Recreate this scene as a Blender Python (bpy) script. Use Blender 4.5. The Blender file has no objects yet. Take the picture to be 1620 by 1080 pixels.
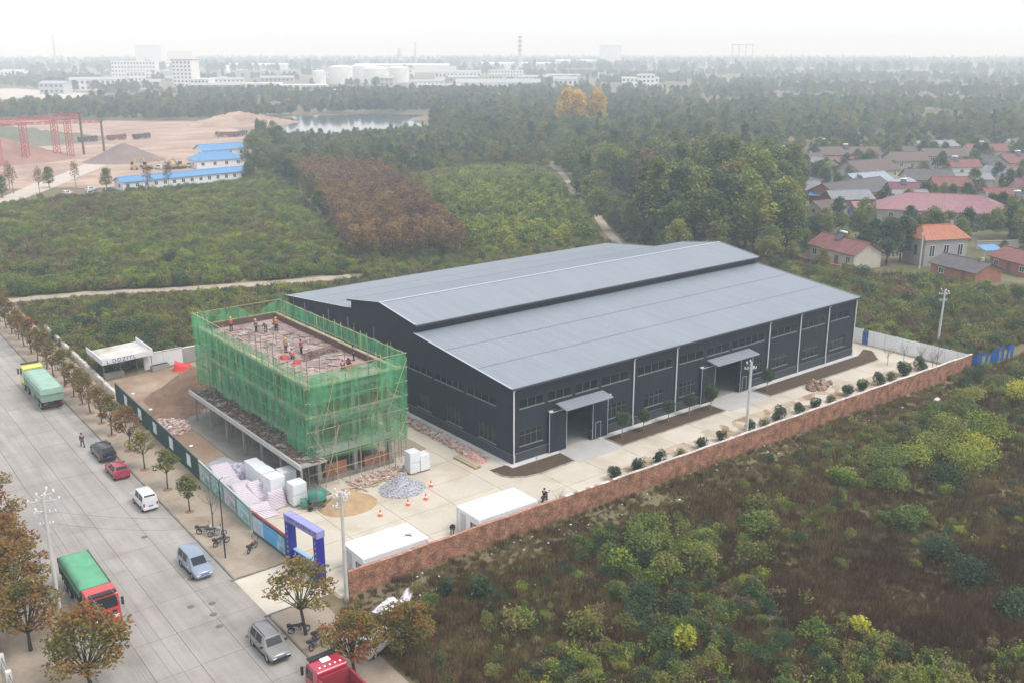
import bpy, bmesh, math, random
from mathutils import Vector, Matrix
R = math.radians
sc = bpy.context.scene
col = sc.collection
random.seed(7)
# ---------------------------------------------------------------- camera
cam_d = bpy.data.cameras.new('camera'); cam = bpy.data.objects.new('camera', cam_d); col.objects.link(cam)
cam_d.sensor_width = 36.0; cam_d.lens = 34.667; cam_d.clip_start = 0.5; cam_d.clip_end = 20000
CAM = Vector((-64.156, -80.443, 45.0)); HEAD = R(51.426); PITCH = R(16.497)
cam.location = CAM
cam.rotation_euler = (R(90) - PITCH, 0, HEAD - R(90))
sc.camera = cam
# ---------------------------------------------------------------- sky: thick overcast
W = bpy.data.worlds.new('World'); sc.world = W; W.use_nodes = True
wn, wl = W.node_tree.nodes, W.node_tree.links
wn.clear()
SUN_EL, SUN_AZ = R(58), R(-62)        # azimuth of the sun in the XY plane, measured from +X
sky = wn.new('ShaderNodeTexSky'); sky.sky_type = 'NISHITA'; sky.sun_disc = False
sky.sun_elevation = SUN_EL; sky.sun_rotation = R(90) - SUN_AZ
sky.air_density = 1.0; sky.dust_density = 4.0; sky.ozone_density = 1.0
hs = wn.new('ShaderNodeHueSaturation'); hs.inputs['Saturation'].default_value = 0.16
mixw = wn.new('ShaderNodeMix'); mixw.data_type = 'RGBA'; mixw.inputs['Factor'].default_value = 0.72
mixw.inputs[7].default_value = (9.3, 9.8, 10.7, 1)     # the even white of the cloud layer
bg = wn.new('ShaderNodeBackground'); bg.inputs['Strength'].default_value = 0.1
wo = wn.new('ShaderNodeOutputWorld')
wl.new(sky.outputs[0], hs.inputs['Color']); wl.new(hs.outputs[0], mixw.inputs[6]); wl.new(mixw.outputs[2], bg.inputs['Color']); wl.new(bg.outputs[0], wo.inputs['Surface'])
# ---------------------------------------------------------------- sun behind the cloud
sd = bpy.data.lights.new('sun', 'SUN'); sun = bpy.data.objects.new('sun', sd); col.objects.link(sun)
sd.energy = 1.4; sd.angle = R(22); sd.color = (1.0, 0.96, 0.9)
sdir = Vector((math.cos(SUN_AZ)*math.cos(SUN_EL), math.sin(SUN_AZ)*math.cos(SUN_EL), math.sin(SUN_EL)))
sun.rotation_euler = sdir.to_track_quat('Z', 'Y').to_euler(); sun.location = (0, 0, 120)
# ---------------------------------------------------------------- exposure
vs = sc.view_settings; vs.view_transform = 'Standard'; vs.look = 'None'; vs.exposure = 0.62; vs.gamma = 1.0; vs.use_curve_mapping = False
sc.render.engine = 'CYCLES'
cy = sc.cycles; cy.max_bounces = 6; cy.diffuse_bounces = 3; cy.glossy_bounces = 3; cy.transmission_bounces = 4; cy.transparent_max_bounces = 24; cy.volume_bounces = 2
cy.use_denoising = True

# ---------------------------------------------------------------- helpers: materials
MATS = {}
GAIN, LGAIN = 1.32, 1.95           # albedo scale of hard surfaces and of foliage
def mat(name, color, rough=0.85, var=0.12, scale=1.0, fine=0.0, rnd=0.0, metal=0.0, spec=0.3, bump=0.0, bscale=8.0, color2=None, c2scale=0.3, c2lo=0.45, c2hi=0.6, emit=None, coat=0.0, world=True, stretch=None):
    """principled material: base colour, blotches of a second colour, large and fine mottling, per-object variation"""
    if name in MATS: return MATS[name]
    color = tuple(min(.85, c*GAIN) for c in color); color2 = tuple(min(.85, c*GAIN) for c in color2) if color2 is not None else None
    m = bpy.data.materials.new(name); m.use_nodes = True; nt = m.node_tree; n, l = nt.nodes, nt.links
    b = n['Principled BSDF']; b.inputs['Roughness'].default_value = rough; b.inputs['Metallic'].default_value = metal
    b.inputs['Specular IOR Level'].default_value = spec
    if coat: b.inputs['Coat Weight'].default_value = coat; b.inputs['Coat Roughness'].default_value = 0.08
    if world: pos = n.new('ShaderNodeNewGeometry').outputs['Position']
    else: pos = n.new('ShaderNodeTexCoord').outputs['Object']
    def noise(s, d=4.0, rg=0.55):
        t = n.new('ShaderNodeTexNoise'); t.inputs['Scale'].default_value = s; t.inputs['Detail'].default_value = d; t.inputs['Roughness'].default_value = rg
        l.new(pos, t.inputs['Vector']); return t.outputs['Fac']
    def rng(fac, a, bb, lo, hi):
        t = n.new('ShaderNodeMapRange'); t.inputs[1].default_value = a; t.inputs[2].default_value = bb; t.inputs[3].default_value = lo; t.inputs[4].default_value = hi
        l.new(fac, t.inputs[0]); return t.outputs[0]
    cur = None
    rgb = n.new('ShaderNodeRGB'); rgb.outputs[0].default_value = (*color, 1); cur = rgb.outputs[0]
    if color2 is not None:
        mx = n.new('ShaderNodeMix'); mx.data_type = 'RGBA'; l.new(rng(noise(c2scale, 5), c2lo, c2hi, 0, 1), mx.inputs['Factor'])
        l.new(cur, mx.inputs[6]); mx.inputs[7].default_value = (*color2, 1); cur = mx.outputs[2]
    hsv = n.new('ShaderNodeHueSaturation'); l.new(cur, hsv.inputs['Color'])
    v = rng(noise(scale), 0.25, 0.75, 1 - var, 1 + var)
    if fine:
        mm = n.new('ShaderNodeMath'); mm.operation = 'MULTIPLY'; l.new(v, mm.inputs[0]); l.new(rng(noise(scale*14, 3), 0.25, 0.75, 1 - fine, 1 + fine), mm.inputs[1]); v = mm.outputs[0]
    if stretch:
        mp = n.new('ShaderNodeMapping'); mp.inputs['Scale'].default_value = stretch[:3]; l.new(pos, mp.inputs['Vector']); t = n.new('ShaderNodeTexNoise'); t.inputs['Scale'].default_value = 1.0; t.inputs['Detail'].default_value = 5; t.inputs['Roughness'].default_value = .6; l.new(mp.outputs[0], t.inputs['Vector'])
        mm = n.new('ShaderNodeMath'); mm.operation = 'MULTIPLY'; l.new(v, mm.inputs[0]); l.new(rng(t.outputs['Fac'], .3, .7, 1 - stretch[3], 1 + stretch[3]*.6), mm.inputs[1]); v = mm.outputs[0]
    if rnd:
        oi = n.new('ShaderNodeObjectInfo'); mm = n.new('ShaderNodeMath'); mm.operation = 'MULTIPLY'; l.new(v, mm.inputs[0]); l.new(rng(oi.outputs['Random'], 0, 1, 1 - rnd, 1 + rnd), mm.inputs[1]); v = mm.outputs[0]
    l.new(v, hsv.inputs['Value']); l.new(hsv.outputs[0], b.inputs['Base Color'])
    if bump:
        bp = n.new('ShaderNodeBump'); bp.inputs['Strength'].default_value = bump; bp.inputs['Distance'].default_value = 0.05
        l.new(noise(bscale, 5), bp.inputs['Height']); l.new(bp.outputs[0], b.inputs['Normal'])
    if emit: b.inputs['Emission Color'].default_value = (*emit[:3], 1); b.inputs['Emission Strength'].default_value = emit[3]
    MATS[name] = m; return m
def leafmat(name, cols, transl=0.25, rough=0.6, mott=0.08, rnd=0.2):
    """foliage: each leaf's colour comes from its own random attribute, shifted a little from plant to plant"""
    if name in MATS: return MATS[name]
    cols = [tuple(v*LGAIN for v in c) for c in cols]
    m = bpy.data.materials.new(name); m.use_nodes = True; nt = m.node_tree; n, l = nt.nodes, nt.links
    b = n['Principled BSDF']; b.inputs['Roughness'].default_value = rough; b.inputs['Specular IOR Level'].default_value = 0.15
    at = n.new('ShaderNodeAttribute'); at.attribute_name = 'tint'
    oi = n.new('ShaderNodeObjectInfo')
    geo = n.new('ShaderNodeNewGeometry'); no = n.new('ShaderNodeTexNoise'); no.inputs['Scale'].default_value = mott; no.inputs['Detail'].default_value = 3; l.new(geo.outputs['Position'], no.inputs['Vector'])
    a1 = n.new('ShaderNodeMath'); a1.operation = 'MULTIPLY_ADD'; l.new(no.outputs['Fac'], a1.inputs[0]); a1.inputs[1].default_value = 1.6; a1.inputs[2].default_value = -0.8
    a2 = n.new('ShaderNodeMath'); a2.operation = 'MULTIPLY_ADD'; l.new(oi.outputs['Random'], a2.inputs[0]); a2.inputs[1].default_value = 2*rnd; a2.inputs[2].default_value = -rnd
    a3 = n.new('ShaderNodeMath'); a3.operation = 'ADD'; l.new(a1.outputs[0], a3.inputs[0]); l.new(a2.outputs[0], a3.inputs[1])
    a4 = n.new('ShaderNodeMath'); a4.operation = 'ADD'; a4.use_clamp = True; l.new(a3.outputs[0], a4.inputs[0]); l.new(at.outputs['Fac'], a4.inputs[1])
    cr = n.new('ShaderNodeValToRGB'); e = cr.color_ramp.elements
    while len(e) < len(cols): e.new(0.5)
    for i, c in enumerate(cols): e[i].position = i/(len(cols) - 1); e[i].color = (*c, 1)
    l.new(a4.outputs[0], cr.inputs[0]); l.new(cr.outputs[0], b.inputs['Base Color'])
    if transl:
        tr = n.new('ShaderNodeBsdfTranslucent'); l.new(cr.outputs[0], tr.inputs['Color']); ms = n.new('ShaderNodeMixShader'); ms.inputs[0].default_value = transl
        l.new(b.outputs[0], ms.inputs[1]); l.new(tr.outputs[0], ms.inputs[2]); l.new(ms.outputs[0], n['Material Output'].inputs['Surface'])
    MATS[name] = m; return m
# ---------------------------------------------------------------- helpers: meshes and objects
class MB:
    def __init__(s): s.v = []; s.f = []; s.mi = []; s.sm = []; s.t = []
    def add(s, vs, fs, mi=0, smooth=False, tint=None):
        o = len(s.v); s.v += [tuple(p) for p in vs]
        for f in fs: s.f.append(tuple(i + o for i in f)); s.mi.append(mi); s.sm.append(smooth); s.t.append(tint)
        return s
    def box(s, x0, y0, z0, x1, y1, z1, mi=0):
        return s.add([(x0,y0,z0),(x1,y0,z0),(x1,y1,z0),(x0,y1,z0),(x0,y0,z1),(x1,y0,z1),(x1,y1,z1),(x0,y1,z1)], [(0,3,2,1),(4,5,6,7),(0,1,5,4),(1,2,6,5),(2,3,7,6),(3,0,4,7)], mi)
    def cbox(s, c, sx, sy, sz, rz=0.0, mi=0):
        a, b = math.cos(rz), math.sin(rz); vs = []
        for dz in (-.5, .5):
            for dx, dy in ((-.5,-.5),(.5,-.5),(.5,.5),(-.5,.5)):
                x, y = dx*sx, dy*sy; vs.append((c[0] + x*a - y*b, c[1] + x*b + y*a, c[2] + dz*sz))
        return s.add(vs, [(0,3,2,1),(4,5,6,7),(0,1,5,4),(1,2,6,5),(2,3,7,6),(3,0,4,7)], mi)
    def bevbox(s, x0, y0, z0, x1, y1, z1, b=0.05, mi=0):
        bm = bmesh.new(); bmesh.ops.create_cube(bm, size=1)
        for v in bm.verts: v.co = Vector((x0 + (v.co.x + .5)*(x1 - x0), y0 + (v.co.y + .5)*(y1 - y0), z0 + (v.co.z + .5)*(z1 - z0)))
        bmesh.ops.bevel(bm, geom=bm.edges[:], offset=b, segments=2, affect='EDGES', profile=0.6)
        bm.verts.index_update(); s.add([v.co[:] for v in bm.verts], [[v.index for v in f.verts] for f in bm.faces], mi); bm.free(); return s
    def tube(s, p0, p1, r0, r1=None, n=6, mi=0, caps=True, smooth=True):
        p0, p1 = Vector(p0), Vector(p1); r1 = r0 if r1 is None else r1
        d = (p1 - p0); d.normalize() if d.length else None
        u = d.orthogonal().normalized(); w = d.cross(u); vs = []
        for p, r in ((p0, r0), (p1, r1)):
            for i in range(n): a = 2*math.pi*i/n; vs.append(p + (u*math.cos(a) + w*math.sin(a))*r)
        s.add(vs, [(i, (i + 1) % n, n + (i + 1) % n, n + i) for i in range(n)], mi, smooth)
        if caps: s.add(vs[:n], [tuple(range(n - 1, -1, -1))], mi); s.add(vs[n:], [tuple(range(n))], mi)
        return s
    def path(s, pts, radii, n=6, mi=0):
        for i in range(len(pts) - 1): s.tube(pts[i], pts[i + 1], radii[i], radii[i + 1], n, mi, caps=(i in (0, len(pts) - 2)))
        return s
    def lathe(s, prof, c=(0, 0, 0), n=12, mi=0, axis='z', smooth=True):
        vs = []; k = len(prof)
        for r, z in prof:
            for i in range(n):
                a = 2*math.pi*i/n; x, y = r*math.cos(a), r*math.sin(a)
                q = (x, y, z) if axis == 'z' else ((z, x, y) if axis == 'x' else (x, z, y))
                vs.append((c[0] + q[0], c[1] + q[1], c[2] + q[2]))
        fs = [(j*n + i, j*n + (i + 1) % n, (j + 1)*n + (i + 1) % n, (j + 1)*n + i) for j in range(k - 1) for i in range(n)]
        if axis == 'y': fs = [f[::-1] for f in fs]
        return s.add(vs, fs, mi, smooth)
    def prism(s, poly, z0, z1, mi=0):
        n = len(poly); vs = [(x, y, z0) for x, y in poly] + [(x, y, z1) for x, y in poly]
        return s.add(vs, [tuple(range(n - 1, -1, -1)), tuple(range(n, 2*n))] + [(i, (i + 1) % n, n + (i + 1) % n, n + i) for i in range(n)], mi)
    def profx(s, prof, x0, x1, mi=0):      # closed (y,z) profile swept along x
        n = len(prof); vs = [(x0, y, z) for y, z in prof] + [(x1, y, z) for y, z in prof]
        return s.add(vs, [tuple(range(n - 1, -1, -1)), tuple(range(n, 2*n))] + [(i, (i + 1) % n, n + (i + 1) % n, n + i) for i in range(n)], mi)
    def profy(s, prof, y0, y1, mi=0):      # closed (x,z) profile swept along y
        n = len(prof); vs = [(x, y0, z) for x, z in prof] + [(x, y1, z) for x, z in prof]
        return s.add(vs, [tuple(range(n)), tuple(range(2*n - 1, n - 1, -1))] + [(i, n + i, n + (i + 1) % n, (i + 1) % n) for i in range(n)], mi)
    def quad(s, a, b, c, d, mi=0): return s.add([a, b, c, d], [(0, 1, 2, 3)], mi)
    def mesh(s, name, mats):
        me = bpy.data.meshes.new(name); me.from_pydata(s.v, [], s.f)
        for m in (mats if isinstance(mats, (list, tuple)) else [mats]): me.materials.append(m)
        if any(s.mi): me.polygons.foreach_set('material_index', s.mi)
        if any(s.sm): me.polygons.foreach_set('use_smooth', s.sm)
        if any(t is not None for t in s.t):
            at = me.attributes.new('tint', 'FLOAT', 'FACE'); at.data.foreach_set('value', [t or 0.0 for t in s.t])
        me.update(); return me
    def build(s, name, mats, parent=None, loc=None, rz=0.0, recalc=False):
        me = s.mesh(name, mats)
        if recalc:
            bm = bmesh.new(); bm.from_mesh(me); bmesh.ops.recalc_face_normals(bm, faces=bm.faces[:]); bm.to_mesh(me); bm.free()
        return put(name, me, parent, loc, rz)
def put(name, me, parent=None, loc=None, rz=0.0, scale=None, rot=None):
    o = bpy.data.objects.new(name, me); col.objects.link(o); o.parent = parent
    if loc is not None: o.location = loc
    if rot is not None: o.rotation_euler = rot
    elif rz: o.rotation_euler = (0, 0, rz)
    if scale is not None: o.scale = scale if hasattr(scale, '__len__') else (scale,)*3
    return o
def tag(o, label, cat, group=None, kind=None):
    o['label'] = label; o['category'] = cat
    if group: o['group'] = group
    if kind: o['kind'] = kind
    return o
def thing(name, label, cat, loc=(0, 0, 0), rz=0.0, group=None):
    o = bpy.data.objects.new(name, None); o.empty_display_size = 0.3; col.objects.link(o); o.location = loc; o.rotation_euler = (0, 0, rz)
    return tag(o, label, cat, group)
def struct(name, mb, m, label=None, **k):
    o = mb.build(name, m, **k); o['kind'] = 'structure'
    if label: o['label'] = label
    return o
def stuff(name, mb, m, label, cat, **k):
    return tag(mb.build(name, m, **k), label, cat, kind='stuff')
def clone(src, loc, rz=None, label=None, group=None, scale=None):
    c = src.copy(); col.objects.link(c); c.location = loc
    if rz is not None: c.rotation_euler = (0, 0, rz)
    if scale is not None: c.scale = scale if hasattr(scale, '__len__') else (scale,)*3
    if label: c['label'] = label
    if group: c['group'] = group
    for ch in KIDS.get(src.name, None) or [o for o in col.objects if o.parent == src]:
        k = ch.copy(); col.objects.link(k); k.parent = c
        for g in [o for o in ch.children]: q = g.copy(); col.objects.link(q); q.parent = k
    return c
KIDS = {}
ROADA = R(1.25)                                  # the road runs 1.25 degrees off the factory's axis
def rd(y, t):                                    # point beside the road: t metres right of the right-hand kerb
    return (-34.89 + 0.0219*y + t, y)
def rr(a, b): return random.uniform(a, b)
NTH = ['first', 'second', 'third', 'fourth', 'fifth', 'sixth', 'seventh', 'eighth', 'ninth', 'tenth', 'eleventh', 'twelfth', 'thirteenth', 'fourteenth', 'fifteenth', 'sixteenth', 'seventeenth', 'eighteenth', 'nineteenth', 'twentieth']
# ================================================================ GROUND, ROAD, YARD
m_ground = mat('ground_soil', (0.15, 0.118, 0.07), 0.95, 0.25, 0.05, fine=0.25, color2=(0.115, 0.10, 0.05), c2scale=0.03, c2lo=0.42, c2hi=0.58, bump=0.6, bscale=1.5)
m_conc = mat('road_concrete', (0.252, 0.231, 0.21), 0.8, 0.10, 0.35, fine=0.06, rnd=0.045, color2=(0.205, 0.183, 0.16), c2scale=0.25, c2lo=0.55, c2hi=0.72, bump=0.15, bscale=20, stretch=(.9, .045, 1, .2))
m_joint = mat('joint_dirt', (0.0806, 0.0713, 0.062), 0.95, 0.2, 0.6)
m_kerb = mat('kerb_concrete', (0.1674, 0.1488, 0.1302), 0.9, 0.2, 0.7, fine=0.15, rnd=0.1)
m_walk = mat('pavement_dust', (0.2666, 0.217, 0.1674), 0.95, 0.14, 0.3, fine=0.1, color2=(0.2046, 0.1581, 0.1147), c2scale=0.22, c2lo=0.48, c2hi=0.66, bump=0.25, bscale=9)
m_yard = mat('yard_concrete', (0.405, 0.362, 0.30), 0.85, 0.09, 0.25, fine=0.05, rnd=0.03, color2=(0.31, 0.2542, 0.1922), c2scale=0.16, c2lo=0.5, c2hi=0.72, bump=0.1, bscale=14)
m_dirt = mat('bare_dirt', (0.2077, 0.1395, 0.0961), 0.97, 0.16, 0.35, fine=0.16, color2=(0.2666, 0.2015, 0.1457), c2scale=0.14, c2lo=0.46, c2hi=0.62, bump=0.6, bscale=4)
m_bed = mat('bed_soil', (0.0651, 0.0422, 0.026), 0.98, 0.2, 0.8, fine=0.3, bump=0.7, bscale=8)
m_apron = mat('apron_concrete', (0.3224, 0.3162, 0.3038), 0.85, 0.08, 0.5, fine=0.05, bump=0.1)
m_path = mat('path_dust', (0.2852, 0.2418, 0.186), 0.95, 0.14, 0.4, fine=0.12, color2=(0.2046, 0.1674, 0.1116), c2scale=0.3, c2lo=0.55, c2hi=0.7)
m_white = mat('white_trim', (0.496, 0.496, 0.496), 0.6, 0.05, 0.8)

g = MB(); g.quad((-6000, -2500, 0), (7000, -2500, 0), (7000, 7000, 0), (-6000, 7000, 0))
struct('ground', g, m_ground)

def sheet(poly, z): 
    b = MB(); b.add([(x, y, z) for x, y in poly], [tuple(range(len(poly)))]); return b
# road: joint-filled base sheet, then each cast slab with its own edges
road = struct('road', sheet([rd(-60, -13.8), rd(-60, 0.05), rd(230, 0.05), rd(230, -13.8)], 0.006), m_joint)
slab_me = None
LW, LL = 3.43, 5.3
b = MB(); b.bevbox(0, 0, 0, LW - 0.035, LL - 0.035, 0.03, 0.008); slab_me = b.mesh('slab', m_conc)
for j in range(31):
    y = -30.6 + j*LL
    for i in range(4):
        if j > 26 and i: continue
        x, yy = rd(y, -LW*(i + 1) + 0.017)
        put('slab', slab_me, road, (x, yy, 0.004 + rr(0, 0.006)), -ROADA)
b = MB(); b.add([(*rd(133, -13.7), 0.03), (*rd(133, 0), 0.03), (*rd(230, 0), 0.03), (*rd(230, -13.7), 0.03)], [(0, 1, 2, 3)])
b.build('far_carriageway', m_conc, road)
# manhole-like round stains and covers in the carriageway
m_cover = mat('cast_iron', (0.1054, 0.0992, 0.093), 0.8, 0.2, 3)
for k, (x, y) in enumerate([(-38.6, -8.6), (-39.6, -6.3), (-38.0, -6.9), (-37.9, -1.9), (-38.9, -10.6), (-37.6, -13.4), (-38.4, 8.6)]):
    b = MB(); b.lathe([(0.0, 0.012), (0.3, 0.012), (0.33, 0.0)], n=14); b.build('manhole_cover', m_cover, road, (x, y, 0.03))
# right pavement with kerb blocks; a gap at the gate
def pave(y0, y1, t0, t1, z=0.13):
    b = MB(); b.prism([rd(y0, t0), rd(y0, t1), rd(y1, t1), rd(y1, t0)], 0.0, z); return b
pv = struct('pavement', pave(-4.4, 170, 0.16, 5.9), m_walk)
pv2 = struct('pavement', pave(-40, -11.8, 0.16, 4.5), m_walk)
b = MB(); b.bevbox(0, 0, 0, 0.16, 0.98, 0.15, 0.015); kerb_me = b.mesh('kerb_stone', m_kerb)
for (ya, yb, par) in ((-4.4, 125, pv), (-32, -11.8, pv2)):
    n = int(yb - ya)
    for i in range(n):
        x, y = rd(ya + i, 0.0); put('kerb_stone', kerb_me, par, (x, y, 0.0), -ROADA)
# low broken edge stones beside the gate apron
for (ya, xa, n, par) in ((-4.55, 0.3, 7, pv), (-11.75, 0.3, 4, pv2)):
    for i in range(n):
        x, y = rd(ya, xa + i*0.62); o = put('edge_stone', kerb_me, par, (x, y, rr(0, .03)), R(90) + rr(-.08, .08)); o.scale = (1, 0.6, 1)
apron = struct('driveway', sheet([rd(-11.75, 0.0), rd(-11.75, 5.6), rd(-4.5, 5.6), rd(-4.5, 0.0)], 0.034), m_yard)
lp = struct('pavement', pave(-60, 170, -19.6, -13.9), m_walk)
for i in range(100):
    x, y = rd(-32 + i, -13.9); put('kerb_stone', kerb_me, lp, (x, y, 0.0), -ROADA)

# factory yard: concrete bays, dirt, planting beds
yard_poly = [(-29.2, -12.9), (71.5, -15.2), (72.6, 6), (70, 58), (-5, 58), (-5, 40), (-28.5, 40)]
yard = struct('yard', sheet([(-29.2, -12.9), (72.5, -15.2), (73.2, 8), (72.0, 60), (-10, 60.0), (-29, 58)], 0.008), mat('yard_joint', (0.24, 0.2, 0.155), .95, .2, .5))
by = MB(); by.bevbox(0, 0, 0, 5.94, 4.44, 0.03, 0.008); bay_me = by.mesh('bay', m_yard)
for i in range(17):
    for j in range(9):
        x, y = -28.9 + i*6.0, -12.6 + j*4.5
        if x > 71 - 5.9 or y > 26: continue
        if x > -1 and y > -1: continue
        if x < -8.5 and y > 8: continue
        put('bay', bay_me, yard, (x, y, 0.002 + rr(0, .005)))
b = MB()
for q in ([(66.9, 0), (73.1, 0), (72.0, 60), (66.9, 60)], [(65.2, -15), (72.5, -15.2), (73.1, 0), (65.2, 0)], [(0, 54.3), (67, 54.3), (67, 60), (0, 60)]): b.add([(x, y, 0.026) for x, y in q], [(0, 1, 2, 3)])
b.build('side_strip', m_yard, yard)
# white splash apron round the hall
b = MB(); b.box(-0.75, -0.75, 0.0, 6.6, -0.02, 0.13); b.box(12.9, -0.75, 0.0, 33.0, -0.02, 0.13); b.box(40.9, -0.75, 0.0, 67.3, -0.02, 0.13); b.box(-0.75, -0.02, 0.0, -0.02, 54.6, 0.12); b.box(66.65, -0.02, 0, 67.3, 54.6, 0.12)
b.build('splash_strip', mat('splash_white', (0.4092, 0.4092, 0.4092), 0.85, 0.12, 0.5, fine=0.1), yard)
# pale ramps in front of the doors
b = MB()
for xa, xb in ((6.65, 12.85), (33.05, 40.85)): b.prism([(xa - 0.3, -4.3), (xb + 0.6, -4.3), (xb, -0.03), (xa, -0.03)], 0.0, 0.045)
b.build('ramp', m_apron, yard)
def bed(name, poly, label):
    b = MB(); n = len(poly); cx = sum(p[0] for p in poly)/n; cyy = sum(p[1] for p in poly)/n
    b.add([(x, y, 0.05) for x, y in poly] + [(cx + (x - cx)*.9, cyy + (y - cyy)*.82, 0.16) for x, y in poly], [tuple(range(n, 2*n))] + [(i, (i + 1) % n, n + (i + 1) % n, n + i) for i in range(n)])
    o = struct('planting_bed', b, m_bed, label)
    for i in range(n):                            # edging stones
        p, q = Vector(poly[i]), Vector(poly[(i + 1) % n]); L = (q - p).length; k = max(1, int(L/0.8)); a = math.atan2(q.y - p.y, q.x - p.x)
        for j in range(k):
            c = p.lerp(q, (j + .5)/k)
            if c.y > -0.9: continue
            e = put('edging_stone', edge_me, o, (c.x, c.y, 0.02), a); e.scale = (L/k, 1, 1)
    return o
b = MB(); b.bevbox(-.47, -.06, 0, .47, .06, .14, .012); edge_me = b.mesh('edging_stone', mat('edging', (0.2604, 0.2356, 0.2046), 0.9, 0.2, 1, rnd=0.15))
bed('bed', [(-2.9, 0.4), (-2.9, -1.7), (-2.2, -2.8), (-0.8, -3.6), (1.0, -3.9), (6.2, -3.7), (6.4, -0.85), (-0.8, -0.85), (-0.8, 0.4)], 'brown planting bed round the near corner of the dark hall')
bed('bed', [(13.6, -3.9), (32.4, -3.9), (32.4, -0.85), (13.6, -0.85)], 'long brown planting bed between the two hall doors')
bed('bed', [(41.6, -4.0), (67.5, -4.0), (71.2, -0.6), (70.9, 0.6), (67.6, -0.85), (41.6, -0.85)], 'brown planting bed running to the far end of the hall')
# rough dirt inside the yard and bare verge by the wall
def rough(poly, z, step, amp, m, name, parent=None, seed=1):
    rnd_ = random.Random(seed); xs = [p[0] for p in poly]; ys = [p[1] for p in poly]; x0, x1, y0, y1 = min(xs), max(xs), min(ys), max(ys)
    nx, ny = max(2, int((x1 - x0)/step)), max(2, int((y1 - y0)/step)); bm = bmesh.new(); vs = {}
    def inside(x, y):
        c = False
        for i in range(len(poly)):
            (xa, ya), (xb, yb) = poly[i - 1], poly[i]
            if (ya > y) != (yb > y) and x < (xb - xa)*(y - ya)/(yb - ya) + xa: c = not c
        return c
    from mathutils import noise
    b = MB(); idx = {}
    for i in range(nx + 1):
        for j in range(ny + 1):
            x, y = x0 + (x1 - x0)*i/nx, y0 + (y1 - y0)*j/ny
            idx[i, j] = len(b.v); b.v.append((x, y, z + amp*noise.noise(Vector((x*.5, y*.5, seed))) + amp*.5*noise.noise(Vector((x*1.7, y*1.7, seed)))))
    for i in range(nx):
        for j in range(ny):
            cx, cyy = x0 + (x1 - x0)*(i + .5)/nx, y0 + (y1 - y0)*(j + .5)/ny
            if inside(cx, cyy): b.f.append((idx[i, j], idx[i + 1, j], idx[i + 1, j + 1], idx[i, j + 1])); b.mi.append(0); b.sm.append(True); b.t.append(None)
    bm.free(); return b.build(name, m, parent)
o = rough([(-28.4, 12), (-23, 9), (-22.2, 8.5), (-22.0, 40), (-9, 41), (-6, 59), (-28.0, 58)], 0.09, 0.6, 0.06, m_dirt, 'dirt_yard', None, 3); o['kind'] = 'structure'
o = rough([(-28, -12.6), (-2, -12.4), (8, -8.4), (30, -6.6), (60, -7.2), (71, -8), (72, -15.0)], 0.036, 0.9, 0.03, mat('verge', (0.3224, 0.2604, 0.1922), 0.95, 0.2, 0.3, fine=0.12, color2=(0.2232, 0.1488, 0.093), c2scale=0.35, c2lo=0.5, c2hi=0.58), 'verge', None, 5); o['kind'] = 'structure'
# tracks
def ribbon(pts, w, z):
    b = MB(); k = len(pts); vs = []
    for i, p in enumerate(pts):
        a, c = Vector(pts[max(0, i - 1)]), Vector(pts[min(k - 1, i + 1)]); d = (c - a).normalized(); nrm = Vector((-d.y, d.x)); ww = w*(0.85 + 0.3*random.random())
        vs += [(*(Vector(p) + nrm*ww/2), z), (*(Vector(p) - nrm*ww/2), z)]
    b.add(vs, [(2*i + 1, 2*i + 3, 2*i + 2, 2*i) for i in range(k - 1)]); return b
struct('path', ribbon([(-31, 119), (-25.1, 117.4), (-19, 116.2), (-13.9, 114.4), (-5, 110.4), (3.6, 106.3), (12, 102.7), (20.8, 99.8), (34, 96)], 3.6, 0.03), m_path, 'pale dirt track across the scrub behind the site')
struct('path', ribbon([(98, 80), (102.7, 87.6), (112, 101), (121.5, 113.5), (136, 133), (150.1, 152.6), (170, 181), (189.8, 208.6), (194, 216)], 2.3, 0.03), m_path, 'pale dirt footpath running away beside the plantation')
# ================================================================ DARK STEEL HALL
m_clad = mat('slate_cladding', (0.0155, 0.0185, 0.028), 0.6, 0.08, 0.2, rnd=0.0, spec=0.2, stretch=(.8, .8, .08, .12))
m_clad2 = mat('slate_wainscot', (0.031, 0.0353, 0.0409), 0.6, 0.10, 0.4, spec=0.4)
m_roof = mat('roof_sheet', (0.182, 0.202, 0.228), 0.42, 0.035, 0.12, rnd=0.025, spec=0.45, stretch=(1.3, .06, 1, .05))
m_roofe = mat('roof_edge', (0.3224, 0.341, 0.372), 0.5, 0.04, 0.5)
m_dark = mat('hall_inside', (0.0186, 0.0198, 0.0223), 0.9, 0.2, 0.5)
m_glass = mat('window_glass', (0.0074, 0.0099, 0.0112), 0.1, 0.1, 0.6, spec=0.22)
m_frame = mat('window_frame', (0.085, 0.09, 0.10), 0.5, 0.05, 1)
m_floor = mat('hall_floor', (0.2604, 0.2604, 0.2542), 0.6, 0.08, 0.4)
LX, DY = 66.6, 54.4
PROF = [(0, 9.15), (19.2, 11.1), (19.2, 12.25), (27.2, 13.4), (35.2, 12.25), (35.2, 11.1), (DY, 9.15)]
hall = thing('factory_hall', 'long dark slate steel hall with pale grey roof and raised ridge', 'factory hall', (0, 0, 0))
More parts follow.
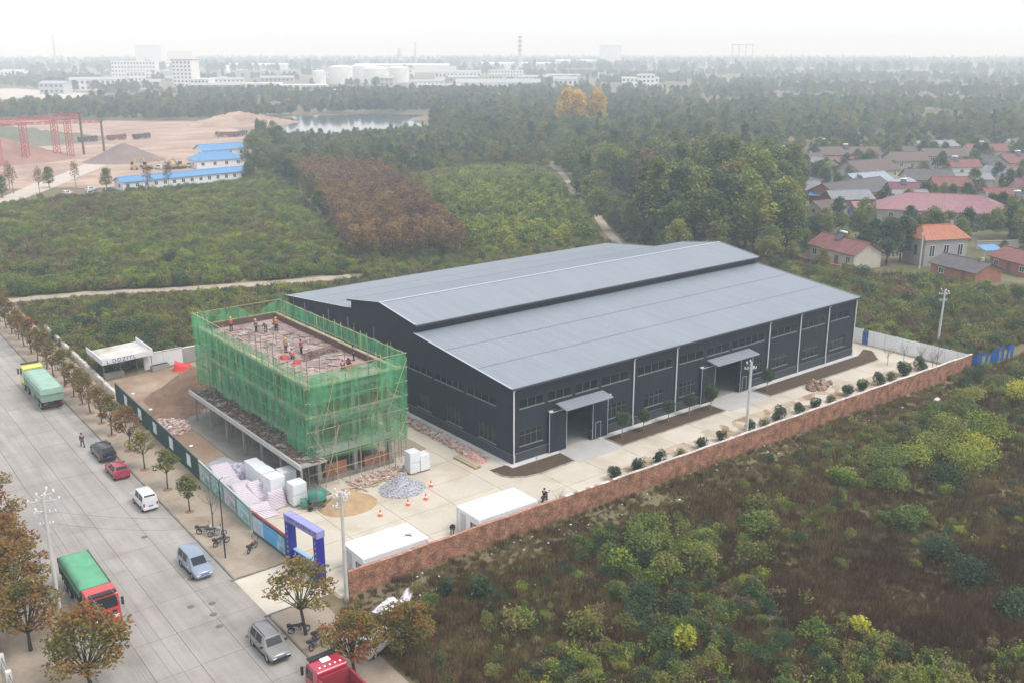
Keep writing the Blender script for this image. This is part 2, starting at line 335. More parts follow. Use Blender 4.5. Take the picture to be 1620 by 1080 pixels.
# openings in the long front: (x0, x1, z0, z1)
DOORS = [(7.95, 12.0), (34.2, 39.4)]
FRW = [(1.1, 4.5), (14.7, 18.0), (21.2, 24.6), (27.6, 30.6), (42.0, 44.6), (46.8, 50.2), (53.8, 57.6), (60.5, 64.4)]
STRIPS = [(1.1, 4.7), (5.3, 8.9), (9.5, 13.1), (13.7, 18.3), (19.8, 26.0), (27.4, 32.0), (32.6, 37.2), (37.8, 44.6), (46.2, 52.0), (53.3, 58.7), (60.2, 64.9)]
GW = [(2.9 + 6.55*i, 6.2 + 6.55*i) for i in range(8)]
GSTR = [(2.9, 8.6), (9.2, 15.2), (15.8, 22.4), (23.0, 29.4), (30, 36.4), (37, 43.4), (44, 51.4)]
def wall_with_holes(u0, u1, z0, z1, holes, fn, th, mi=0):
    """vertical wall split into panels round rectangular openings; fn(u, d, z) -> point, d = depth inwards"""
    us = sorted({u0, u1} | {h[0] for h in holes} | {h[1] for h in holes}); zs = sorted({z0, z1} | {h[2] for h in holes} | {h[3] for h in holes}); b = MB()
    for i in range(len(us) - 1):
        for j in range(len(zs) - 1):
            uc, zc = (us[i] + us[i + 1])/2, (zs[j] + zs[j + 1])/2
            if any(h[0] < uc < h[1] and h[2] < zc < h[3] for h in holes): continue
            a, c, d, e = us[i], us[i + 1], zs[j], zs[j + 1]
            b.quad(fn(a, 0, d), fn(c, 0, d), fn(c, 0, e), fn(a, 0, e), mi)
    for h in holes:
        a, c, d, e = h
        b.quad(fn(a, 0, d), fn(a, 0, e), fn(a, th, e), fn(a, th, d), mi); b.quad(fn(c, 0, d), fn(c, th, d), fn(c, th, e), fn(c, 0, e), mi)
        b.quad(fn(a, 0, e), fn(c, 0, e), fn(c, th, e), fn(a, th, e), mi); b.quad(fn(a, 0, d), fn(a, th, d), fn(c, th, d), fn(c, 0, d), mi)
    return b
front = lambda u, d, z: (u, d, z)
left = lambda u, d, z: (d, u, z)
fh = [(a, c, 1.95, 3.8) for a, c in FRW] + [(a, c, 6.45, 7.55) for a, c in STRIPS] + [(a, c, 0.02, 5.25) for a, c in DOORS]
wall_with_holes(0, LX, 0.0, 9.15, fh, front, 0.25).build('front_wall', m_clad, hall)
gh = [(a, c, 1.55, 3.55) for a, c in GW] + [(a, c, 6.25, 7.05) for a, c in GSTR]
b = wall_with_holes(0, DY, 0.0, 9.15, gh, left, 0.25)
b.add([(0, y, z) for y, z in PROF], [tuple(range(len(PROF)))]); b.build('gable_wall', m_clad, hall)
b = MB(); b.quad((LX, 0, 0), (LX, DY, 0), (LX, DY, 9.15), (LX, 0, 9.15)); b.add([(LX, y, z) for y, z in PROF], [tuple(range(len(PROF)))]); b.quad((0, DY, 0), (LX, DY, 0), (LX, DY, 9.15), (0, DY, 9.15))
b.build('rear_wall', m_clad, hall)
b = MB(); b.quad((0.3, 0.3, 0.06), (LX - .3, 0.3, 0.06), (LX - .3, DY - .3, 0.06), (0.3, DY - .3, 0.06)); b.build('floor_slab', m_floor, hall)
b = MB(); b.box(-.15, -.2, 0, .15, .2, 8.9); cme = b.mesh('steel_column', mat('steel_grey', (0.155, 0.1612, 0.1736), 0.6, 0.1, 1))
for i in range(11):      # steel columns visible through the doors
    x = min(max(i*6.66, .6), LX - .6)
    for y in (18.0, 36.4): put('steel_column', cme, hall, (x, y, .07))
# wainscot below the flashing, flashing strips, ribs
b = MB(); ux = [0] + [v for d in DOORS for v in d] + [LX]
for i in range(0, len(ux), 2): b.box(ux[i] + .01, -0.035, 0.12, ux[i + 1] - .01, -0.002, 1.2)
b.box(-0.035, 0.01, 0.12, -0.002, DY, 1.2); b.build('wainscot', m_clad2, hall)
b = MB()
for i in range(0, len(ux), 2): b.box(ux[i] + .01, -0.09, 1.2, ux[i + 1] - .01, -0.002, 1.27)
b.box(-0.09, 0.0, 1.2, -0.002, DY, 1.27); b.build('flashing', mat('flashing_grey', (0.0992, 0.1054, 0.1178), 0.5, 0.1, 1), hall)
def rib_wall(u0, u1, z0, z1, fn, step=0.42):
    b = MB(); u = u0
    while u < u1: b.add([fn(u, -0.001, z0), fn(u + .03, -0.022, z0), fn(u + .07, -0.022, z0), fn(u + .10, -0.001, z0), fn(u, -0.001, z1), fn(u + .03, -0.022, z1), fn(u + .07, -0.022, z1), fn(u + .10, -0.001, z1)], [(0, 1, 5, 4), (1, 2, 6, 5), (2, 3, 7, 6)]); u += step
    return b
b = rib_wall(0.1, LX - .1, 7.62, 9.1, front); 
for z0, z1 in ((3.9, 6.35),):
    for a, c in [(0.1, 5.2), (14.6, 31.0), (42, LX - .1)]: b2 = rib_wall(a, c, z0, z1, front); b.add(b2.v, b2.f)
b2 = rib_wall(0.1, DY - .1, 3.7, 6.15, left); b.add(b2.v, b2.f); b2 = rib_wall(0.1, DY - .1, 7.15, 9.1, left); b.add(b2.v, b2.f)
o = b.build('cladding_ribs', m_clad, hall); o['kind'] = 'stuff'
# windows: glass pane set back, mullions, white sill flashing
def window(u0, u1, z0, z1, fn, nm, trans=True, name='window', sill=True):
    b = MB(); f = .05
    for (a, c, d, e) in ((u0, u1, z0, z0 + f), (u0, u1, z1 - f, z1), (u0, u0 + f, z0 + f, z1 - f), (u1 - f, u1, z0 + f, z1 - f)): P0, P1 = fn(a, .06, d), fn(c, .14, e); b.box(min(P0[0], P1[0]), min(P0[1], P1[1]), d, max(P0[0], P1[0]), max(P0[1], P1[1]), e)
    for i in range(1, nm):
        u = u0 + (u1 - u0)*i/nm; P0, P1 = fn(u - .03, .065, z0 + f), fn(u + .03, .135, z1 - f); b.box(P0[0], P0[1], z0 + f, P1[0], P1[1], z1 - f)
    if trans:
        zz = z0 + (z1 - z0)*.66; P0, P1 = fn(u0 + f, .07, zz), fn(u1 - f, .13, zz + .05); b.box(P0[0], P0[1], zz, P1[0], P1[1], zz + .05)
    w = b.build(name, m_frame, hall)
    for i in range(nm):
        a, c = u0 + f + (u1 - u0 - 2*f)*i/nm, u0 + f + (u1 - u0 - 2*f)*(i + 1)/nm; d0 = .1 + (.004 if i % 2 else 0)
        t = rr(-.012, .012); g = MB(); g.quad(fn(a, d0 + t, z0 + f), fn(c, d0 - t, z0 + f), fn(c, d0 - t*.4, z1 - f), fn(a, d0 + t*.7, z1 - f)); g.build('pane', m_glass, w)
    if sill:
        P0, P1 = fn(u0 - .05, -.07, z0 - .06), fn(u1 + .05, -.003, z0); s = MB(); s.box(min(P0[0], P1[0]), min(P0[1], P1[1]), z0 - .06, max(P0[0], P1[0]), max(P0[1], P1[1]), z0); s.build('sill', mat('sill_flashing', (0.186, 0.1922, 0.2046), .5, .1, 1), w)
for a, c in FRW: window(a, c, 1.95, 3.8, front, 4)
for a, c in STRIPS: window(a, c, 6.45, 7.55, front, max(3, int((c - a)/1.2)), False)
for a, c in GW: window(a, c, 1.55, 3.55, left, 4, False)
for a, c in GSTR: window(a, c, 6.25, 7.05, left, max(3, int((c - a)/1.2)), False)
# roof: ribbed metal sheets side by side
def roof_sheet(y0, z0, y1, z1, w, name):
    b = MB(); th = 0.05; prof = [(0, 0), (w*.09, 0), (w*.115, .035), (w*.165, .035), (w*.19, 0), (w*.59, 0), (w*.615, .035), (w*.665, .035), (w*.69, 0), (w, 0)]
    n = len(prof); vs = [(x, y0, z0 + h) for x, h in prof] + [(x, y1, z1 + h) for x, h in prof] + [(0, y0, z0 - th), (w, y0, z0 - th), (0, y1, z1 - th), (w, y1, z1 - th)]
    b.add(vs, [(i, i + 1, n + i + 1, n + i) for i in range(n - 1)] + [(2*n, 2*n + 2, 2*n + 3, 2*n + 1), tuple([2*n, 2*n + 1] + list(range(n - 1, -1, -1)))]); return b.mesh(name, m_roof)
NS = 68; SW = (LX + 0.7)/NS
SL = [('near', -0.35, 9.17, 19.15, 11.16), ('mnear', 18.75, 12.28, 27.2, 13.5), ('mfar', 27.2, 13.5, 35.65, 12.28), ('far', 35.25, 11.16, DY + .35, 9.17)]
for k, (nm, y0, z0, y1, z1) in enumerate(SL):
    me = roof_sheet(y0, z0, y1, z1, SW - .004, 'roof_sheet')
    for i in range(NS): put('roof_sheet', me, hall, (-0.35 + i*SW, 0, 0.02 + (i % 2)*.003))
for y0, z0, y1, z1 in ((-.35, 9.17, 19.15, 11.16), (DY + .35, 9.17, 35.25, 11.16)):
    for f in (.34, .67):
        y, z = y0 + (y1 - y0)*f, z0 + (z1 - z0)*f; b = MB(); b.box(-.34, y - .06, z + .055, LX + .34, y + .06, z + .068); b.build('sheet_lap', m_roof, hall)
b = MB(); b.box(-.36, 27.0, 13.535, LX + .36, 27.4, 13.575); b.build('ridge_cap', m_roofe, hall)
b = MB(); b.quad((0, 19.2, 11.1), (LX, 19.2, 11.1), (LX, 19.2, 12.25), (0, 19.2, 12.25)); b.quad((0, 35.2, 11.1), (LX, 35.2, 11.1), (LX, 35.2, 12.25), (0, 35.2, 12.25)); b.build('monitor_wall', m_clad, hall)
# verge trims along the gables, gutters, downpipes
for x0, x1 in ((-.42, -.30), (LX + .30, LX + .42)):
    b = MB()
    for nm, y0, z0, y1, z1 in SL: b.profx([(y0, z0 - .16), (y1, z1 - .16), (y1, z1 + .09), (y0, z0 + .09)], x0, x1)
    b.build('verge_trim', m_clad, hall)
    b = MB()
    for nm, y0, z0, y1, z1 in SL: b.profx([(y0, z0 + .092), (y1, z1 + .092), (y1, z1 + .10), (y0, z0 + .10)], x0, x1 + .1*(x0 < 0))
    b.build('verge_cap', m_roofe, hall)
for y0, y1, z in ((-.55, -.36, 9.0), (18.55, 18.74, 12.08), (35.66, 35.85, 12.08), (DY + .36, DY + .55, 9.0)):
    b = MB(); b.box(-.3, y0, z, LX + .3, y1, z + .2); b.build('gutter', m_clad2, hall)
for x in (0.14, 19.0, 26.7, 45.5, 52.6, 59.4, 66.35):
    b = MB(); b.path([(x, -.46, 9.02), (x, -.17, 8.75), (x, -.17, 1.3), (x - .02, -.26, 1.05), (x - .02, -.26, .12)], [.085]*5, 8); b.build('downpipe', m_white, hall)
# doors: dark opening, open sliding leaves, canopy on brackets
for k, (a, c) in enumerate(DOORS):
    for (u0, u1) in ((a - 2.75, a - .03), (c + .03, c + 2.55)):
        leaf = MB(); leaf.box(u0, -.34, .14, u1, -.24, 5.15); lf = leaf.build('door_leaf', m_clad, hall)
        fr = MB()
        for u in (u0, u1 - .07): fr.box(u, -.37, .14, u + .07, -.345, 5.15)
        fr.box(u0 + .08, -.37, 5.05, u1 - .08, -.345, 5.15); fr.build('leaf_frame', mat('leaf_edge', (0.341, 0.3534, 0.372), .5, .05, 1), lf)
        for i in range(1, 6):
            u = u0 + (u1 - u0)*i/6; r_ = MB(); r_.box(u - .02, -.36, .2, u + .02, -.342, 5.0); r_.build('leaf_rib', m_clad, lf)
    wk = MB(); x0 = c + .5
    for (p, q, z0, z1) in ((x0, x0 + .05, .2, 2.25), (x0 + .85, x0 + .9, .2, 2.25), (x0, x0 + .9, 2.2, 2.25)): wk.box(p, -.39, z0, q, -.372, z1)
    wk.build('wicket_frame', mat('leaf_edge', (0.341, 0.3534, 0.372)), hall)
    tr = MB(); tr.box(a - 2.9, -.32, 5.2, c + 2.7, -.02, 5.38); tr.build('door_track', m_clad2, hall)
    cp = MB(); cp.add([(a - 1.5, -.02, 5.95), (c + 1.9, -.02, 5.95), (c + 1.9, -1.9, 5.62), (a - 1.5, -1.9, 5.62), (a - 1.5, -.02, 5.83), (c + 1.9, -.02, 5.83), (c + 1.9, -1.9, 5.5), (a - 1.5, -1.9, 5.5)], [(0, 3, 2, 1), (4, 5, 6, 7), (3, 7, 6, 2), (0, 4, 7, 3), (1, 2, 6, 5), (0, 1, 5, 4)])
    cpo = cp.build('canopy', mat('canopy_sheet', (0.186, 0.2046, 0.2294), .5, .06, .5), hall)
    for i in range(14):
        x = a - 1.4 + (c - a + 3.2)*i/13; q = MB(); q.add([(x - .04, -.03, 5.953), (x + .04, -.03, 5.953), (x + .04, -1.89, 5.627), (x - .04, -1.89, 5.627), (x, -.03, 5.985), (x, -1.89, 5.659)], [(0, 4, 5, 3), (4, 1, 2, 5), (3, 5, 2)]); q.build('canopy_rib', mat('canopy_sheet', (0.0, 0.0, 0.0)), cpo)
    for x in (a - 1.2, c + 1.6): s = MB(); s.tube((x, -.03, 4.9), (x, -1.7, 5.52), .04); s.build('bracket', m_clad2, cpo)
# small wall lamps over the doors' outer corners
for x in (5.3, 14.5, 31.2, 41.9):
    b = MB(); b.cbox((x, -.5, 5.35), .5, .25, .12); b.build('wall_lamp', m_white, hall)
# ================================================================ BUILDING UNDER CONSTRUCTION
m_rc = mat('raw_concrete', (0.2232, 0.2108, 0.1922), 0.9, 0.15, 0.5, fine=0.1, bump=0.2)
m_rcd = mat('stained_concrete', (0.1674, 0.1519, 0.1333), 0.95, 0.2, 0.5, fine=0.15, bump=0.2)
m_ply = mat('red_plywood', (0.22, 0.15, 0.14), 0.7, 0.14, 0.5, fine=0.08, rnd=0.16, color2=(0.2914, 0.2108, 0.1922), c2scale=0.4)
m_timber = mat('shoring_timber', (0.1612, 0.1085, 0.0651), 0.9, 0.2, 0.8, rnd=0.2)
m_board = mat('scaffold_board', (0.31, 0.248, 0.1674), 0.9, 0.15, 0.8, rnd=0.18)
m_bamboo = mat('weathered_pole', (0.34, 0.28, 0.16), 0.8, 0.15, 1.0, rnd=0.2)
m_steelp = mat('steel_tube', (0.124, 0.1178, 0.1116), 0.6, 0.15, 1.0, rnd=0.2)
m_rebar = mat('rusty_rebar', (0.0806, 0.0465, 0.031), 0.9, 0.2, 2)
m_brickr = mat('red_brickwork', (0.2232, 0.0992, 0.0682), 0.95, 0.18, 0.8, fine=0.2)
X0, X1, Y0, Y1 = -19.6, -10.2, 8.9, 37.2
bl = thing('unfinished_building', 'three storey concrete frame building under construction behind green netting', 'building', (0, 0, 0))
cxs = [X0 + .25, (X0 + X1)/2, X1 - .25]; cys = [Y0 + .25 + i*(Y1 - Y0 - .5)/6 for i in range(7)]
b = MB(); b.box(-.22, -.22, 0, .22, .22, 3.35); c_me = b.mesh('column', m_rc)
for x in cxs:
    for y in cys:
        for k, z in enumerate((0.25, 3.75, 7.35)): put('column', c_me, bl, (x, y, z + .0), scale=(1, 1, 1.0 if k < 2 else 1.0))
DECK = 11.0
for z in (3.6, 7.1): b = MB(); b.box(X0 - .1, Y0 - .1, z - .0, X1 + .1, Y1, z + .3); b.build('floor_slab', mat('fresh_concrete', (0.341, 0.3286, 0.3162), .85, .08, .6), bl)
b = MB(); b.box(X0, Y0, DECK - .3, X1, Y1, DECK - .02); b.build('roof_deck', m_timber, bl)
for z in (3.05, 6.55, 10.15):
    for y in cys: b = MB(); b.box(X0 + .05, y - .14, z, X1 - .05, y + .14, z + .52); b.build('beam', m_rc, bl)
    for x in cxs: b = MB(); b.box(x - .15, Y0 + .02, z + .015, x + .15, Y1 - .02, z + .535); b.build('edge_beam', m_rc, bl)
b = MB(); b.box(X0 - .1, Y0 - .12, 0.03, X1 + .1, Y1, 0.5); b.build('plinth', m_rcd, bl)
b = MB(); b.box(-24.2, 5.8, 0.02, X0 - .1, 37.4, 0.17); b.build('ground_slab', m_rcd, bl)
# canopy along the road side with its thin posts
b = MB(); b.box(-22.7, 6.5, 3.5, X0 - .02, 36.4, 3.66); b.build('canopy_slab', m_rc, bl)
b = MB(); b.box(-22.9, 6.3, 3.42, -22.7, 36.6, 3.95); b.box(X0 - .02, Y0 - .35, 3.3, X1 + .1, Y0 - .1, 3.72); b.build('canopy_edge', mat('fresh_concrete', (0.341, 0.3286, 0.3162), .85, .08, .6), bl)
b = MB(); b.box(-.1, -.1, .1, .1, .1, 3.42); p_me = b.mesh('canopy_post', m_rc)
for y in (6.8, 11.6, 16.4, 21.2, 26.0, 30.8, 35.6): put('canopy_post', p_me, bl, (-22.5, y, 0.03))
# brick infill, part built, on the ground floor
for (x0, y0, x1, y1, h) in ((X0 + .05, 14, X0 + .25, 18, 2.2), (X0 + .05, 23, X0 + .25, 27, 2.8), (X0 + 1, Y0 + .1, X0 + 3.6, Y0 + .3, 1.5), (X1 - 3.6, Y0 + .1, X1 - .6, Y0 + .3, 1.1), (X1 - .3, 14, X1 - .1, 24, 2.6)):
    b = MB(); b.box(x0, y0, .5, x1, y1, .5 + h); b.build('brick_infill', m_brickr, bl)
b = MB()      # forest of shoring props below the deck
for i in range(16):
    for j in range(40):
        x, y = X0 + .5 + i*.58 + rr(-.1, .1), Y0 + .4 + j*.7 + rr(-.1, .1)
        if i in (0, 1, 14, 15) or j in (0, 1, 2): b.tube((x, y, 7.26), (x + rr(-.05, .05), y, 10.7), .045, n=4, caps=False)
        if (i in (0, 15) or j in (0, 1)) and random.random() < .7: b.tube((x, y, 3.76), (x, y, 7.1), .045, n=4, caps=False)
o = b.build('shoring_props', m_timber, bl); o['kind'] = 'stuff'
# deck: plywood formwork sheets
b = MB(); b.box(0, 0, 0, 1.8, .9, .02); ply = b.mesh('formwork_sheet', m_ply)
nx, ny = 5, 31
for i in range(nx):
    for j in range(ny):
        if random.random() < .05: continue
        put('formwork_sheet', ply, bl, (X0 + .12 + i*1.83, Y0 + .12 + j*.905, DECK - .015 + (i + j) % 2*.006), rr(-.006, .006))
# upstand formwork round the deck edge (dark, wet boards) and the tied cage of a beam across the deck
m_wet = mat('wet_formwork', (0.0992, 0.062, 0.0465), .8, .2, .6, rnd=.15)
for (x0, y0, x1, y1) in ((X1 - .25, Y0, X1 - .12, Y1), (X0, Y1 - .14, X1 - .3, Y1)): b = MB(); b.box(x0, y0, DECK - .02, x1, y1, DECK + .75); b.build('side_form', m_wet, bl)
b = MB(); b.box(X0 + .0, Y0 + .0, DECK - .3, X0 + .12, Y1 - .2, DECK + .3); b.box(X0 + .13, Y0, DECK - .3, X1 - .3, Y0 + .12, DECK + .3); b.build('side_form', mat('pale_formwork', (0.2604, 0.2046, 0.1364), .9, .2, .7), bl)
b = MB()
for k in range(26):
    x = X0 + 3.4 + k*.21; y = 17.6 + .05*k
    for (p, q) in (((x, y, DECK), (x, y, DECK + .8)), ((x, y + .5, DECK), (x, y + .5, DECK + .8)), ((x, y, DECK + .8), (x, y + .5, DECK + .8))): b.tube(p, q, .022, n=4, caps=False)
for dz in (.1, .45, .8):
    for dy in (0, .5): b.tube((X0 + 3.3, 17.6 + dy, DECK + dz), (X0 + 8.8, 18.9 + dy, DECK + dz), .025, n=4)
o = b.build('rebar_cage', m_rebar, bl); o['kind'] = 'stuff'
b = MB()
for k in range(70):
    x, y = rr(X0 + .5, X1 - .6), rr(24, 35.5); a = rr(-.1, .1) + (math.pi/2 if random.random() < .5 else 0); L = rr(1, 3); b.tube((x, y, DECK + .03), (min(x + math.cos(a)*L, X1 - .4), min(y + math.sin(a)*L, Y1 - .3), DECK + .04), .018, n=4)
o = b.build('rebar_mat', m_rebar, bl); o['kind'] = 'stuff'
b = MB()      # offcuts, tools and sheets strewn over the deck
for k in range(150): x, y = rr(X0 + .4, X1 - .6), rr(Y0 + .5, Y1 - .6); b.cbox((x, y, DECK + .03 + rr(0, .08)), rr(.3, 2.2), rr(.06, .35), rr(.02, .08), rr(0, 3.14))
o = b.build('deck_clutter', mat('deck_clutter', (.20, .15, .11), .95, .6, 1.3, color2=(.33, .33, .32), c2scale=.9), bl); o['kind'] = 'stuff'
b = MB()      # column starter bars over the deck and the canopy edge
for x in cxs:
    for y in cys:
        for dx in (-.15, .15):
            for dy in (-.15, .15): b.tube((x + dx, y + dy, DECK), (x + dx + rr(-.04, .04), y + dy, DECK + rr(.7, 1.1)), .016, n=4, caps=False)
for k in range(120):
    y = 6.9 + k*.245; b.tube((-22.6, y, 3.7), (-22.6 + rr(-.1, .1), y, 4.25 + rr(-.1, .1)), .016, n=4, caps=False)
o = b.build('starter_bars', m_rebar, bl); o['kind'] = 'stuff'
b = MB()      # offcuts and planks lying on the canopy slab
for k in range(260):
    x, y = rr(-22.4, X0 - .3), rr(7.0, 36); b.cbox((x, y, 3.72 + rr(0, .12)), rr(.4, 1.9), rr(.06, .22), rr(.03, .09), rr(0, 3.14))
o = b.build('timber_offcuts', mat('dark_offcuts', (0.0992, 0.0651, 0.0465), .95, .35, .9), bl); o['kind'] = 'stuff'

# ---------------------------------------------------------------- scaffolding
SX0, SX1, SY0, SY1 = -20.75, -9.15, 7.7, 38.3
sf = thing('scaffolding', 'pole scaffolding hung with green safety netting round the unfinished building', 'scaffolding', (0, 0, 0))
def pole_mesh(L, r, m): b = MB(); b.tube((0, 0, 0), (0, 0, L), r, n=5); return b.mesh('pole', m)
vme = [pole_mesh(13.6, .042, m_bamboo), pole_mesh(14.6, .04, m_steelp), pole_mesh(13.0, .03, m_steelp)]
def vert(x, y): put('upright', random.choice(vme), sf, (x, y, 0.02), rot=(rr(-.008, .008), rr(-.008, .008), 0))
n = 9
for i in range(n):
    x = SX0 + (SX1 - SX0)*i/(n - 1); vert(x, SY0); vert(x, SY1)
    if i % 2 == 0: vert(x, SY0 + .95)
n = 21
for j in range(1, n - 1):
    y = SY0 + (SY1 - SY0)*j/(n - 1); vert(SX0, y); vert(SX1, y)
    if j % 2 == 0: vert(SX1 - .8, y)
hx = pole_mesh(SX1 - SX0 + .9, .042, m_bamboo); hy = pole_mesh(SY1 - SY0 + .9, .042, m_bamboo)
for k in range(8):
    z = 1.9 + k*1.6
    put('ledger', hx, sf, (SX0 - .45, SY0 - .05, z), rot=(0, R(90), 0)); put('ledger', hx, sf, (SX0 - .45, SY1 + .05, z + .03), rot=(0, R(90), 0))
    if z > 3.3: put('ledger', hy, sf, (SX0 - .05, SY0 - .45, z + .06), rot=(R(-90), 0, 0))
    put('ledger', hy, sf, (SX1 + .05, SY0 - .45, z + .06), rot=(R(-90), 0, 0))
dg = pole_mesh(6.9, .032, m_board)
for (x, y, rot) in ((SX0 + .4, SY0 - .12, (0, R(24), 0)), (SX0 + 3.4, SY0 - .14, (0, R(-28), 0)), (SX0 + 6.6, SY0 - .12, (0, R(30), 0)), (SX1 - .6, SY0 - .13, (0, R(-26), 0)), (SX0 - .12, SY0 + 1, (R(-24), 0, 0)), (SX0 - .13, SY0 + 9, (R(22), 0, 0)), (SX0 - .12, SY0 + 16, (R(-24), 0, 0)), (SX0 - .13, SY0 + 27, (R(24), 0, 0)), (SX0 + 1.2, SY0 - .3, (R(5), R(14), 0)), (SX1 - 2.5, SY0 - .3, (R(6), R(20), 0))):
    for z in (0.3, 6.4): put('brace', dg, sf, (x, y, z), rot=rot)
b = MB(); b.box(0, 0, 0, 2.9, .28, .05); bd = b.mesh('walk_board', m_board)
for z in (11.55, 8.1):
    for j in range(10):
        for k in (0, 1):
            put('walk_board', bd, sf, (SX1 - .55 + k*.29 - .25, SY0 + .2 + j*3.0, z + rr(0, .03)), R(90) + rr(-.02, .02))
            put('walk_board', bd, sf, (SX0 + .45 + k*.29, SY0 + .2 + j*3.0, z - .1 + rr(0, .03)), R(90) + rr(-.02, .02))
    for i in range(4):
        for k in (0, 1): put('walk_board', bd, sf, (SX0 + .1 + i*2.85, SY0 + .15 + k*.3, z - .05), rr(-.02, .02))
# netting
def netmat(name, c, op):
    m = bpy.data.materials.new(name); m.use_nodes = True; n, l = m.node_tree.nodes, m.node_tree.links; p = n['Principled BSDF']; p.inputs['Roughness'].default_value = .7; p.inputs['Specular IOR Level'].default_value = .1
    geo = n.new('ShaderNodeNewGeometry'); oi = n.new('ShaderNodeObjectInfo')
    def noise(s, v=None):
        t = n.new('ShaderNodeTexNoise'); t.inputs['Scale'].default_value = s; t.inputs['Detail'].default_value = 4; l.new(v or geo.outputs['Position'], t.inputs['Vector']); return t.outputs['Fac']
    mp = n.new('ShaderNodeMapping'); mp.inputs['Scale'].default_value = (1, 1, .22); l.new(geo.outputs['Position'], mp.inputs['Vector'])
    hsv = n.new('ShaderNodeHueSaturation'); hsv.inputs['Color'].default_value = (*c, 1); mr = n.new('ShaderNodeMapRange'); mr.inputs[1].default_value = .3; mr.inputs[2].default_value = .7; mr.inputs[3].default_value = .7; mr.inputs[4].default_value = 1.3
    l.new(noise(1.5, mp.outputs[0]), mr.inputs[0]); l.new(mr.outputs[0], hsv.inputs['Value']); l.new(hsv.outputs[0], p.inputs['Base Color'])
    tl = n.new('ShaderNodeBsdfTranslucent'); l.new(hsv.outputs[0], tl.inputs['Color']); m1 = n.new('ShaderNodeMixShader'); m1.inputs[0].default_value = .4; l.new(p.outputs[0], m1.inputs[1]); l.new(tl.outputs[0], m1.inputs[2])
    tp = n.new('ShaderNodeBsdfTransparent'); m2 = n.new('ShaderNodeMixShader')
    a = n.new('ShaderNodeMapRange'); a.inputs[1].default_value = .32; a.inputs[2].default_value = .68; a.inputs[3].default_value = op - .18; a.inputs[4].default_value = op + .18; l.new(noise(.9, mp.outputs[0]), a.inputs[0])
    a2 = n.new('ShaderNodeMath'); a2.operation = 'MULTIPLY_ADD'; l.new(oi.outputs['Random'], a2.inputs[0]); a2.inputs[1].default_value = .22; l.new(a.outputs[0], a2.inputs[2])
    l.new(a2.outputs[0], m2.inputs[0]); l.new(tp.outputs[0], m2.inputs[1]); l.new(m1.outputs[0], m2.inputs[2]); l.new(m2.outputs[0], n['Material Output'].inputs['Surface'])
    MATS[name] = m; return m
m_net = netmat('green_net', (0.13, 0.48, 0.23), .40); m_net2 = netmat('old_green_net', (0.14, 0.43, 0.19), .29)
def netting(u0, u1, z0, z1, fn, m, top=None, bot=None):
    """one sheet tied between the poles: bellies a little, ragged lower and upper edges"""
    nu, nz = max(4, int((u1 - u0)/.5)), max(3, int((z1 - z0)/.55)); b = MB(); ph = rr(0, 6)
    for i in range(nu + 1):
        for j in range(nz + 1):
            u, v = u0 + (u1 - u0)*i/nu, j/nz; za = z0 + (bot(u) if bot else 0) + .08*math.sin(u*3 + ph); zb = z1 + (top(u) if top else 0) + .07*math.sin(u*2.3 + ph)
            d = .10*math.sin(u*4.2 + ph)*math.sin(v*3.14) + .05*math.sin(u*9 + v*5); b.v.append(fn(u, d, za + (zb - za)*v))
    for i in range(nu):
        for j in range(nz): a = i*(nz + 1) + j; b.f.append((a, a + nz + 1, a + nz + 2, a + 1)); b.mi.append(0); b.sm.append(True); b.t.append(None)
    b.build('netting', m, sf)
fF = lambda u, d, z: (u, SY0 - .16 + d, z); fL = lambda u, d, z: (SX0 - .16 + d, u, z); fR = lambda u, d, z: (SX1 + .16 + d, u, z); fB = lambda u, d, z: (u, SY1 + .16 + d, z)
W2 = (SX1 - SX0)/2
for i in range(2):
    u0, u1 = SX0 - .15 + i*(W2 + .15), SX0 - .15 + (i + 1)*(W2 + .15)
    for k, (z0, z1, m) in enumerate(((3.15, 5.6, m_net2), (5.3, 7.7, m_net2), (7.5, 9.9, m_net2), (9.6, 13.0, m_net))): netting(u0, u1 + .1, z0, z1, (lambda u, d, z, k=k: fF(u, d - .03*k, z)), m)
NL = 6; W3 = (SY1 - SY0)/NL
for i in range(NL):
    u0, u1 = SY0 - .15 + i*W3, SY0 + .1 + (i + 1)*W3
    for k, (z0, z1, m) in enumerate(((4.6 if i else 3.6, 6.9, m_net), (6.6, 9.8, m_net), (9.5, 13.0, m_net))): netting(u0, u1, z0, z1, (lambda u, d, z, k=k: fL(u, d - .03*k, z)), m, bot=(lambda u: .25*math.sin(u)) if k == 0 else None)
    for k, (z0, z1, m) in enumerate(((3.4, 7.0, m_net), (6.7, 10.2, m_net), (9.9, 13.2, m_net))): netting(u0, u1, z0, z1, (lambda u, d, z, k=k: fR(u, d + .03*k, z)), m, top=(lambda u, i=i: .5*math.exp(-(SY1 - u)**2/2) if i == NL - 1 else 0))
sag = lambda u: -1.5*math.exp(-((u + 12.4)/1.7)**2)
for i in range(2):
    u0, u1 = SX0 - .15 + i*(W2 + .15), SX0 - .15 + (i + 1)*(W2 + .15)
    for k, (z0, z1) in enumerate(((4, 8), (7.7, 10.6), (10.3, 13.1))): netting(u0, u1 + .1, z0, z1, (lambda u, d, z, k=k: fB(u, d + .03*k, z)), m_net, top=sag if k == 2 else None)
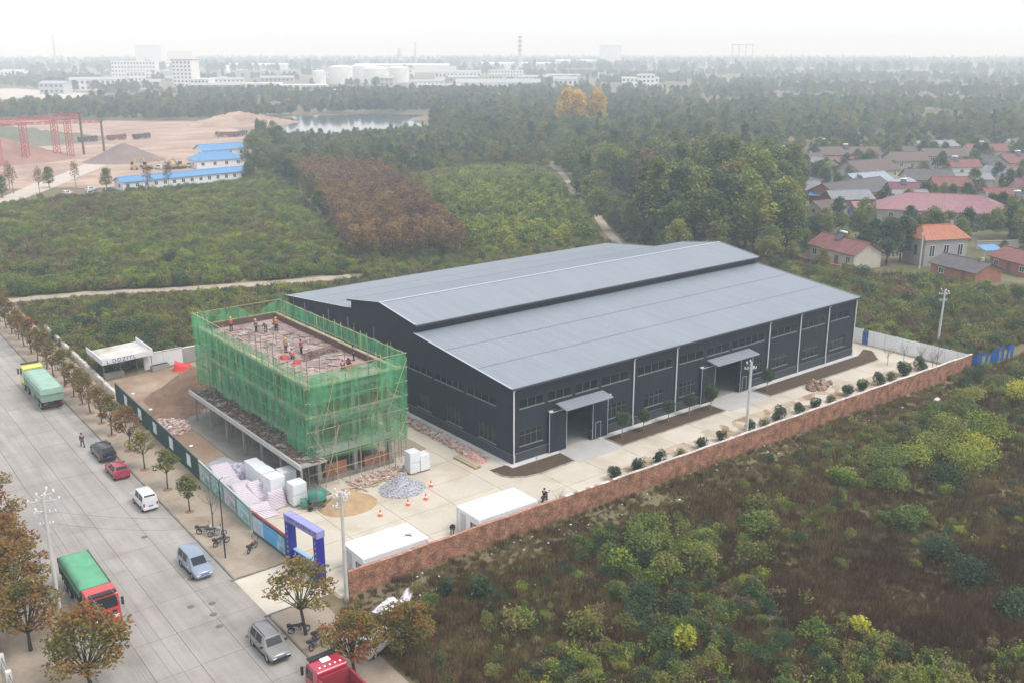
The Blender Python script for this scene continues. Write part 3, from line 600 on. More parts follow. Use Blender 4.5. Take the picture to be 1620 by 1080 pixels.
# ================================================================ VEGETATION LIBRARY
def leafquad(b, c, s, tint, up=0.35):
    d = Vector((rr(-1, 1), rr(-1, 1), rr(-1, 1)*(1 - up))); 
    if d.length < .05: d = Vector((1, 0, 0))
    d.normalize(); nrm = Vector((rr(-1, 1), rr(-1, 1), rr(-.1, 1) + up*2.2)); w = d.cross(nrm)
    if w.length < .05: w = d.orthogonal()
    w.normalize(); h = s*rr(.7, 1.3); w = w*h*rr(.32, .5); c = Vector(c)
    b.add([c - d*h*.55, c - w + d*h*.05, c + d*h*.55, c + w + d*h*.05], [(0, 1, 2, 3)], 0, False, tint)
def crown_mesh(name, lobes, n, leaf, m, tlo=0.0, thi=1.0, shell=0.5, up=.35, droop=0):
    """lobes: (x, y, z, rx, ry, rz). leaves sit mostly in the outer part of each lobe, lobe tints differ"""
    b = MB(); tot = sum(l[3]*l[4] for l in lobes)
    for l in lobes:
        lt = rr(tlo, thi); k = max(6, int(n*l[3]*l[4]/tot))
        for _ in range(k):
            v = Vector((random.gauss(0, 1), random.gauss(0, 1), random.gauss(0, 1)))
            if v.length < 1e-3: continue
            v.normalize(); r = shell + (1 - shell)*random.random()**.6 if random.random() < .8 else random.random()
            r *= rr(.85, 1.15); p = (l[0] + v.x*l[3]*r, l[1] + v.y*l[4]*r, l[2] + v.z*l[5]*r - droop*r*r)
            leafquad(b, p, leaf, min(1, max(0, lt + random.gauss(0, .16))), up)
    return b.mesh(name, m)
def make_tree(nm, h, r, th, n, leaf, leaf_m, bark, nlobe=9, lobe=.48, flat=.75, seed=0, tr=.12, spread=1.0, tlo=.1, thi=.9, lean=.0):
    st = random.getstate(); random.seed(seed + 100)
    b = MB(); top = Vector((rr(-lean, lean), rr(-lean, lean), th)); b.path([(0, 0, -.1), (top.x*.5 + rr(-.05, .05), top.y*.5, th*.5), tuple(top)], [tr*1.25, tr, tr*.8], 7)
    lobes = []; ch = h - th
    for i in range(nlobe):
        a = 2*math.pi*(i*.618) + rr(-.4, .4); f = (i + .5)/nlobe; q = r*spread*math.sin(math.pi*min(1, .22 + .72*f))*rr(.45, .8); z = th + ch*(.16 + .72*f) + rr(-.06, .06)*ch
        e = Vector((math.cos(a)*q, math.sin(a)*q, z)); m1 = top.lerp(e, .5) + Vector((0, 0, -ch*.05))
        b.path([tuple(top - Vector((0, 0, th*.15*random.random()))), tuple(m1), tuple(e)], [tr*.5, tr*.28, tr*.08], 5)
        for _ in range(2):
            e2 = m1.lerp(e, rr(.3, .9)) + Vector((rr(-1, 1), rr(-1, 1), rr(0, .8)))*r*.35; b.tube(m1.lerp(e, rr(0, .5)), e2, tr*.16, tr*.04, 4, caps=False)
        s = r*lobe*rr(.75, 1.25); lobes.append((e.x, e.y, e.z, s, s*rr(.8, 1.2), s*flat*rr(.8, 1.15)))
    lobes.append((top.x, top.y, h - r*lobe*flat*.8, r*lobe, r*lobe, r*lobe*flat))
    tm = b.mesh(nm + '_trunk', bark); cm = crown_mesh(nm + '_crown', lobes, n, leaf, leaf_m, tlo, thi)
    random.setstate(st); return tm, cm
def put_tree(name, meshes, loc, label, scale=1.0, rz=None, group=None, cat='tree'):
    t = thing(name, label, cat, loc, rr(0, 6.28) if rz is None else rz, group); t.scale = scale if hasattr(scale, '__len__') else (scale,)*3
    put('trunk', meshes[0], t); put('crown', meshes[1], t); return t
bark = mat('bark', (0.075, 0.06, 0.05), .95, .2, 3); bark_d = mat('dark_bark', (0.04, 0.034, 0.03), .95, .2, 3); bark_p = mat('pale_bark', (0.16, 0.14, 0.12), .95, .2, 3)
L_rust = leafmat('rusty_leaves', [(.06, .06, .016), (.095, .08, .018), (.12, .072, .018), (.125, .055, .02)], mott=.12, rnd=.25)
L_rustd = leafmat('russet_olive_leaves', [(.045, .046, .012), (.085, .072, .016), (.125, .08, .018), (.135, .065, .018), (.115, .046, .018)], mott=.25, rnd=.2)
L_olive = leafmat('olive_leaves', [(.045, .055, .013), (.085, .088, .02), (.13, .11, .025)], rnd=.2)
L_green = leafmat('green_leaves', [(.028, .044, .013), (.056, .079, .018), (.098, .114, .025)], rnd=.25)
L_dark = leafmat('dark_green_leaves', [(.014, .026, .013), (.026, .044, .019), (.042, .064, .024)], rnd=.2)
L_pale = leafmat('yellow_green_leaves', [(.06, .075, .018), (.105, .118, .025), (.15, .145, .03)], rnd=.2)
L_yellow = leafmat('autumn_yellow_leaves', [(.22, .15, .02), (.30, .20, .022), (.36, .235, .026)], rnd=.1)
L_lemon = leafmat('lemon_leaves', [(.12, .13, .015), (.19, .19, .018), (.25, .23, .022)], rnd=.1)
L_brown = leafmat('brown_leaves', [(.045, .036, .02), (.085, .058, .03), (.12, .08, .04)], rnd=.3)
L_maroon = leafmat('maroon_leaves', [(.055, .036, .022), (.095, .052, .03), (.135, .07, .03), (.16, .105, .03)], mott=.03, rnd=.3)
L_dry = leafmat('dry_grass', [(.06, .042, .02), (.115, .082, .038), (.19, .14, .065)], mott=.1, rnd=.3, transl=.15)
L_weed = leafmat('reddish_weeds', [(.028, .015, .008), (.058, .032, .016), (.10, .062, .03)], mott=.1, rnd=.25, transl=.15)
L_scrub = leafmat('scrub_leaves', [(.024, .036, .011), (.048, .072, .015), (.08, .105, .02), (.12, .125, .026), (.115, .09, .032)], mott=.06, rnd=.35)
L_young = leafmat('bright_scrub_leaves', [(.036, .058, .012), (.07, .105, .016), (.12, .148, .02), (.18, .178, .024)], mott=.06, rnd=.3)
T_street = [make_tree('street', 5.8, 1.75, 2.0, 1250, .24, L_rust, bark_d, 13, .36, .85, seed=i, tr=.085, lean=.25) for i in range(4)]
T_streeto = [make_tree('streeto', 5.4, 1.75, 2.3, 1300, .23, L_olive, bark_d, 12, .38, .75, seed=10 + i, tr=.085, lean=.2) for i in range(3)]
T_big = [make_tree('bigrust', 7.2, 3.9, 2.3, 3600, .26, L_rustd, bark_d, 26, .27, .62, seed=20 + i, tr=.16, lean=.4) for i in range(3)]
T_sparse = [make_tree('sparse', 6.2, 3.2, 2.4, 1500, .23, L_rustd, bark_d, 20, .26, .55, seed=27 + i, tr=.12, lean=.3) for i in range(2)]
def forest(nm, m, n, sd, **k): return [make_tree(nm, 13, 4.4, 2.6, int(n*1.9), .54, m, bark, 15, .42, .85, seed=sd + i, tr=.24, lean=.5, **k) for i in range(3)]
F_green = forest('fgreen', L_green, 1500, 30); F_dark = forest('fdark', L_dark, 1500, 34); F_olive = forest('folive', L_olive, 1300, 38); F_pale = forest('fpale', L_pale, 1200, 42); F_brown = forest('fbrown', L_brown, 800, 46)
F_tall = [make_tree('poplar', 17, 2.4, 2.2, 1300, .7, L_green, bark, 16, .5, 1.5, seed=50 + i, tr=.22, spread=.7) for i in range(3)]
F_yellow = [make_tree('ypoplar', 19, 5.0, 2.6, 3000, .8, L_yellow, bark, 24, .42, 1.1, seed=54 + i, tr=.25, spread=.9) for i in range(2)]
T_grove = [make_tree('grove', 9.0, 1.5, 3.6, 420, .38, L_maroon, bark, 9, .6, 1.5, seed=60 + i, tr=.08, lean=.25) for i in range(4)]
T_young = [make_tree('young', 4.6, 2.1, .5, 620, .42, L_young, bark, 9, .5, .85, seed=66 + i, tr=.07) for i in range(4)]
T_lolli_ = [make_tree('lolli', 3.2, 1.1, 1.2, 2400, .17, L_dark, bark_p, 9, .66, .95, seed=72 + i, tr=.055) for i in range(2)]
def shrub_mesh(nm, r, h, n, leaf, m, seed, k=6, up=.35):
    st = random.getstate(); random.seed(seed + 500); lobes = []
    for i in range(k): a = 6.28*i/k + rr(-.5, .5); q = r*rr(.25, .62); s = r*rr(.34, .6); lobes.append((math.cos(a)*q, math.sin(a)*q, h*rr(.3, .6), s, s, h*rr(.3, .42)))
    lobes.append((rr(-.15, .15), rr(-.15, .15), h*.62, r*.5, r*.5, h*.4)); me = crown_mesh(nm, lobes, n, leaf, m, .05, .95, .45, up); random.setstate(st); return me
def ball(nm, z, r, h, n, leaf, m, seed):
    st = random.getstate(); random.seed(seed + 900); lobes = [(0, 0, z, r*.86, r*.86, h*.86)] + [(rr(-.5, .5)*r, rr(-.5, .5)*r, z + rr(-.5, .6)*h, r*.5, r*.5, h*.5) for _ in range(6)]; me = crown_mesh(nm, lobes, n, leaf, m, .2, .8, .72, .3); random.setstate(st); return me
T_lolli = [(T_lolli_[i][0], ball('lolli_ball', 2.15, .95, 1.0, 1500, .17, L_dark, i)) for i in range(2)]
def tuft_mesh(nm, r, h, n, w, m, seed, lean=.35):
    st = random.getstate(); random.seed(seed + 700); b = MB()
    for i in range(n):
        a = rr(0, 6.28); q = r*random.random()**.5; x, y = math.cos(a)*q, math.sin(a)*q; hh = h*rr(.5, 1.1); l = Vector((rr(-1, 1), rr(-1, 1), 0))*lean*hh; t = Vector((-math.sin(a*3), math.cos(a*3), 0))*w*rr(.6, 1.4)
        b.add([(x - t.x, y - t.y, -.05), (x + t.x, y + t.y, -.05), (x + l.x*.6 + t.x*.8, y + l.y*.6 + t.y*.8, hh*.65), (x + l.x, y + l.y, hh), (x + l.x*.6 - t.x*.8, y + l.y*.6 - t.y*.8, hh*.65)], [(0, 1, 2, 3, 4)], 0, False, random.random())
    me = b.mesh(nm, m); random.setstate(st); return me
S_scrub = [shrub_mesh('scrub', 1.25, 1.6, 1150, .14, L_scrub, i) for i in range(4)]; S_bright = [shrub_mesh('bright', 1.2, 1.6, 1150, .14, L_young, 10 + i) for i in range(3)]
S_dark = [shrub_mesh('darkshrub', 1.3, 1.8, 1200, .14, L_dark, 20 + i) for i in range(2)]; S_brown = [shrub_mesh('brownshrub', 1.1, 1.3, 420, .16, L_brown, 30 + i) for i in range(3)]
S_oliv = [shrub_mesh('oliveshrub', 1.2, 1.5, 1050, .14, L_olive, 40 + i) for i in range(2)]
G_dry = [tuft_mesh('dry', .5, .75, 60, .016, L_dry, i) for i in range(3)]; G_weed = [tuft_mesh('weed', .55, 1.0, 70, .018, L_weed, 10 + i, .22) for i in range(3)]; G_green = [tuft_mesh('greentuft', .5, .55, 50, .02, L_scrub, 20 + i) for i in range(2)]
# ---------------------------------------------------------------- scattering of uncountable cover (geometry nodes)
def scatter(name, pts, meshes, label, cat):
    """pts: (x, y, z, scale, index into meshes). one object; every tuft an instance of a small mesh"""
    c = bpy.data.collections.new(name + '_kinds')
    for i, me in enumerate(meshes): o = bpy.data.objects.new('%s_kind_%02d' % (name, i), me); c.objects.link(o)
    me = bpy.data.meshes.new(name); me.from_pydata([p[:3] for p in pts], [], [])
    a = me.attributes.new('sc', 'FLOAT', 'POINT'); a.data.foreach_set('value', [p[3] for p in pts])
    a = me.attributes.new('ix', 'INT', 'POINT'); a.data.foreach_set('value', [p[4] for p in pts])
    a = me.attributes.new('rz', 'FLOAT', 'POINT'); a.data.foreach_set('value', [rr(0, 6.28) for p in pts])
    o = bpy.data.objects.new(name, me); col.objects.link(o)
    ng = bpy.data.node_groups.new(name + '_scatter', 'GeometryNodeTree'); ng.interface.new_socket('Geometry', in_out='INPUT', socket_type='NodeSocketGeometry'); ng.interface.new_socket('Geometry', in_out='OUTPUT', socket_type='NodeSocketGeometry')
    n, l = ng.nodes, ng.links; gi, go = n.new('NodeGroupInput'), n.new('NodeGroupOutput'); ci = n.new('GeometryNodeCollectionInfo'); ci.inputs['Collection'].default_value = c; ci.inputs['Separate Children'].default_value = True; ci.inputs['Reset Children'].default_value = True
    ip = n.new('GeometryNodeInstanceOnPoints'); ip.inputs['Pick Instance'].default_value = True
    def attr(nm, t): q = n.new('GeometryNodeInputNamedAttribute'); q.data_type = t; q.inputs['Name'].default_value = nm; return q.outputs['Attribute']
    cb = n.new('ShaderNodeCombineXYZ'); l.new(attr('rz', 'FLOAT'), cb.inputs['Z'])
    l.new(gi.outputs[0], ip.inputs['Points']); l.new(ci.outputs[0], ip.inputs['Instance']); l.new(attr('ix', 'INT'), ip.inputs['Instance Index']); l.new(cb.outputs[0], ip.inputs['Rotation']); l.new(attr('sc', 'FLOAT'), ip.inputs['Scale']); l.new(ip.outputs[0], go.inputs[0])
    md = o.modifiers.new('scatter', 'NODES'); md.node_group = ng
    return tag(o, label, cat, kind='stuff')
fwd = Vector((math.cos(HEAD), math.sin(HEAD))); rgt = Vector((math.sin(HEAD), -math.cos(HEAD)))
def seen(x, y, margin=12.0):       # is this spot anywhere near the view
    v = Vector((x - CAM.x, y - CAM.y)); d = v.dot(fwd); s = v.dot(rgt); return d > 20 and abs(s) < d*.56 + margin
def inpoly(x, y, poly):
    c = False; j = len(poly) - 1
    for i in range(len(poly)):
        (xa, ya), (xb, yb) = poly[j], poly[i]
        if (ya > y) != (yb > y) and x < (xb - xa)*(y - ya)/(yb - ya) + xa: c = not c
        j = i
    return c
from mathutils import noise as mnoise
def nz(x, y, s, o=0.0): return mnoise.noise(Vector((x*s, y*s, o)))       # about -1..1
def fill(poly, per, test=None):
    xs = [p[0] for p in poly]; ys = [p[1] for p in poly]; A = (max(xs) - min(xs))*(max(ys) - min(ys)); out = []
    for _ in range(int(A/per)):
        x, y = rr(min(xs), max(xs)), rr(min(ys), max(ys))
        if inpoly(x, y, poly) and seen(x, y) and (test is None or test(x, y)): out.append((x, y))
    return out
TRACK1 = [(-31, 119), (-25.1, 117.4), (-13.9, 114.4), (3.6, 106.3), (20.8, 99.8), (34, 96)]; TRACK2 = [(98, 80), (121.5, 113.5), (150.1, 152.6), (189.8, 208.6), (196, 220)]
def dseg(x, y, line):
    m = 1e9
    for i in range(len(line) - 1):
        a, c = Vector(line[i]), Vector(line[i + 1]); p = Vector((x, y)); t = max(0, min(1, (p - a).dot(c - a)/(c - a).length_squared)); m = min(m, (a + (c - a)*t - p).length)
    return m
off_track = lambda x, y: dseg(x, y, TRACK1) > (2.6 if above(x, y) else 7.0) and dseg(x, y, TRACK2) > 2.0
def above(x, y): return y > 104.5 - (x - 7)*.42       # beyond the dirt track as seen from the site
off_verge = lambda x, y: dseg(x, y, TRACK1) > 2.2 and dseg(x, y, TRACK2) > 1.8
roadside = lambda x, y: x > rd(y, 6.5)[0]
# ---------------------------------------------------------------- foreground waste ground
R_fore = [(-30.4, -15.0), (-28.2, -13.4), (72.8, -15.6), (84, -16.2), (150, -14), (150, -70), (-34, -70), (-30.6, -40)]
def sapling_mesh(nm, h, n, leaf, m, seed):
    """loose upright shoots, each with its own leaves up the stem"""
    st = random.getstate(); random.seed(seed + 1300); b = MB()
    for i in range(n):
        a, q = rr(0, 6.28), rr(0, .55); x, y = math.cos(a)*q, math.sin(a)*q; hh = h*rr(.5, 1.1); lx, ly = rr(-.35, .35)*hh, rr(-.35, .35)*hh; tn = random.random(); b.add([(x - .012, y, 0), (x + .012, y, 0), (x + lx, y + ly, hh)], [(0, 1, 2)], 0, False, tn*.3)
        for k in range(16): f = rr(.2, 1.02); leafquad(b, (x + lx*f + rr(-.12, .12), y + ly*f + rr(-.12, .12), hh*f), leaf*rr(.7, 1.2), min(1, max(0, tn + rr(-.2, .2))), .3)
    me = b.mesh(nm, m); random.setstate(st); return me
S_shoot = [sapling_mesh('shoots', 1.7, 14, .16, m, i) for i, m in enumerate((L_scrub, L_young, L_olive, L_brown, L_scrub, L_brown))]
kinds = S_scrub + S_bright + S_dark + S_brown + S_oliv + S_shoot; K = {'s': (0, 4), 'b': (4, 7), 'd': (7, 9), 'n': (9, 12), 'o': (12, 14), 'h': (14, 20)}
def pick(k): a, c = K[k]; return random.randrange(a, c)
def walld(y, x): return -13.15 - (x + 28.3)*.0217 - y          # metres out from the brick wall
pts = []
for x, y in fill(R_fore, .55):
    d = walld(y, x); t = nz(x, y, .09, 1) + .5*nz(x, y, .3, 2)
    band = (x - 8)*.62 + (y + 44)           # a bare brown swathe runs across the waste ground
    bare = abs(band) < 7 + 3*nz(x, y, .1, 5) and x > 0
    if d < 5 + 3*nz(x, y, .15, 9) and random.random() < .88: continue
    if bare and random.random() < .88: continue
    wA = math.exp(-((x + 3)/10)**2 - ((y + 25)/6)**2); wB = 1/(1 + math.exp(-(x - 22)/4))*(1/(1 + math.exp(-(y + 35)/2))); wC = .7 if (y < -31 and x < 2) else 0; wD = .9 if band < -9 and x > 5 else 0
    wt = max(wA, wB*.62, wC, wD*.5, .16); wt = min(1, max(.04, wt*(1 + 1.1*t)))
    if random.random() > wt*.72: continue
    k = random.choices('sbdnoh', (3, 2.6 if t > .1 else 1.0, 2.2, 2.0, 1.6, 6))[0]; s = rr(.4, 1.0)*(.65 + .6*wt); pts.append((x, y, -.05, s, pick(k)))
scatter('scrub', pts, kinds, 'mixed low green and brown scrub covering the waste ground before the brick wall', 'scrub')
gk = G_dry + G_weed + G_green; pts = []
for x, y in fill(R_fore, .11):
    d = walld(y, x); band = (x - 8)*.62 + (y + 44); t = nz(x, y, .12, 7)
    if abs(band) < 9 and x > -5: i = random.choice((3, 4, 5, 3, 4, 5, 0, 1, 2))
    elif d < 6: i = random.choice((0, 1, 2, 0, 1, 2, 6, 7, 3))
    else: i = random.choice((0, 3, 4, 0, 6, 7, 1, 2, 1) if t < .1 else (0, 6, 7, 6, 3, 2))
    if d < 3 and random.random() < .25: continue
    g_ = .85 + .6*nz(x, y, .22, 13) + .35*nz(x, y, .7, 14)
    if g_ < .45 and random.random() < .75: continue
    pts.append((x, y, 0, rr(.55, 1.2)*max(.35, g_)*(.7 if d < 5 else 1), i))
scatter('weeds', pts, gk, 'dry brown grass and reddish weeds over the waste ground in front', 'weeds')
# shrubs there that stand out singly
def shrub(x, y, r, h, m, label, n=900, leaf=.24, k=8, group=None, name='shrub'):
    seed = int(abs(x*31 + y*17)) % 997; me = shrub_mesh('foliage', r, h, n, leaf, m, seed, k); t = thing(name, label, 'shrub', (x, y, 0), rr(0, 6.28), group)
    put('foliage', me, t); b = MB()
    for i in range(6): a = 6.28*i/6 + rr(-.3, .3); b.path([(0, 0, -.05), (math.cos(a)*r*.25, math.sin(a)*r*.25, h*.35), (math.cos(a)*r*.5, math.sin(a)*r*.5, h*.7)], [.04, .03, .012], 5)
    b.build('stem', bark_d, t); return t
for (x, y, r, h, m, lab) in [
    (14.9, -45.6, 2.1, 2.7, L_dark, 'dark blue-green rounded bush at the right edge of the waste ground'),
    (13.0, -50.2, 2.0, 2.5, L_dark, 'dark bush at the bottom right edge, nearest of the dark pair'),
    (17.2, -41.2, 1.9, 2.2, L_dark, 'small dark bush beyond the rounded dark bush at right'),
    (19.4, -36.2, 1.9, 2.4, L_green, 'mid green bush on the near rim of the brown swathe'),
    (22.2, -36.0, 1.9, 2.0, L_green, 'leafy green bush above the brown weed swathe at right'),
    (30.5, -27.5, 2.9, 3.0, L_green, 'broad green thicket below the right half of the brick wall'),
    (34.5, -28.6, 3.0, 3.0, L_young, 'bright yellow-green thicket right of the broad green thicket'),
    (39.5, -28.5, 3.0, 2.8, L_pale, 'yellowest thicket among the bushes below the far brick wall'),
    (38.0, -33.0, 3.0, 3.0, L_young, 'yellow-green thicket at the right edge of the picture'),
    (45.5, -27.0, 3.0, 2.9, L_pale, 'yellow-green thicket reaching the right edge below the blue fence'),
    (54.0, -24.0, 2.6, 2.8, L_green, 'dark green bush by the end of the brick wall'),
    (-3.6, -23.6, 2.3, 2.8, L_green, 'leafy green shrub clump in the middle of the foreground'),
    (-0.6, -21.8, 2.1, 2.6, L_green, 'leafy green shrub right behind the middle clump'),
    (-7.4, -24.6, 1.9, 2.2, L_young, 'bright green shrub left of the middle clump'),
    (-5.0, -28.0, 2.0, 2.1, L_scrub, 'olive green shrub in front of the middle clump'),
    (-1.0, -29.0, 2.0, 2.0, L_scrub, 'loose olive shrub right of centre in the foreground'),
    (-19.6, -20.4, 1.1, 2.0, L_dark, 'small upright dark shrub near the fallen plastic sheet'),
    (-21.9, -18.6, .8, 1.9, L_dark, 'slim dark shrub standing alone by the litter'),
    (-16.6, -30.4, 1.9, 2.5, L_olive, 'olive yellow bush at the bottom middle edge'),
    (-13.6, -35.6, 1.4, 2.1, L_green, 'green bush at the bottom edge right of the olive bush'),
    (-12.2, -36.6, 1.2, 2.4, L_lemon, 'bright yellow bush at the bottom edge'),
    (-3.0, -42.0, 1.6, 1.8, L_young, 'fresh green shrub at the bottom edge inside the brown weeds'),
    (1.0, -43.6, 1.1, 1.3, L_lemon, 'low golden clump at the bottom edge beside the fresh green shrub'),
    (27.0, -30.6, 2.4, 2.6, L_green, 'green thicket in front of the broad thicket at right'), (33.0, -33.4, 2.6, 2.8, L_dark, 'dark thicket between the yellow-green thickets at right'), (43.0, -31.6, 2.8, 2.8, L_lemon, 'lemon yellow thicket at the right edge'), (50.0, -29.4, 3.0, 3.0, L_young, 'bright green thicket at the right edge above the lemon one'), (48.5, -23.6, 2.2, 2.2, L_green, 'green bush below the far quarter of the brick wall'), (60.0, -22.0, 2.4, 2.4, L_pale, 'yellow-green bush just below the blue fence'), (66, -26, 3.2, 3.2, L_lemon, 'large lemon-green thicket at the right edge by the blue fence'), (24.6, -26.0, 2.0, 2.0, L_young, 'bright green bush left of the broad green thicket'), (8.6, -27.6, 2.2, 2.0, L_green, 'green shrub on the slope under the middle of the wall'), (3.6, -31.0, 1.9, 1.8, L_olive, 'olive shrub at the left end of the brown swathe'), (-9.6, -30.0, 1.9, 2.0, L_dark, 'dark green shrub at the bottom between the olive and middle clumps'), (-20.0, -26.0, 1.6, 1.6, L_scrub, 'mixed green shrub at the bottom left of the waste ground'),
    (12.5, -24.5, 1.7, 1.7, L_olive, 'dull olive shrub on the slope under the middle of the brick wall')]:
    shrub(x, y, r, h*1.15, m, lab, n=int(620*r), leaf=.22, k=9)
# ---------------------------------------------------------------- scrub behind the site and in the left field
pts = []; R_back = [(-27.5, 62), (-2, 62.5), (72, 62.5), (98, 82), (62, 94), (34, 95), (20, 99), (4, 105), (-14, 113), (-26, 116.5)]
for x, y in fill(R_back, .9, lambda x, y: roadside(x, y) and off_track(x, y)):
    t = nz(x, y, .07, 3); k = random.choices('sbdno', (2.4, 1.6 if t > 0 else .5, 1.2, 3 if t < .05 else 1.2, 2.2))[0] if random.random() < .6 else 'h'; pts.append((x, y, -.05, rr(.55, 1.25), pick(k)))
R_left = [(-27, 119), (-13, 117), (4, 109), (21, 102.5), (36, 99), (47, 122), (86, 225), (80, 252), (45, 250), (20, 252), (-3, 245), (-26, 200)]
for x, y in fill(R_left, 1.15, lambda x, y: roadside(x, y) and off_track(x, y)):
    t = nz(x, y, .03, 4) + .4*nz(x, y, .11, 5); near = y + .35*x < 135
    k = random.choices('sbdnoh', (3, 7 if t > -.1 else 1.4, 2.4 if near else .3, 3 if t < -.2 else .4, 2.6, 6))[0]; pts.append((x, y, -.05, rr(.5, 1.3)*(1.25 if near else 1)*(1 + .7*max(-.6, nz(x, y, .15, 11))), pick(k))) if not (t < -.32 and random.random() < .7) else None
R_right = [(75, -13), (74.5, 40), (98, 66), (116, 56), (114, 44), (122, 20), (128, 2), (135, -14)]
for x, y in fill(R_right, 1.5, lambda x, y: x > 74.8):
    t = nz(x, y, .06, 6); k = random.choices('sbdnoh', (2, 1.6 if t > 0 else .5, 1.2, 3.5 if t < .1 else 1.4, 2.4, 5))[0]; pts.append((x, y, -.05, rr(.5, 1.5), pick(k)))
R_strip = [rd(62, 6.4), rd(200, 6.4), (-24, 240), (-27.5, 118), (-27.6, 62)]
for x, y in fill(R_strip, 1.2, lambda x, y: roadside(x, y) and off_track(x, y)): pts.append((x, y, -.05, rr(.5, 1.1), pick(random.choice('sodn'))))
for poly in ([(28, 97.5), (64, 93), (63, 97), (41, 107), (48, 126), (36, 101)], [(104, 86), (112, 84), (132, 100), (172, 150), (162, 160), (120, 114)], [(72, 246), (84, 222), (106, 260), (104, 266), (80, 256)], [(62, 94), (98, 82), (101, 91), (64, 97)]):
    for x, y in fill(poly, 1.0, off_verge): pts.append((x, y, -.05, rr(.4, 1.1), pick(random.choice('ssbonod'))))
scatter('undergrowth', pts, kinds, 'tangled green and brown undergrowth in the fields behind the site', 'undergrowth')
pts = []
for poly, per in (([(104, 86), (112, 84), (132, 100), (172, 150), (162, 160), (120, 114)], .4), (R_back, .45), (R_right, .5), (R_strip, .6), (R_left, 1.2)):
    for x, y in fill(poly, per, lambda x, y: off_verge(x, y) and roadside(x, y)): pts.append((x, y, 0, rr(.7, 1.5)*(.5 if dseg(x, y, TRACK1) < 7 else 1), random.choice((0, 1, 2, 6, 7, 6, 3, 4))))
scatter('rough_grass', pts, gk, 'rough tawny grass between the bushes behind the site', 'grass')
# a few dark and pale bushes behind the site that read singly
for (x, y, r, h, m, lab) in [(-17.5, 79.5, 3.4, 3.6, L_dark, 'large dark green bush behind the low back wall near the road'), (-13.2, 83, 2.6, 2.8, L_green, 'green bush right of the large dark one behind the back wall'), (-21.0, 88, 2.6, 2.6, L_dark, 'dark bush nearer the dirt track behind the back wall'),
    (-4.0, 78, 2.8, 2.8, L_pale, 'yellowish bush behind the back wall beside the netted building'), (6.5, 84, 3.2, 3.2, L_olive, 'broad olive bush behind the green netting'), (16, 90, 3.0, 2.8, L_pale, 'pale yellow-green bush beside the hall by the track end'), (-9, 92, 2.4, 2.4, L_brown, 'brown withered bush midway to the dirt track'),
    (93.6, 8.2, 3.0, 3.2, L_pale, 'yellow-green bush right behind the white fence'), (98.5, 4.5, 3.6, 4.2, L_dark, 'large dark bush beside the pole beyond the white fence'), (108, 2.5, 4.0, 4.6, L_green, 'large green bush near the right edge below the village'), (104.0, 13.5, 3.6, 3.4, L_brown, 'leafless pinkish-brown bush above the white fence'), (112, 20, 3.0, 3.0, L_brown, 'withered brown bush below the orange roofed house'), (80.5, 12.5, 2.6, 2.4, L_pale, 'low yellow bush behind the far corner of the hall'), (118, -6, 4.0, 4.0, L_green, 'wide green bush at the right edge above the blue fence'), (90, -6.5, 2.6, 2.6, L_scrub, 'olive bush behind the blue panels')]:
    shrub(x, y, r, h, m, lab, n=int(330*r), leaf=.3, k=10)
# ---------------------------------------------------------------- maroon grove and young plantation: countable trees
R_grove = [(41, 106), (62, 95.5), (68, 106), (108, 190), (120, 232), (103, 258)]
gp = []
for x, y in fill(R_grove, 7.0):
    if all((x - a)**2 + (y - c)**2 > 3.2 for a, c in gp): gp.append((x, y))
gp.sort(key=lambda p: (p[0] - CAM.x)**2 + (p[1] - CAM.y)**2)
for x, y in gp[:290]: put_tree('grove_tree', random.choice(T_grove), (x, y, 0), 'slender maroon-brown tree in the dense autumn grove behind the hall', (rr(.9, 1.2), rr(.9, 1.2), rr(.7, 1.0)), group='maroon grove trees')
if len(gp) > 290: scatter('grove', [(x, y, 0, rr(.7, 1.0), random.randrange(4)) for x, y in gp[290:]], [t[1] for t in T_grove], 'far part of the maroon-brown autumn grove', 'grove')
R_plant = [(69, 106), (64, 97), (101, 91), (187, 208), (166, 226), (125, 216), (109, 190)]
pp = []
for x, y in fill(R_plant, 9.0, lambda x, y: dseg(x, y, TRACK2) > 5.5):
    if all((x - a)**2 + (y - c)**2 > 5.0 for a, c in pp): pp.append((x, y))
pp.sort(key=lambda p: (p[0] - CAM.x)**2 + (p[1] - CAM.y)**2)
for x, y in pp[:295]: put_tree('young_tree', random.choice(T_young), (x, y, -.2), 'bushy young green tree in the plantation beside the footpath', rr(.6, 1.05), group='plantation trees')
pts = [(x, y, -.1, rr(.7, 1.3), random.randrange(7)) for x, y in fill(R_plant, 2.4, lambda x, y: dseg(x, y, TRACK2) > 4)] + [(x, y, -.1, rr(.8, 1.5), random.choice((0, 1, 9, 10, 11))) for x, y in fill(R_grove, 4)] + [(x, y, -.2, rr(2.2, 3.0), random.choice((0, 1, 2, 3, 4))) for x, y in pp[295:]]
scatter('plantation_scrub', pts, kinds, 'green scrub growing between the plantation trees and the grove', 'scrub')
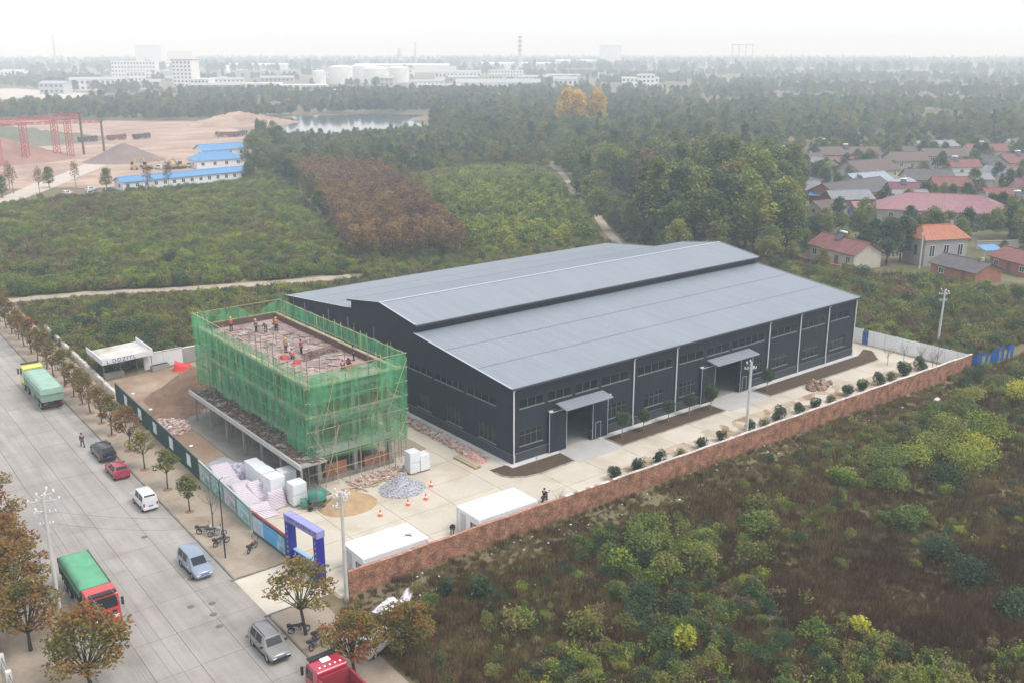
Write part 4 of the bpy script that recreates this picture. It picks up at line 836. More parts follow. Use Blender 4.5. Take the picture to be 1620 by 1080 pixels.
# ---------------------------------------------------------------- woods
WK = F_green + F_dark + F_olive + F_pale + F_brown + F_tall; wk = {'g': (0, 3), 'd': (3, 6), 'o': (6, 9), 'p': (9, 12), 'n': (12, 15), 't': (15, 18)}
def wpick(w): a, c = wk[random.choices('gdopnt', w)[0]]; return random.randrange(a, c)
R_mid = [(80, 254), (104, 262), (122, 236), (128, 219), (166, 230), (188, 213), (196, 222), (345, 377), (309, 405), (250, 412), (196, 398), (173, 420), (146, 356), (104, 300)]
R_beh = [(106, 86), (122, 104), (192, 205), (198, 222), (345, 377), (430, 330), (330, 212), (212, 124), (185, 94), (140, 80), (119, 62), (103, 72)]
R_behind_ok = lambda x, y: dseg(x, y, TRACK2) > 7.0 and not inpoly(x, y, [(104, 84), (130, 100), (170, 150), (160, 158), (120, 112)])
mid = []
for poly, per, w in ((R_mid, 26, (4, 2.0, 3, 1.2, 1.6, .5)), (R_beh, 24, (4, 2.2, 2.5, 1.6, .5, 1.2))):
    for x, y in fill(poly, per, R_behind_ok):
        if all((x - a[0])**2 + (y - a[1])**2 > 12 for a in mid): mid.append((x, y, w))
mid.sort(key=lambda p: (p[0] - CAM.x)**2 + (p[1] - CAM.y)**2)
for i, (x, y, w) in enumerate(mid[:280]):
    k = wpick(w); me = WK[k]; d = math.hypot(x - CAM.x, y - CAM.y); big = 1.0 if w[5] < 1 else 1.12
    beh = w[5] > 1
    kn = ['mid green', 'dark green', 'olive', 'pale yellow-green', 'brownish', 'slim upright green'][k//3]
    put_tree('woodland_tree', me, (x, y, 0), kn + (' tree in the wood right behind the hall beside the footpath' if beh else ' tree in the wood between the plantation and the pond'), rr(.6, 1.0)*big*(.62 if (x < 245 and not beh) else 1)*(.7 if (x < 260 and y > 320) else 1)*(1.35 if beh and d < 330 else 1), group='wood behind the hall' if beh else 'wood before the pond')
WM = [t[1] for t in WK]; trunkless = [(x, y, 0, rr(.55, .95)*(.42 if (x < 262 and y > 320) else .62 if x < 245 else .9), wpick(w)) for x, y, w in mid[280:] if math.hypot(x - 331, y - 354) > 22]
scatter('woodland', trunkless, WM, 'far part of the mixed wood before the pond and village', 'wood')
pts = []
for poly, per in ((R_mid, 7), (R_beh, 6)): pts += [(x, y, -.2, rr(1.0, 2.2), pick(random.choice('ssodnb'))) for x, y in fill(poly, per, lambda x, y: dseg(x, y, TRACK2) > 4.5)]
scatter('forest_floor', pts, kinds, 'bushes and saplings under the woodland trees', 'undergrowth')
# big trees crowding the far corner of the hall
for i, (x, y, s, k) in enumerate([(108, 63, 1.15, 0), (114, 56, 1.25, 9), (119, 51, 1.1, 1), (103, 71, 1.1, 3), (112, 71, 1.35, 10), (121, 64, 1.4, 2), (127, 58, 1.15, 6), (109, 80, 1.3, 4), (119, 78, 1.35, 7), (129, 71, 1.3, 0), (136, 64, 1.2, 11), (98, 66, 1.0, 1), (93, 60, .8, 9), (101, 56, .75, 6), (109, 48, .7, 10)]): put_tree('large_tree', WK[k], (x, y, 0), 'tall %s tree beyond the far corner of the hall roof, %s of the cluster' % (['mid green', 'dark green', 'olive', 'yellow-green'][k//3], NTH[i]), s, group='tall trees at the far corner of the hall')
# single trees by name
for i, (x, y) in enumerate([(330, 352), (336, 360), (341, 349), (324, 358), (333, 366), (326, 349), (338, 344), (334, 355), (320, 352)]): put_tree('poplar_tree', F_yellow[i % 2], (x, y, 0), 'golden yellow poplar in the clump rising from the wood', rr(1.05, 1.25), group='golden poplars')
# ================================================================ WALLS, FENCES, GATE AND SITE CLUTTER
def brickmat(name, c1, c2, mortar):
    m = bpy.data.materials.new(name); m.use_nodes = True; n, l = m.node_tree.nodes, m.node_tree.links; p = n['Principled BSDF']; p.inputs['Roughness'].default_value = .95; p.inputs['Specular IOR Level'].default_value = .1
    tc = n.new('ShaderNodeTexCoord'); sp = n.new('ShaderNodeSeparateXYZ'); cb = n.new('ShaderNodeCombineXYZ'); l.new(tc.outputs['Object'], sp.inputs[0]); l.new(sp.outputs['X'], cb.inputs['X']); l.new(sp.outputs['Z'], cb.inputs['Y'])
    bt = n.new('ShaderNodeTexBrick'); bt.inputs['Scale'].default_value = 1; bt.inputs['Brick Width'].default_value = .25; bt.inputs['Row Height'].default_value = .072; bt.inputs['Mortar Size'].default_value = .008; bt.inputs['Bias'].default_value = -.1
    bt.inputs['Color1'].default_value = (*c1, 1); bt.inputs['Color2'].default_value = (*c2, 1); bt.inputs['Mortar'].default_value = (*mortar, 1); l.new(cb.outputs[0], bt.inputs['Vector'])
    no = n.new('ShaderNodeTexNoise'); no.inputs['Scale'].default_value = 1.1; no.inputs['Detail'].default_value = 8; l.new(tc.outputs['Object'], no.inputs['Vector']); mr = n.new('ShaderNodeMapRange'); mr.inputs[1].default_value = .3; mr.inputs[2].default_value = .7; mr.inputs[3].default_value = .55; mr.inputs[4].default_value = 1.4; l.new(no.outputs['Fac'], mr.inputs[0])
    n2 = n.new('ShaderNodeTexNoise'); n2.inputs['Scale'].default_value = 7; n2.inputs['Detail'].default_value = 2; l.new(tc.outputs['Object'], n2.inputs['Vector']); m2 = n.new('ShaderNodeMapRange'); m2.inputs[1].default_value = .3; m2.inputs[2].default_value = .7; m2.inputs[3].default_value = .6; m2.inputs[4].default_value = 1.4; l.new(n2.outputs['Fac'], m2.inputs[0])
    mu = n.new('ShaderNodeMath'); mu.operation = 'MULTIPLY'; l.new(mr.outputs[0], mu.inputs[0]); l.new(m2.outputs[0], mu.inputs[1])
    hv = n.new('ShaderNodeHueSaturation'); l.new(bt.outputs['Color'], hv.inputs['Color']); l.new(mu.outputs[0], hv.inputs['Value']); l.new(hv.outputs[0], p.inputs['Base Color'])
    bp = n.new('ShaderNodeBump'); bp.inputs['Strength'].default_value = .6; bp.inputs['Distance'].default_value = .02; l.new(bt.outputs['Fac'], bp.inputs['Height']); bp.invert = True; l.new(bp.outputs[0], p.inputs['Normal']); MATS[name] = m; return m
m_wallb = brickmat('boundary_brick', (.37, .16, .09), (.22, .085, .05), (.36, .28, .21))
WA, WB = Vector((-28.3, -13.0)), Vector((73.2, -15.2)); WL = (WB - WA).length; wang = math.atan2(WB.y - WA.y, WB.x - WA.x)
bw = thing('brick_wall', 'long red brick boundary wall with pale coping along the front of the yard', 'wall', (WA.x, WA.y, 0), wang)
b = MB(); n = 60
for i in range(n):
    x0, x1 = WL*i/n, WL*(i + 1)/n; h0 = 2.25 + .35*(i/n) + .03*math.sin(i*1.7); h1 = 2.25 + .35*((i + 1)/n) + .03*math.sin((i + 1)*1.7)
    b.add([(x0, -.12, -.3), (x1, -.12, -.3), (x1, .12, -.3), (x0, .12, -.3), (x0, -.12, h0), (x1, -.12, h1), (x1, .12, h1), (x0, .12, h0)], [(0, 1, 5, 4), (2, 3, 7, 6), (4, 5, 6, 7)] + ([(0, 4, 7, 3)] if i == 0 else []) + ([(1, 2, 6, 5)] if i == n - 1 else []))
b.build('brickwork', m_wallb, bw)
b = MB(); b.bevbox(-.25, -.17, 0, .25, .17, .07, .012); cop = b.mesh('coping_stone', mat('coping', (.42, .385, .35), .9, .15, .8, rnd=.22)); b = MB(); b.bevbox(-.25, -.15, 0, .25, .15, .07, .012); copr = b.mesh('coping_stone', mat('coping_brick', (.33, .165, .115), .95, .2, 2, rnd=.2))
k = int(WL/.54)
for i in range(k):
    x = .27 + i*.54; h = 2.25 + .35*x/WL + .03*math.sin(x/WL*n*1.7); near = x < 27 + rr(-6, 6)
    o = put('coping_stone', copr if near else cop, bw, (x, 0, h + .004), rr(-.03, .03))
for i in range(17):
    b = MB(); b.box(-.25, -.2, 0, .25, .2, 2.2); pr = b.build('pier', m_wallb, bw, (.5 + i*6.3, .26, 0))
# white sheet fence on the far side, blue door, blue sheet fence outside
m_ws = mat('white_sheet', (.62, .63, .64), .5, .06, .7, rnd=.05); m_bl = mat('blue_sheet', (.018, .09, .30), .5, .12, .6, rnd=.15); m_blp = mat('blue_paint', (.03, .085, .27), .5, .08, 1)
def sheet_panel(w, h, m, nm, th=.04):
    b = MB(); k = 5; pts = []
    for i in range(k):
        u = w*i/k; pts += [(u, 0), (u + w/k*.4, 0), (u + w/k*.5, -th), (u + w/k*.9, -th)]
    pts.append((w, 0)); n = len(pts); b.add([(x, y, 0) for x, y in pts] + [(x, y, h) for x, y in pts], [(i, i + 1, n + i + 1, n + i) for i in range(n - 1)]); b.box(0, .02, h*.2, w, .05, h*.2 + .05); b.box(0, .02, h*.85, w, .05, h*.85 + .05); return b.mesh(nm, m)
fw_ = thing('white_fence', 'white corrugated sheet fence closing the far end of the yard', 'fence', (73.4, 0, 0)); pm = sheet_panel(.95, 2.35, m_ws, 'panel')
for i in range(50):
    y = -15.0 + i*.97
    if i == 17: continue
    put('panel', pm, fw_, (rr(-.02, .02) - .012*(y + 15), y + .95, 0.12), rot=(0, 0, R(-90)))
    if i % 3 == 0: b = MB(); b.box(.06, y, 0, .14, y + .08, 2.55); b.build('post', m_ws, fw_, (-.012*(y + 15), 0, 0))
b = MB(); b.box(-.28, 1.5, .1, -.22, 2.42, 2.15); d = b.build('door', m_blp, fw_); b = MB(); b.cbox((-.3, 1.62, 1.1), .04, .04, .14); b.build('handle', m_white, d)
fb = thing('blue_fence', 'bent blue corrugated sheet fence outside the end of the brick wall', 'fence', (73.7, -15.3, 0)); pb = sheet_panel(1.0, 2.3, m_bl, 'panel')
for i in range(11):
    x = i*.99; put('panel', pb, fb, (x, -.05*i + (.5 if i == 0 else 0) + .25*math.sin(i*1.1), rr(-.1, .05)), rot=(rr(-.06, .1), rr(-.03, .03), (R(-50) if i == 0 else rr(-.12, .12))))
# ---------------------------------------------------------------- hoarding along the pavement
m_hg = mat('hoarding_green', (.018, .052, .045), .6, .12, .5, rnd=.12); m_post = mat('hoarding_post', (.30, .36, .34), .6, .1, 1)
HA, HB = Vector((-29.85, 2.9)), Vector((-28.15, 48.5)); hd = (HB - HA).normalized(); hang = math.atan2(hd.y, hd.x)
def hp(y): t = (y - HA.y)/hd.y; q = HA + hd*t; return (q.x, q.y)
hg = thing('green_hoarding', 'dark green sheet hoarding with white notice boards beside the pavement', 'hoarding', (0, 0, 0))
b = MB(); b.box(0, -.03, 0, 1.96, .03, 2.45); b.box(0, -.05, 2.45, 1.96, .05, 2.52)
for i in range(8): b.box(.08 + i*.24, .03, .1, .14 + i*.24, .05, 2.4)
hm = b.mesh('panel', m_hg); bn = MB(); bn.box(0, -.02, 0, 1.25, .02, 1.35); bm_ = bn.mesh('notice_board', mat('notice_white', (.52, .56, .60), .5, .12, 2.5, color2=(.30, .40, .46), c2scale=4, c2lo=.5, c2hi=.6))
for i in range(16):
    y = 17.6 + i*1.985; x, yy = hp(y); q = put('panel', hm, hg, (x, yy, .13), hang)
    if i % 3 == 1: put('notice_board', bm_, q, (.35, .08, .75))
    b = MB(); b.box(-.04, -.1, 0, .04, -.04, 2.5); b.build('post', m_post, q)
b = MB(); b.box(0, 0, 0, .5, .5, .12); wb = b.mesh('ballast', m_ws)
for i in range(9): x, yy = hp(18 + i*3.6); put('ballast_block', wb, hg, (x + .5, yy, 2.6 if i % 2 else .1), rr(-.3, .3)).scale = (.7, .7, .7)
# painted panels
def paint(name, base, band, dark):
    """soft poster print: sky, water and trees in flat printed patches"""
    m = bpy.data.materials.new(name); m.use_nodes = True; n, l = m.node_tree.nodes, m.node_tree.links; p = n['Principled BSDF']; p.inputs['Roughness'].default_value = .5
    tc = n.new('ShaderNodeTexCoord'); no = n.new('ShaderNodeTexNoise'); no.inputs['Scale'].default_value = 1.6; no.inputs['Detail'].default_value = 4; l.new(tc.outputs['Object'], no.inputs['Vector'])
    cr = n.new('ShaderNodeValToRGB'); cr.color_ramp.elements[0].position = .36; cr.color_ramp.elements[0].color = (*dark, 1); cr.color_ramp.elements[1].position = .62; cr.color_ramp.elements[1].color = (*base, 1); e = cr.color_ramp.elements.new(.48); e.color = (*band, 1)
    l.new(no.outputs['Fac'], cr.inputs[0]); l.new(cr.outputs[0], p.inputs['Base Color']); return m
mur = [paint('print_lake', (.50, .56, .58), (.25, .38, .36), (.10, .20, .18)), paint('print_teal', (.34, .52, .50), (.16, .36, .34), (.10, .26, .24)), paint('print_hills', (.50, .54, .58), (.36, .36, .40), (.20, .22, .24)), paint('print_sky', (.42, .60, .66), (.28, .46, .50), (.15, .28, .30))]
mw = thing('mural_hoarding', 'pale green framed hoarding with four printed landscape panels beside the pavement', 'hoarding', (0, 0, 0))
m_mf = mat('mural_frame', (.135, .20, .18), .6, .1, 1)
for i in range(4):
    y = 3.2 + i*3.58; x, yy = hp(y); b = MB(); b.box(0, -.06, .13, 3.5, .06, 2.55); q = b.build('panel', m_mf, mw, (x, yy, 0), hang)
    b = MB(); b.box(.25, .065, .55, 3.25, .08, 2.3); b.build('print', mur[(3, 2, 1, 0)[i]], q)
    b = MB(); b.box(-.0, -.08, 2.55, 3.5, .08, 2.62); b.build('cap', m_post, q)
    for u in (.1, 3.3): b = MB(); b.box(u, -.5, .1, u + .08, -.08, 1.6); b.build('stay', m_post, q)
# strokes for lettering that the photograph shows only as dense characters
def glyph(b, fn, u, v, s, t=.09):
    k = random.randint(2, 3)
    for i in range(k): z = v + s*(i + .5)/k; b_ = s*rr(.0, .15); P(b, fn, u + b_, z - s*t/2, u + s*(.92 - rr(0, .15)), z + s*t/2)
    for i in range(random.randint(1, 3)): x = u + s*rr(.1, .8); P(b, fn, x - s*t/2, v + s*rr(0, .2), x + s*t/2, v + s*rr(.75, 1))
def P(b, fn, u0, v0, u1, v1): q = [fn(u0, v0), fn(u1, v0), fn(u1, v1), fn(u0, v1)]; b.add(q, [(0, 1, 2, 3)])
m_letw = mat('white_letter', (.62, .64, .68), .5, .03, 1); m_letb = mat('blue_letter', (.02, .03, .16), .5, .05, 1); m_red = mat('sign_red', (.42, .05, .06), .5, .06, 1)
# blue banner panel between murals and gate
GA, GB = Vector((-29.9, 2.7)), Vector((-29.62, -3.9)); bd_ = (GB - GA).normalized(); bang = math.atan2(bd_.y, bd_.x); bL = (GB - GA).length
bp_ = thing('banner_panel', 'light blue printed site banner with dark frame and red top edge by the gate', 'banner', (GA.x, GA.y, .13), bang)
b = MB(); b.box(0, -.05, 0, bL, .05, 2.3); b.build('backing', mat('banner_back', (.05, .065, .07), .7, .1, 1), bp_)
sg = [(0.2, 2.3, paint('banner_pale', (.42, .54, .62), (.38, .5, .6), (.3, .42, .54))), (2.3, 5.0, mat('banner_cyan', (.055, .27, .48), .5, .08, 1)), (5.0, bL - .15, paint('banner_city', (.34, .5, .58), (.13, .36, .5), (.06, .26, .44)))]
for (u0, u1, m) in sg: b = MB(); b.box(u0, -.075, .35, u1, -.055, 2.0); b.build('print', m, bp_)
b = MB(); b.box(0, -.09, 2.3, bL, .07, 2.42); b.build('top_edge', mat('banner_red', (.24, .045, .045), .6, .1, 1), bp_)
b = MB(); fn = lambda u, v: (u, -.082, v)
for i, u in enumerate((.9, 1.5)): glyph(b, fn, u, 1.05, .55, .14)
for i in range(6): glyph(b, fn, 2.6 + i*.38, 1.3, .3, .13)
b.build('lettering', mat('banner_letter', (.25, .28, .42), .5, .05, 1), bp_)
# blue gate
G1, G2 = Vector((-29.55, -4.5)), Vector((-29.0, -9.7)); gd = (G2 - G1).normalized(); gang = math.atan2(gd.y, gd.x); gL = (G2 - G1).length
m_gb = mat('gate_blue', (.018, .02, .20), .45, .08, .8); m_gl = mat('gate_lilac', (.22, .22, .42), .5, .06, .8)
gt = thing('site_gate', 'blue portal gate with white lettered posts and pale lettered beam', 'gate', (G1.x, G1.y, .03), gang)
for i, u in enumerate((0, gL - .7)):
    b = MB(); b.box(u, -.35, 0, u + .7, .35, 4.35); q = b.build('gate_post', m_gb, gt)
    b = MB(); b.box(u + .12, -.365, .6, u + .58, -.352, 4.3); b.build('post_face', m_gl if False else m_gb, q)
    b = MB(); fn = (lambda u_, v_, u=u: (u + .02 - .03, -.2 + u_, v_))
    for j in range(7): glyph(b, (lambda a, v, u=u: (u - .012, .15 - a, v)), .0, .7 + j*.5, .26, .08); glyph(b, (lambda a, v, u=u: (u + .22 + a, -.368, v)), 0, .7 + j*.5, .24, .08)
    b.build('lettering', m_letw, q)
b = MB(); b.box(-.05, -.38, 4.35, gL + .05, .38, 5.0); q = b.build('gate_beam', m_gl, gt)
b = MB(); fn = lambda u_, v_: (u_, -.385, v_)
u = .15
while u < gL - .3: glyph(b, fn, u, 4.58, .34, .17); u += .36
u = .15
while u < gL - .15: glyph(b, fn, u, 4.40, .13, .2); u += .16
b.build('lettering', m_letb, q)
b = MB(); b.box(-.06, .39, 4.35, gL + .06, .4, 5.0); b.build('beam_back', m_gb, q)
b = MB(); b.box(.75, -.06, .1, gL - .75, .06, 1.6); lf = b.build('gate_leaf', mat('leaf_teal', (.12, .22, .24), .6, .1, 1), gt)
b = MB(); b.box(.8, -.1, .35, 2.3, -.065, 1.5); bb_ = b.build('sign', m_gb, lf)
b = MB(); b.box(.75, -.12, 1.6, gL - .75, .3, 1.66); b.build('leaf_top', mat('leaf_sky', (.24, .36, .50), .5, .08, 1), lf)
b = MB()
for i in range(5): a = 6.28*i/5 + .3; b.cbox((1.5 + .2*math.cos(a), -.108, .92 + .2*math.sin(a)), .2, .012, .2)
b.build('emblem', mat('emblem_red', (.55, .06, .12), .5, .05, 1), bb_)
b = MB()
for i, (u, v) in enumerate(((.95, .55), (1.95, .6), (1.95, 1.05), (.95, 1.1))): glyph(b, (lambda a, w: (a, -.106, w)), u, v, .3, .16)
b.build('lettering', m_letw, bb_)
# ---------------------------------------------------------------- site cabins
def cabin(x0, y0, L, Wd, label, win):
    t = thing('site_cabin', label, 'cabin', (x0, y0, .04), wang); m = mat('cabin_white', (.56, .57, .585), .45, .05, .5)
    b = MB(); b.box(.06, .06, .12, L - .06, Wd - .06, 2.45); b.build('wall', m, t)
    b = MB(); b.box(0, 0, 2.45, L, Wd, 2.62); r = b.build('roof', mat('cabin_roof', (.60, .60, .61), .4, .06, .5), t)
    for i in range(1, 4): b = MB(); b.box(L*i/4 - .03, .1, 2.622, L*i/4 + .03, Wd - .1, 2.65); b.build('roof_seam', m, r)
    b = MB(); b.box(0, 0, 0, L, Wd, .12); b.build('base_frame', mat('cabin_base', (.35, .36, .37), .6, .1, 1), t)
    for u, v in ((0, 0), (L - .14, 0), (0, Wd - .14), (L - .14, Wd - .14)): b = MB(); b.box(u - .01, v - .01, .125, u + .15, v + .15, 2.448); b.build('corner_post', m, t)
    b = MB(); b.box(.03, .55, .95, .055, 1.5, 1.9); w = b.build('window', mat('cabin_glass', (.02, .025, .03), .1, .1, 1, spec=.8), t)
    b = MB(); b.box(.0, 1.0, .9, .028, 1.05, 1.95); b.box(0, .5, 1.9, .028, 1.55, 1.95); b.box(0, .5, .88, .028, 1.55, .95); b.build('frame', m, w)
    b = MB(); b.box(.03, Wd - 1.5, .15, .054, Wd - .6, 2.2); d = b.build('door', mat('cabin_door', (.40, .38, .36), .5, .1, 1), t); b = MB(); b.cbox((.015, Wd - 1.35, 1.1), .03, .12, .03); b.build('handle', m_steelp, d)
    for u in (L*.35, L*.7): b = MB(); b.box(u, .03, 1.0, u + 1.0, .055, 1.8); b.build('window', mat('cabin_glass', (.02, .025, .03)), t)
    return t
cabin(-26.5, -12.55, 6.7, 3.7, 'flat white site cabin just inside the gate by the brick wall', 1)
cb2 = cabin(-14.2, -12.85, 7.0, 3.8, 'second white site cabin farther along the brick wall', 1)
b = MB()
for i in range(14): a = rr(0, 6.28); b.tube((0, 0, 0), (math.cos(a)*rr(.3, .8), math.sin(a)*rr(.3, .8), rr(.02, .2)), .02, .008, 4)
tag(b.build('branch_bundle', bark_d, None, (-21.0, -11.2, 2.7)), 'dry twigs lying on the roof of the nearer site cabin', 'twigs')
# ---------------------------------------------------------------- wrapped block pallets
m_wrap = mat('white_wrap', (.50, .515, .53), .35, .05, 1.2, fine=.04, spec=.5, bump=.25, bscale=5)
def pallet(x, y, h, s, label, rz=0):
    t = thing('wrapped_pallet', label, 'pallet', (x, y, .04), rz, 'wrapped block pallets'); k = 2 if h > 2 else 1
    for i in range(k):
        z0 = .12 + i*(h - .12)/k; z1 = z0 + (h - .12)/k - .03; b = MB(); b.bevbox(-s/2 + rr(-.03, .03), -s/2 + rr(-.03, .03), z0, s/2 + rr(-.03, .03), s/2 + rr(-.03, .03), z1, .06); b.build('wrapped_block', m_wrap, t)
    b = MB()
    for j in range(4): b.box(-s/2 + .02, -s/2 + j*(s - .1)/3, .06, s/2 - .02, -s/2 + j*(s - .1)/3 + .1, .12)
    for j in range(3): b.box(-s/2 + j*(s - .1)/2, -s/2, 0, -s/2 + j*(s - .1)/2 + .1, s/2, .058)
    b.build('pallet', m_timber, t)
for i, (x, y, h, s, lab) in enumerate([(-25.0, 8.2, 2.9, 1.7, 'tallest wrapped white block pallet beside the striped tarpaulin'), (-24.9, 10.4, 2.75, 1.6, 'wrapped white block pallet right behind the tallest one'), (-24.8, 12.3, 2.6, 1.5, 'third wrapped white pallet in the row behind the tallest one'), (-24.6, 14.1, 2.4, 1.4, 'rearmost wrapped white pallet of the row by the canopy'), (-22.9, 9.6, 2.5, 1.6, 'wrapped white pallet set back under the canopy corner'), (-23.5, 6.1, 2.5, 1.55, 'wrapped white pallet beside the green concrete mixer'),
    (-9.9, 5.3, 2.6, 1.3, 'wrapped white pallet at the right corner of the scaffolding'), (-8.6, 5.2, 2.0, 1.2, 'shorter wrapped white pallet beside the gable yard')]): pallet(x, y, h, s, lab, rr(-.06, .06))
# ---------------------------------------------------------------- heaps
def heap(name, x, y, rx, ry, h, m, label, cat, amp=.12, seed=0, n=40, rz=0, powr=1.3):
    b = MB(); N = n; 
    for i in range(N + 1):
        for j in range(N + 1):
            u, v = -1 + 2*i/N, -1 + 2*j/N; r = math.hypot(u, v); q = max(0, 1 - r)**powr if r < 1 else 0
            z = h*q*(1.15 - .15*q)
            if r < 1.0: z += amp*min(1, (1 - r)*4)*(mnoise.noise(Vector((u*rx*1.1, v*ry*1.1, seed))) + .5*mnoise.noise(Vector((u*rx*3, v*ry*3, seed + 5))))
            b.v.append((u*rx, v*ry, z - .02 - (.1 if r >= 1 else 0)))
    for i in range(N):
        for j in range(N): a = i*(N + 1) + j; b.f.append((a, a + N + 1, a + N + 2, a + 1)); b.mi.append(0); b.sm.append(True); b.t.append(None)
    o = b.build(name, m, None, (x, y, .06), rz); return tag(o, label, cat)
m_sand = mat('sand', (.30, .205, .115), .97, .14, 1.2, fine=.15, bump=.5, bscale=6); m_soil = mat('brown_soil', (.175, .105, .07), .97, .2, .8, fine=.25, bump=.8, bscale=5)
heap('sand_pile', -19.6, 2.5, 3.2, 2.6, 1.9, m_sand, 'tan sand pile beside the concrete mixer', 'sand pile', .3, 1)
gv = heap('gravel_pile', -13.2, 2.3, 2.5, 2.3, 1.8, mat('gravel', (.30, .30, .33), .9, .25, 4, fine=.3), 'grey gravel pile at the scaffold foot near the cones', 'gravel pile', .08, 2)
b = MB()
for i in range(1500):
    a, q = rr(0, 6.28), random.random()**.6; r = q*1.03; x, y = math.cos(a)*r*2.4, math.sin(a)*r*2.2; z = 1.8*max(0, 1 - r)**1.3; s = rr(.08, .24); b.cbox((x, y, z + .03), s, s*rr(.6, 1), s*rr(.5, .9), rr(0, 3))
o = b.build('stones', mat('gravel_stone', (.30, .30, .325), .9, .75, 5), gv); o['kind'] = 'stuff'
heap('soil_mound', -19.2, 45.2, 6.6, 6.0, 4.2, m_soil, 'big brown soil mound behind the netted building', 'soil mound', .35, 3, 56)
heap('soil_mound', -24.2, 40.0, 3.6, 4.2, .9, m_soil, 'low spill of brown soil in front of the big mound', 'soil mound', .2, 4)
def rubble(name, pts_fn, n, s0, s1, m, label, cat):
    b = MB()
    for i in range(n): x, y, z = pts_fn(); s = rr(s0, s1); b.cbox((x, y, z + s*.25), s, s*rr(.45, .8), s*rr(.3, .6), rr(0, 3.14))
    return stuff(name, b, m, label, cat)
m_rub = mat('brick_rubble', (.36, .235, .205), .95, .4, 2.5, fine=.3, color2=(.46, .40, .37), c2scale=1.6)
def dome(cx, cy_, rx, ry, h): 
    def f(): a, q = rr(0, 6.28), random.random()**.6; return (cx + math.cos(a)*q*rx, cy_ + math.sin(a)*q*ry, .08 + h*(1 - q)*random.random())
    return f
rubble('rubble_heap', dome(-25.8, 35.4, 1.9, 3.4, .6), 420, .15, .5, m_rub, 'pinkish heap of broken bricks by the green hoarding', 'rubble')
rubble('rubble_strip', lambda: (-1.75 + rr(-.9, .7), rr(3, 26), .05 + rr(0, .3)), 700, .12, .45, m_rub, 'strip of broken bricks and concrete along the gable foot of the hall', 'rubble')
rubble('rubble_strip', lambda: (rr(-17, -9.5), rr(5.2, 7.6), .05 + rr(0, .2)), 260, .12, .4, m_rub, 'broken bricks lying under the front of the scaffolding', 'rubble')
heap('brick_heap', -2.1, 4.4, .9, 2.3, .8, mat('brick_heap', (.40, .21, .18), .95, .35, 3, fine=.3), 'reddish brick heap beside the timber stack at the hall corner', 'brick heap', .25, 8)
st_ = thing('timber_stack', 'low stack of tan timber planks by the gable foot of the hall', 'timber', (-3.5, 1.6, .04))
b = MB(); b.box(-.07, 0, 0, .07, 4.2, .05); pk = b.mesh('plank', m_board)
for lv in range(4):
    for i in range(6): put('plank', pk, st_, (-.5 + i*.17 + rr(-.02, .02), rr(-.25, .25), lv*.055), rr(-.03, .03))
rk = thing('rock_heap', 'heap of brown rocks and roots on the yard verge beside the planting bed', 'rocks', (50.2, -5.6, .05))
for i in range(34):
    bm = bmesh.new(); bmesh.ops.create_icosphere(bm, subdivisions=1, radius=1)
    for v in bm.verts: v.co *= rr(.75, 1.2)
    me = bpy.data.meshes.new('rock'); bm.to_mesh(me); bm.free(); me.materials.append(mat('rock_brown', (.21, .145, .105), .95, .25, 1.5, fine=.2, rnd=.25)); a, q = rr(0, 6.28), random.random()**.5; s = rr(.25, .6)
    put('rock', me, rk, (math.cos(a)*q*2.6, math.sin(a)*q*1.6, .1 + 1.2*(1 - q)*random.random()), rot=(rr(0, 3), rr(0, 3), rr(0, 3)), scale=(s, s*rr(.6, 1), s*rr(.5, .8)))
# striped tarpaulin over bags, purple-grey sack pile, flat grey sheet
def tarp(name, x, y, L, Wd, h, m, label, rz=0, lumps=3, seed=0):
    b = MB(); NX, NY = 26, int(26*L/Wd)
    for i in range(NX + 1):
        for j in range(NY + 1):
            u, v = -1 + 2*i/NX, -1 + 2*j/NY; e = min(1, (1 - abs(u))*2.6)*min(1, (1 - abs(v))*5); e = e*e*(3 - 2*e); z = h*e*(.72 + .28*math.sin((v + .2)*lumps*1.7 + seed)) + .09*e*mnoise.noise(Vector((u*4, v*9, seed))) + .05*mnoise.noise(Vector((u*9, v*20, seed)))*e
            b.v.append((u*Wd/2 + .12*mnoise.noise(Vector((v*6, u, seed))), v*L/2, max(.0, z)))
    for i in range(NX):
        for j in range(NY): a = i*(NY + 1) + j; b.f.append((a, a + NY + 1, a + NY + 2, a + 1)); b.mi.append(0); b.sm.append(True); b.t.append(None)
    return tag(b.build(name, m, None, (x, y, .1), rz), label, 'tarpaulin')
def stripemat():
    m = bpy.data.materials.new('striped_sheet'); m.use_nodes = True; n, l = m.node_tree.nodes, m.node_tree.links; p = n['Principled BSDF']; p.inputs['Roughness'].default_value = .6
    tc = n.new('ShaderNodeTexCoord'); w = n.new('ShaderNodeTexWave'); w.inputs['Scale'].default_value = 1.6; w.inputs['Distortion'].default_value = 3.5; w.inputs['Detail'].default_value = 2; w.bands_direction = 'DIAGONAL'; l.new(tc.outputs['Object'], w.inputs['Vector'])
    mx = n.new('ShaderNodeMix'); mx.data_type = 'RGBA'; mx.inputs[6].default_value = (.62, .56, .58, 1); mx.inputs[7].default_value = (.44, .36, .43, 1); l.new(w.outputs['Fac'], mx.inputs['Factor']); l.new(mx.outputs[2], p.inputs['Base Color']); return m
m_str = stripemat()
tarp('tarpaulin', -27.5, 11.6, 13.5, 3.2, 1.7, m_str, 'pinkish white striped tarpaulin draped over a long pile behind the murals', hang - R(90), 4, 1)
tarp('tarpaulin', -26.0, 8.3, 4.6, 2.6, 2.0, m_str, 'pale striped tarpaulin hump at the near end of the long covered pile', .2, 2, 4)
tarp('tarpaulin', -25.6, 19.6, 4.8, 3.6, .35, mat('grey_sheet', (.26, .27, .29), .7, .15, 1.2), 'flat grey sheet spread over the ground by the green hoarding', .3, 2, 6)
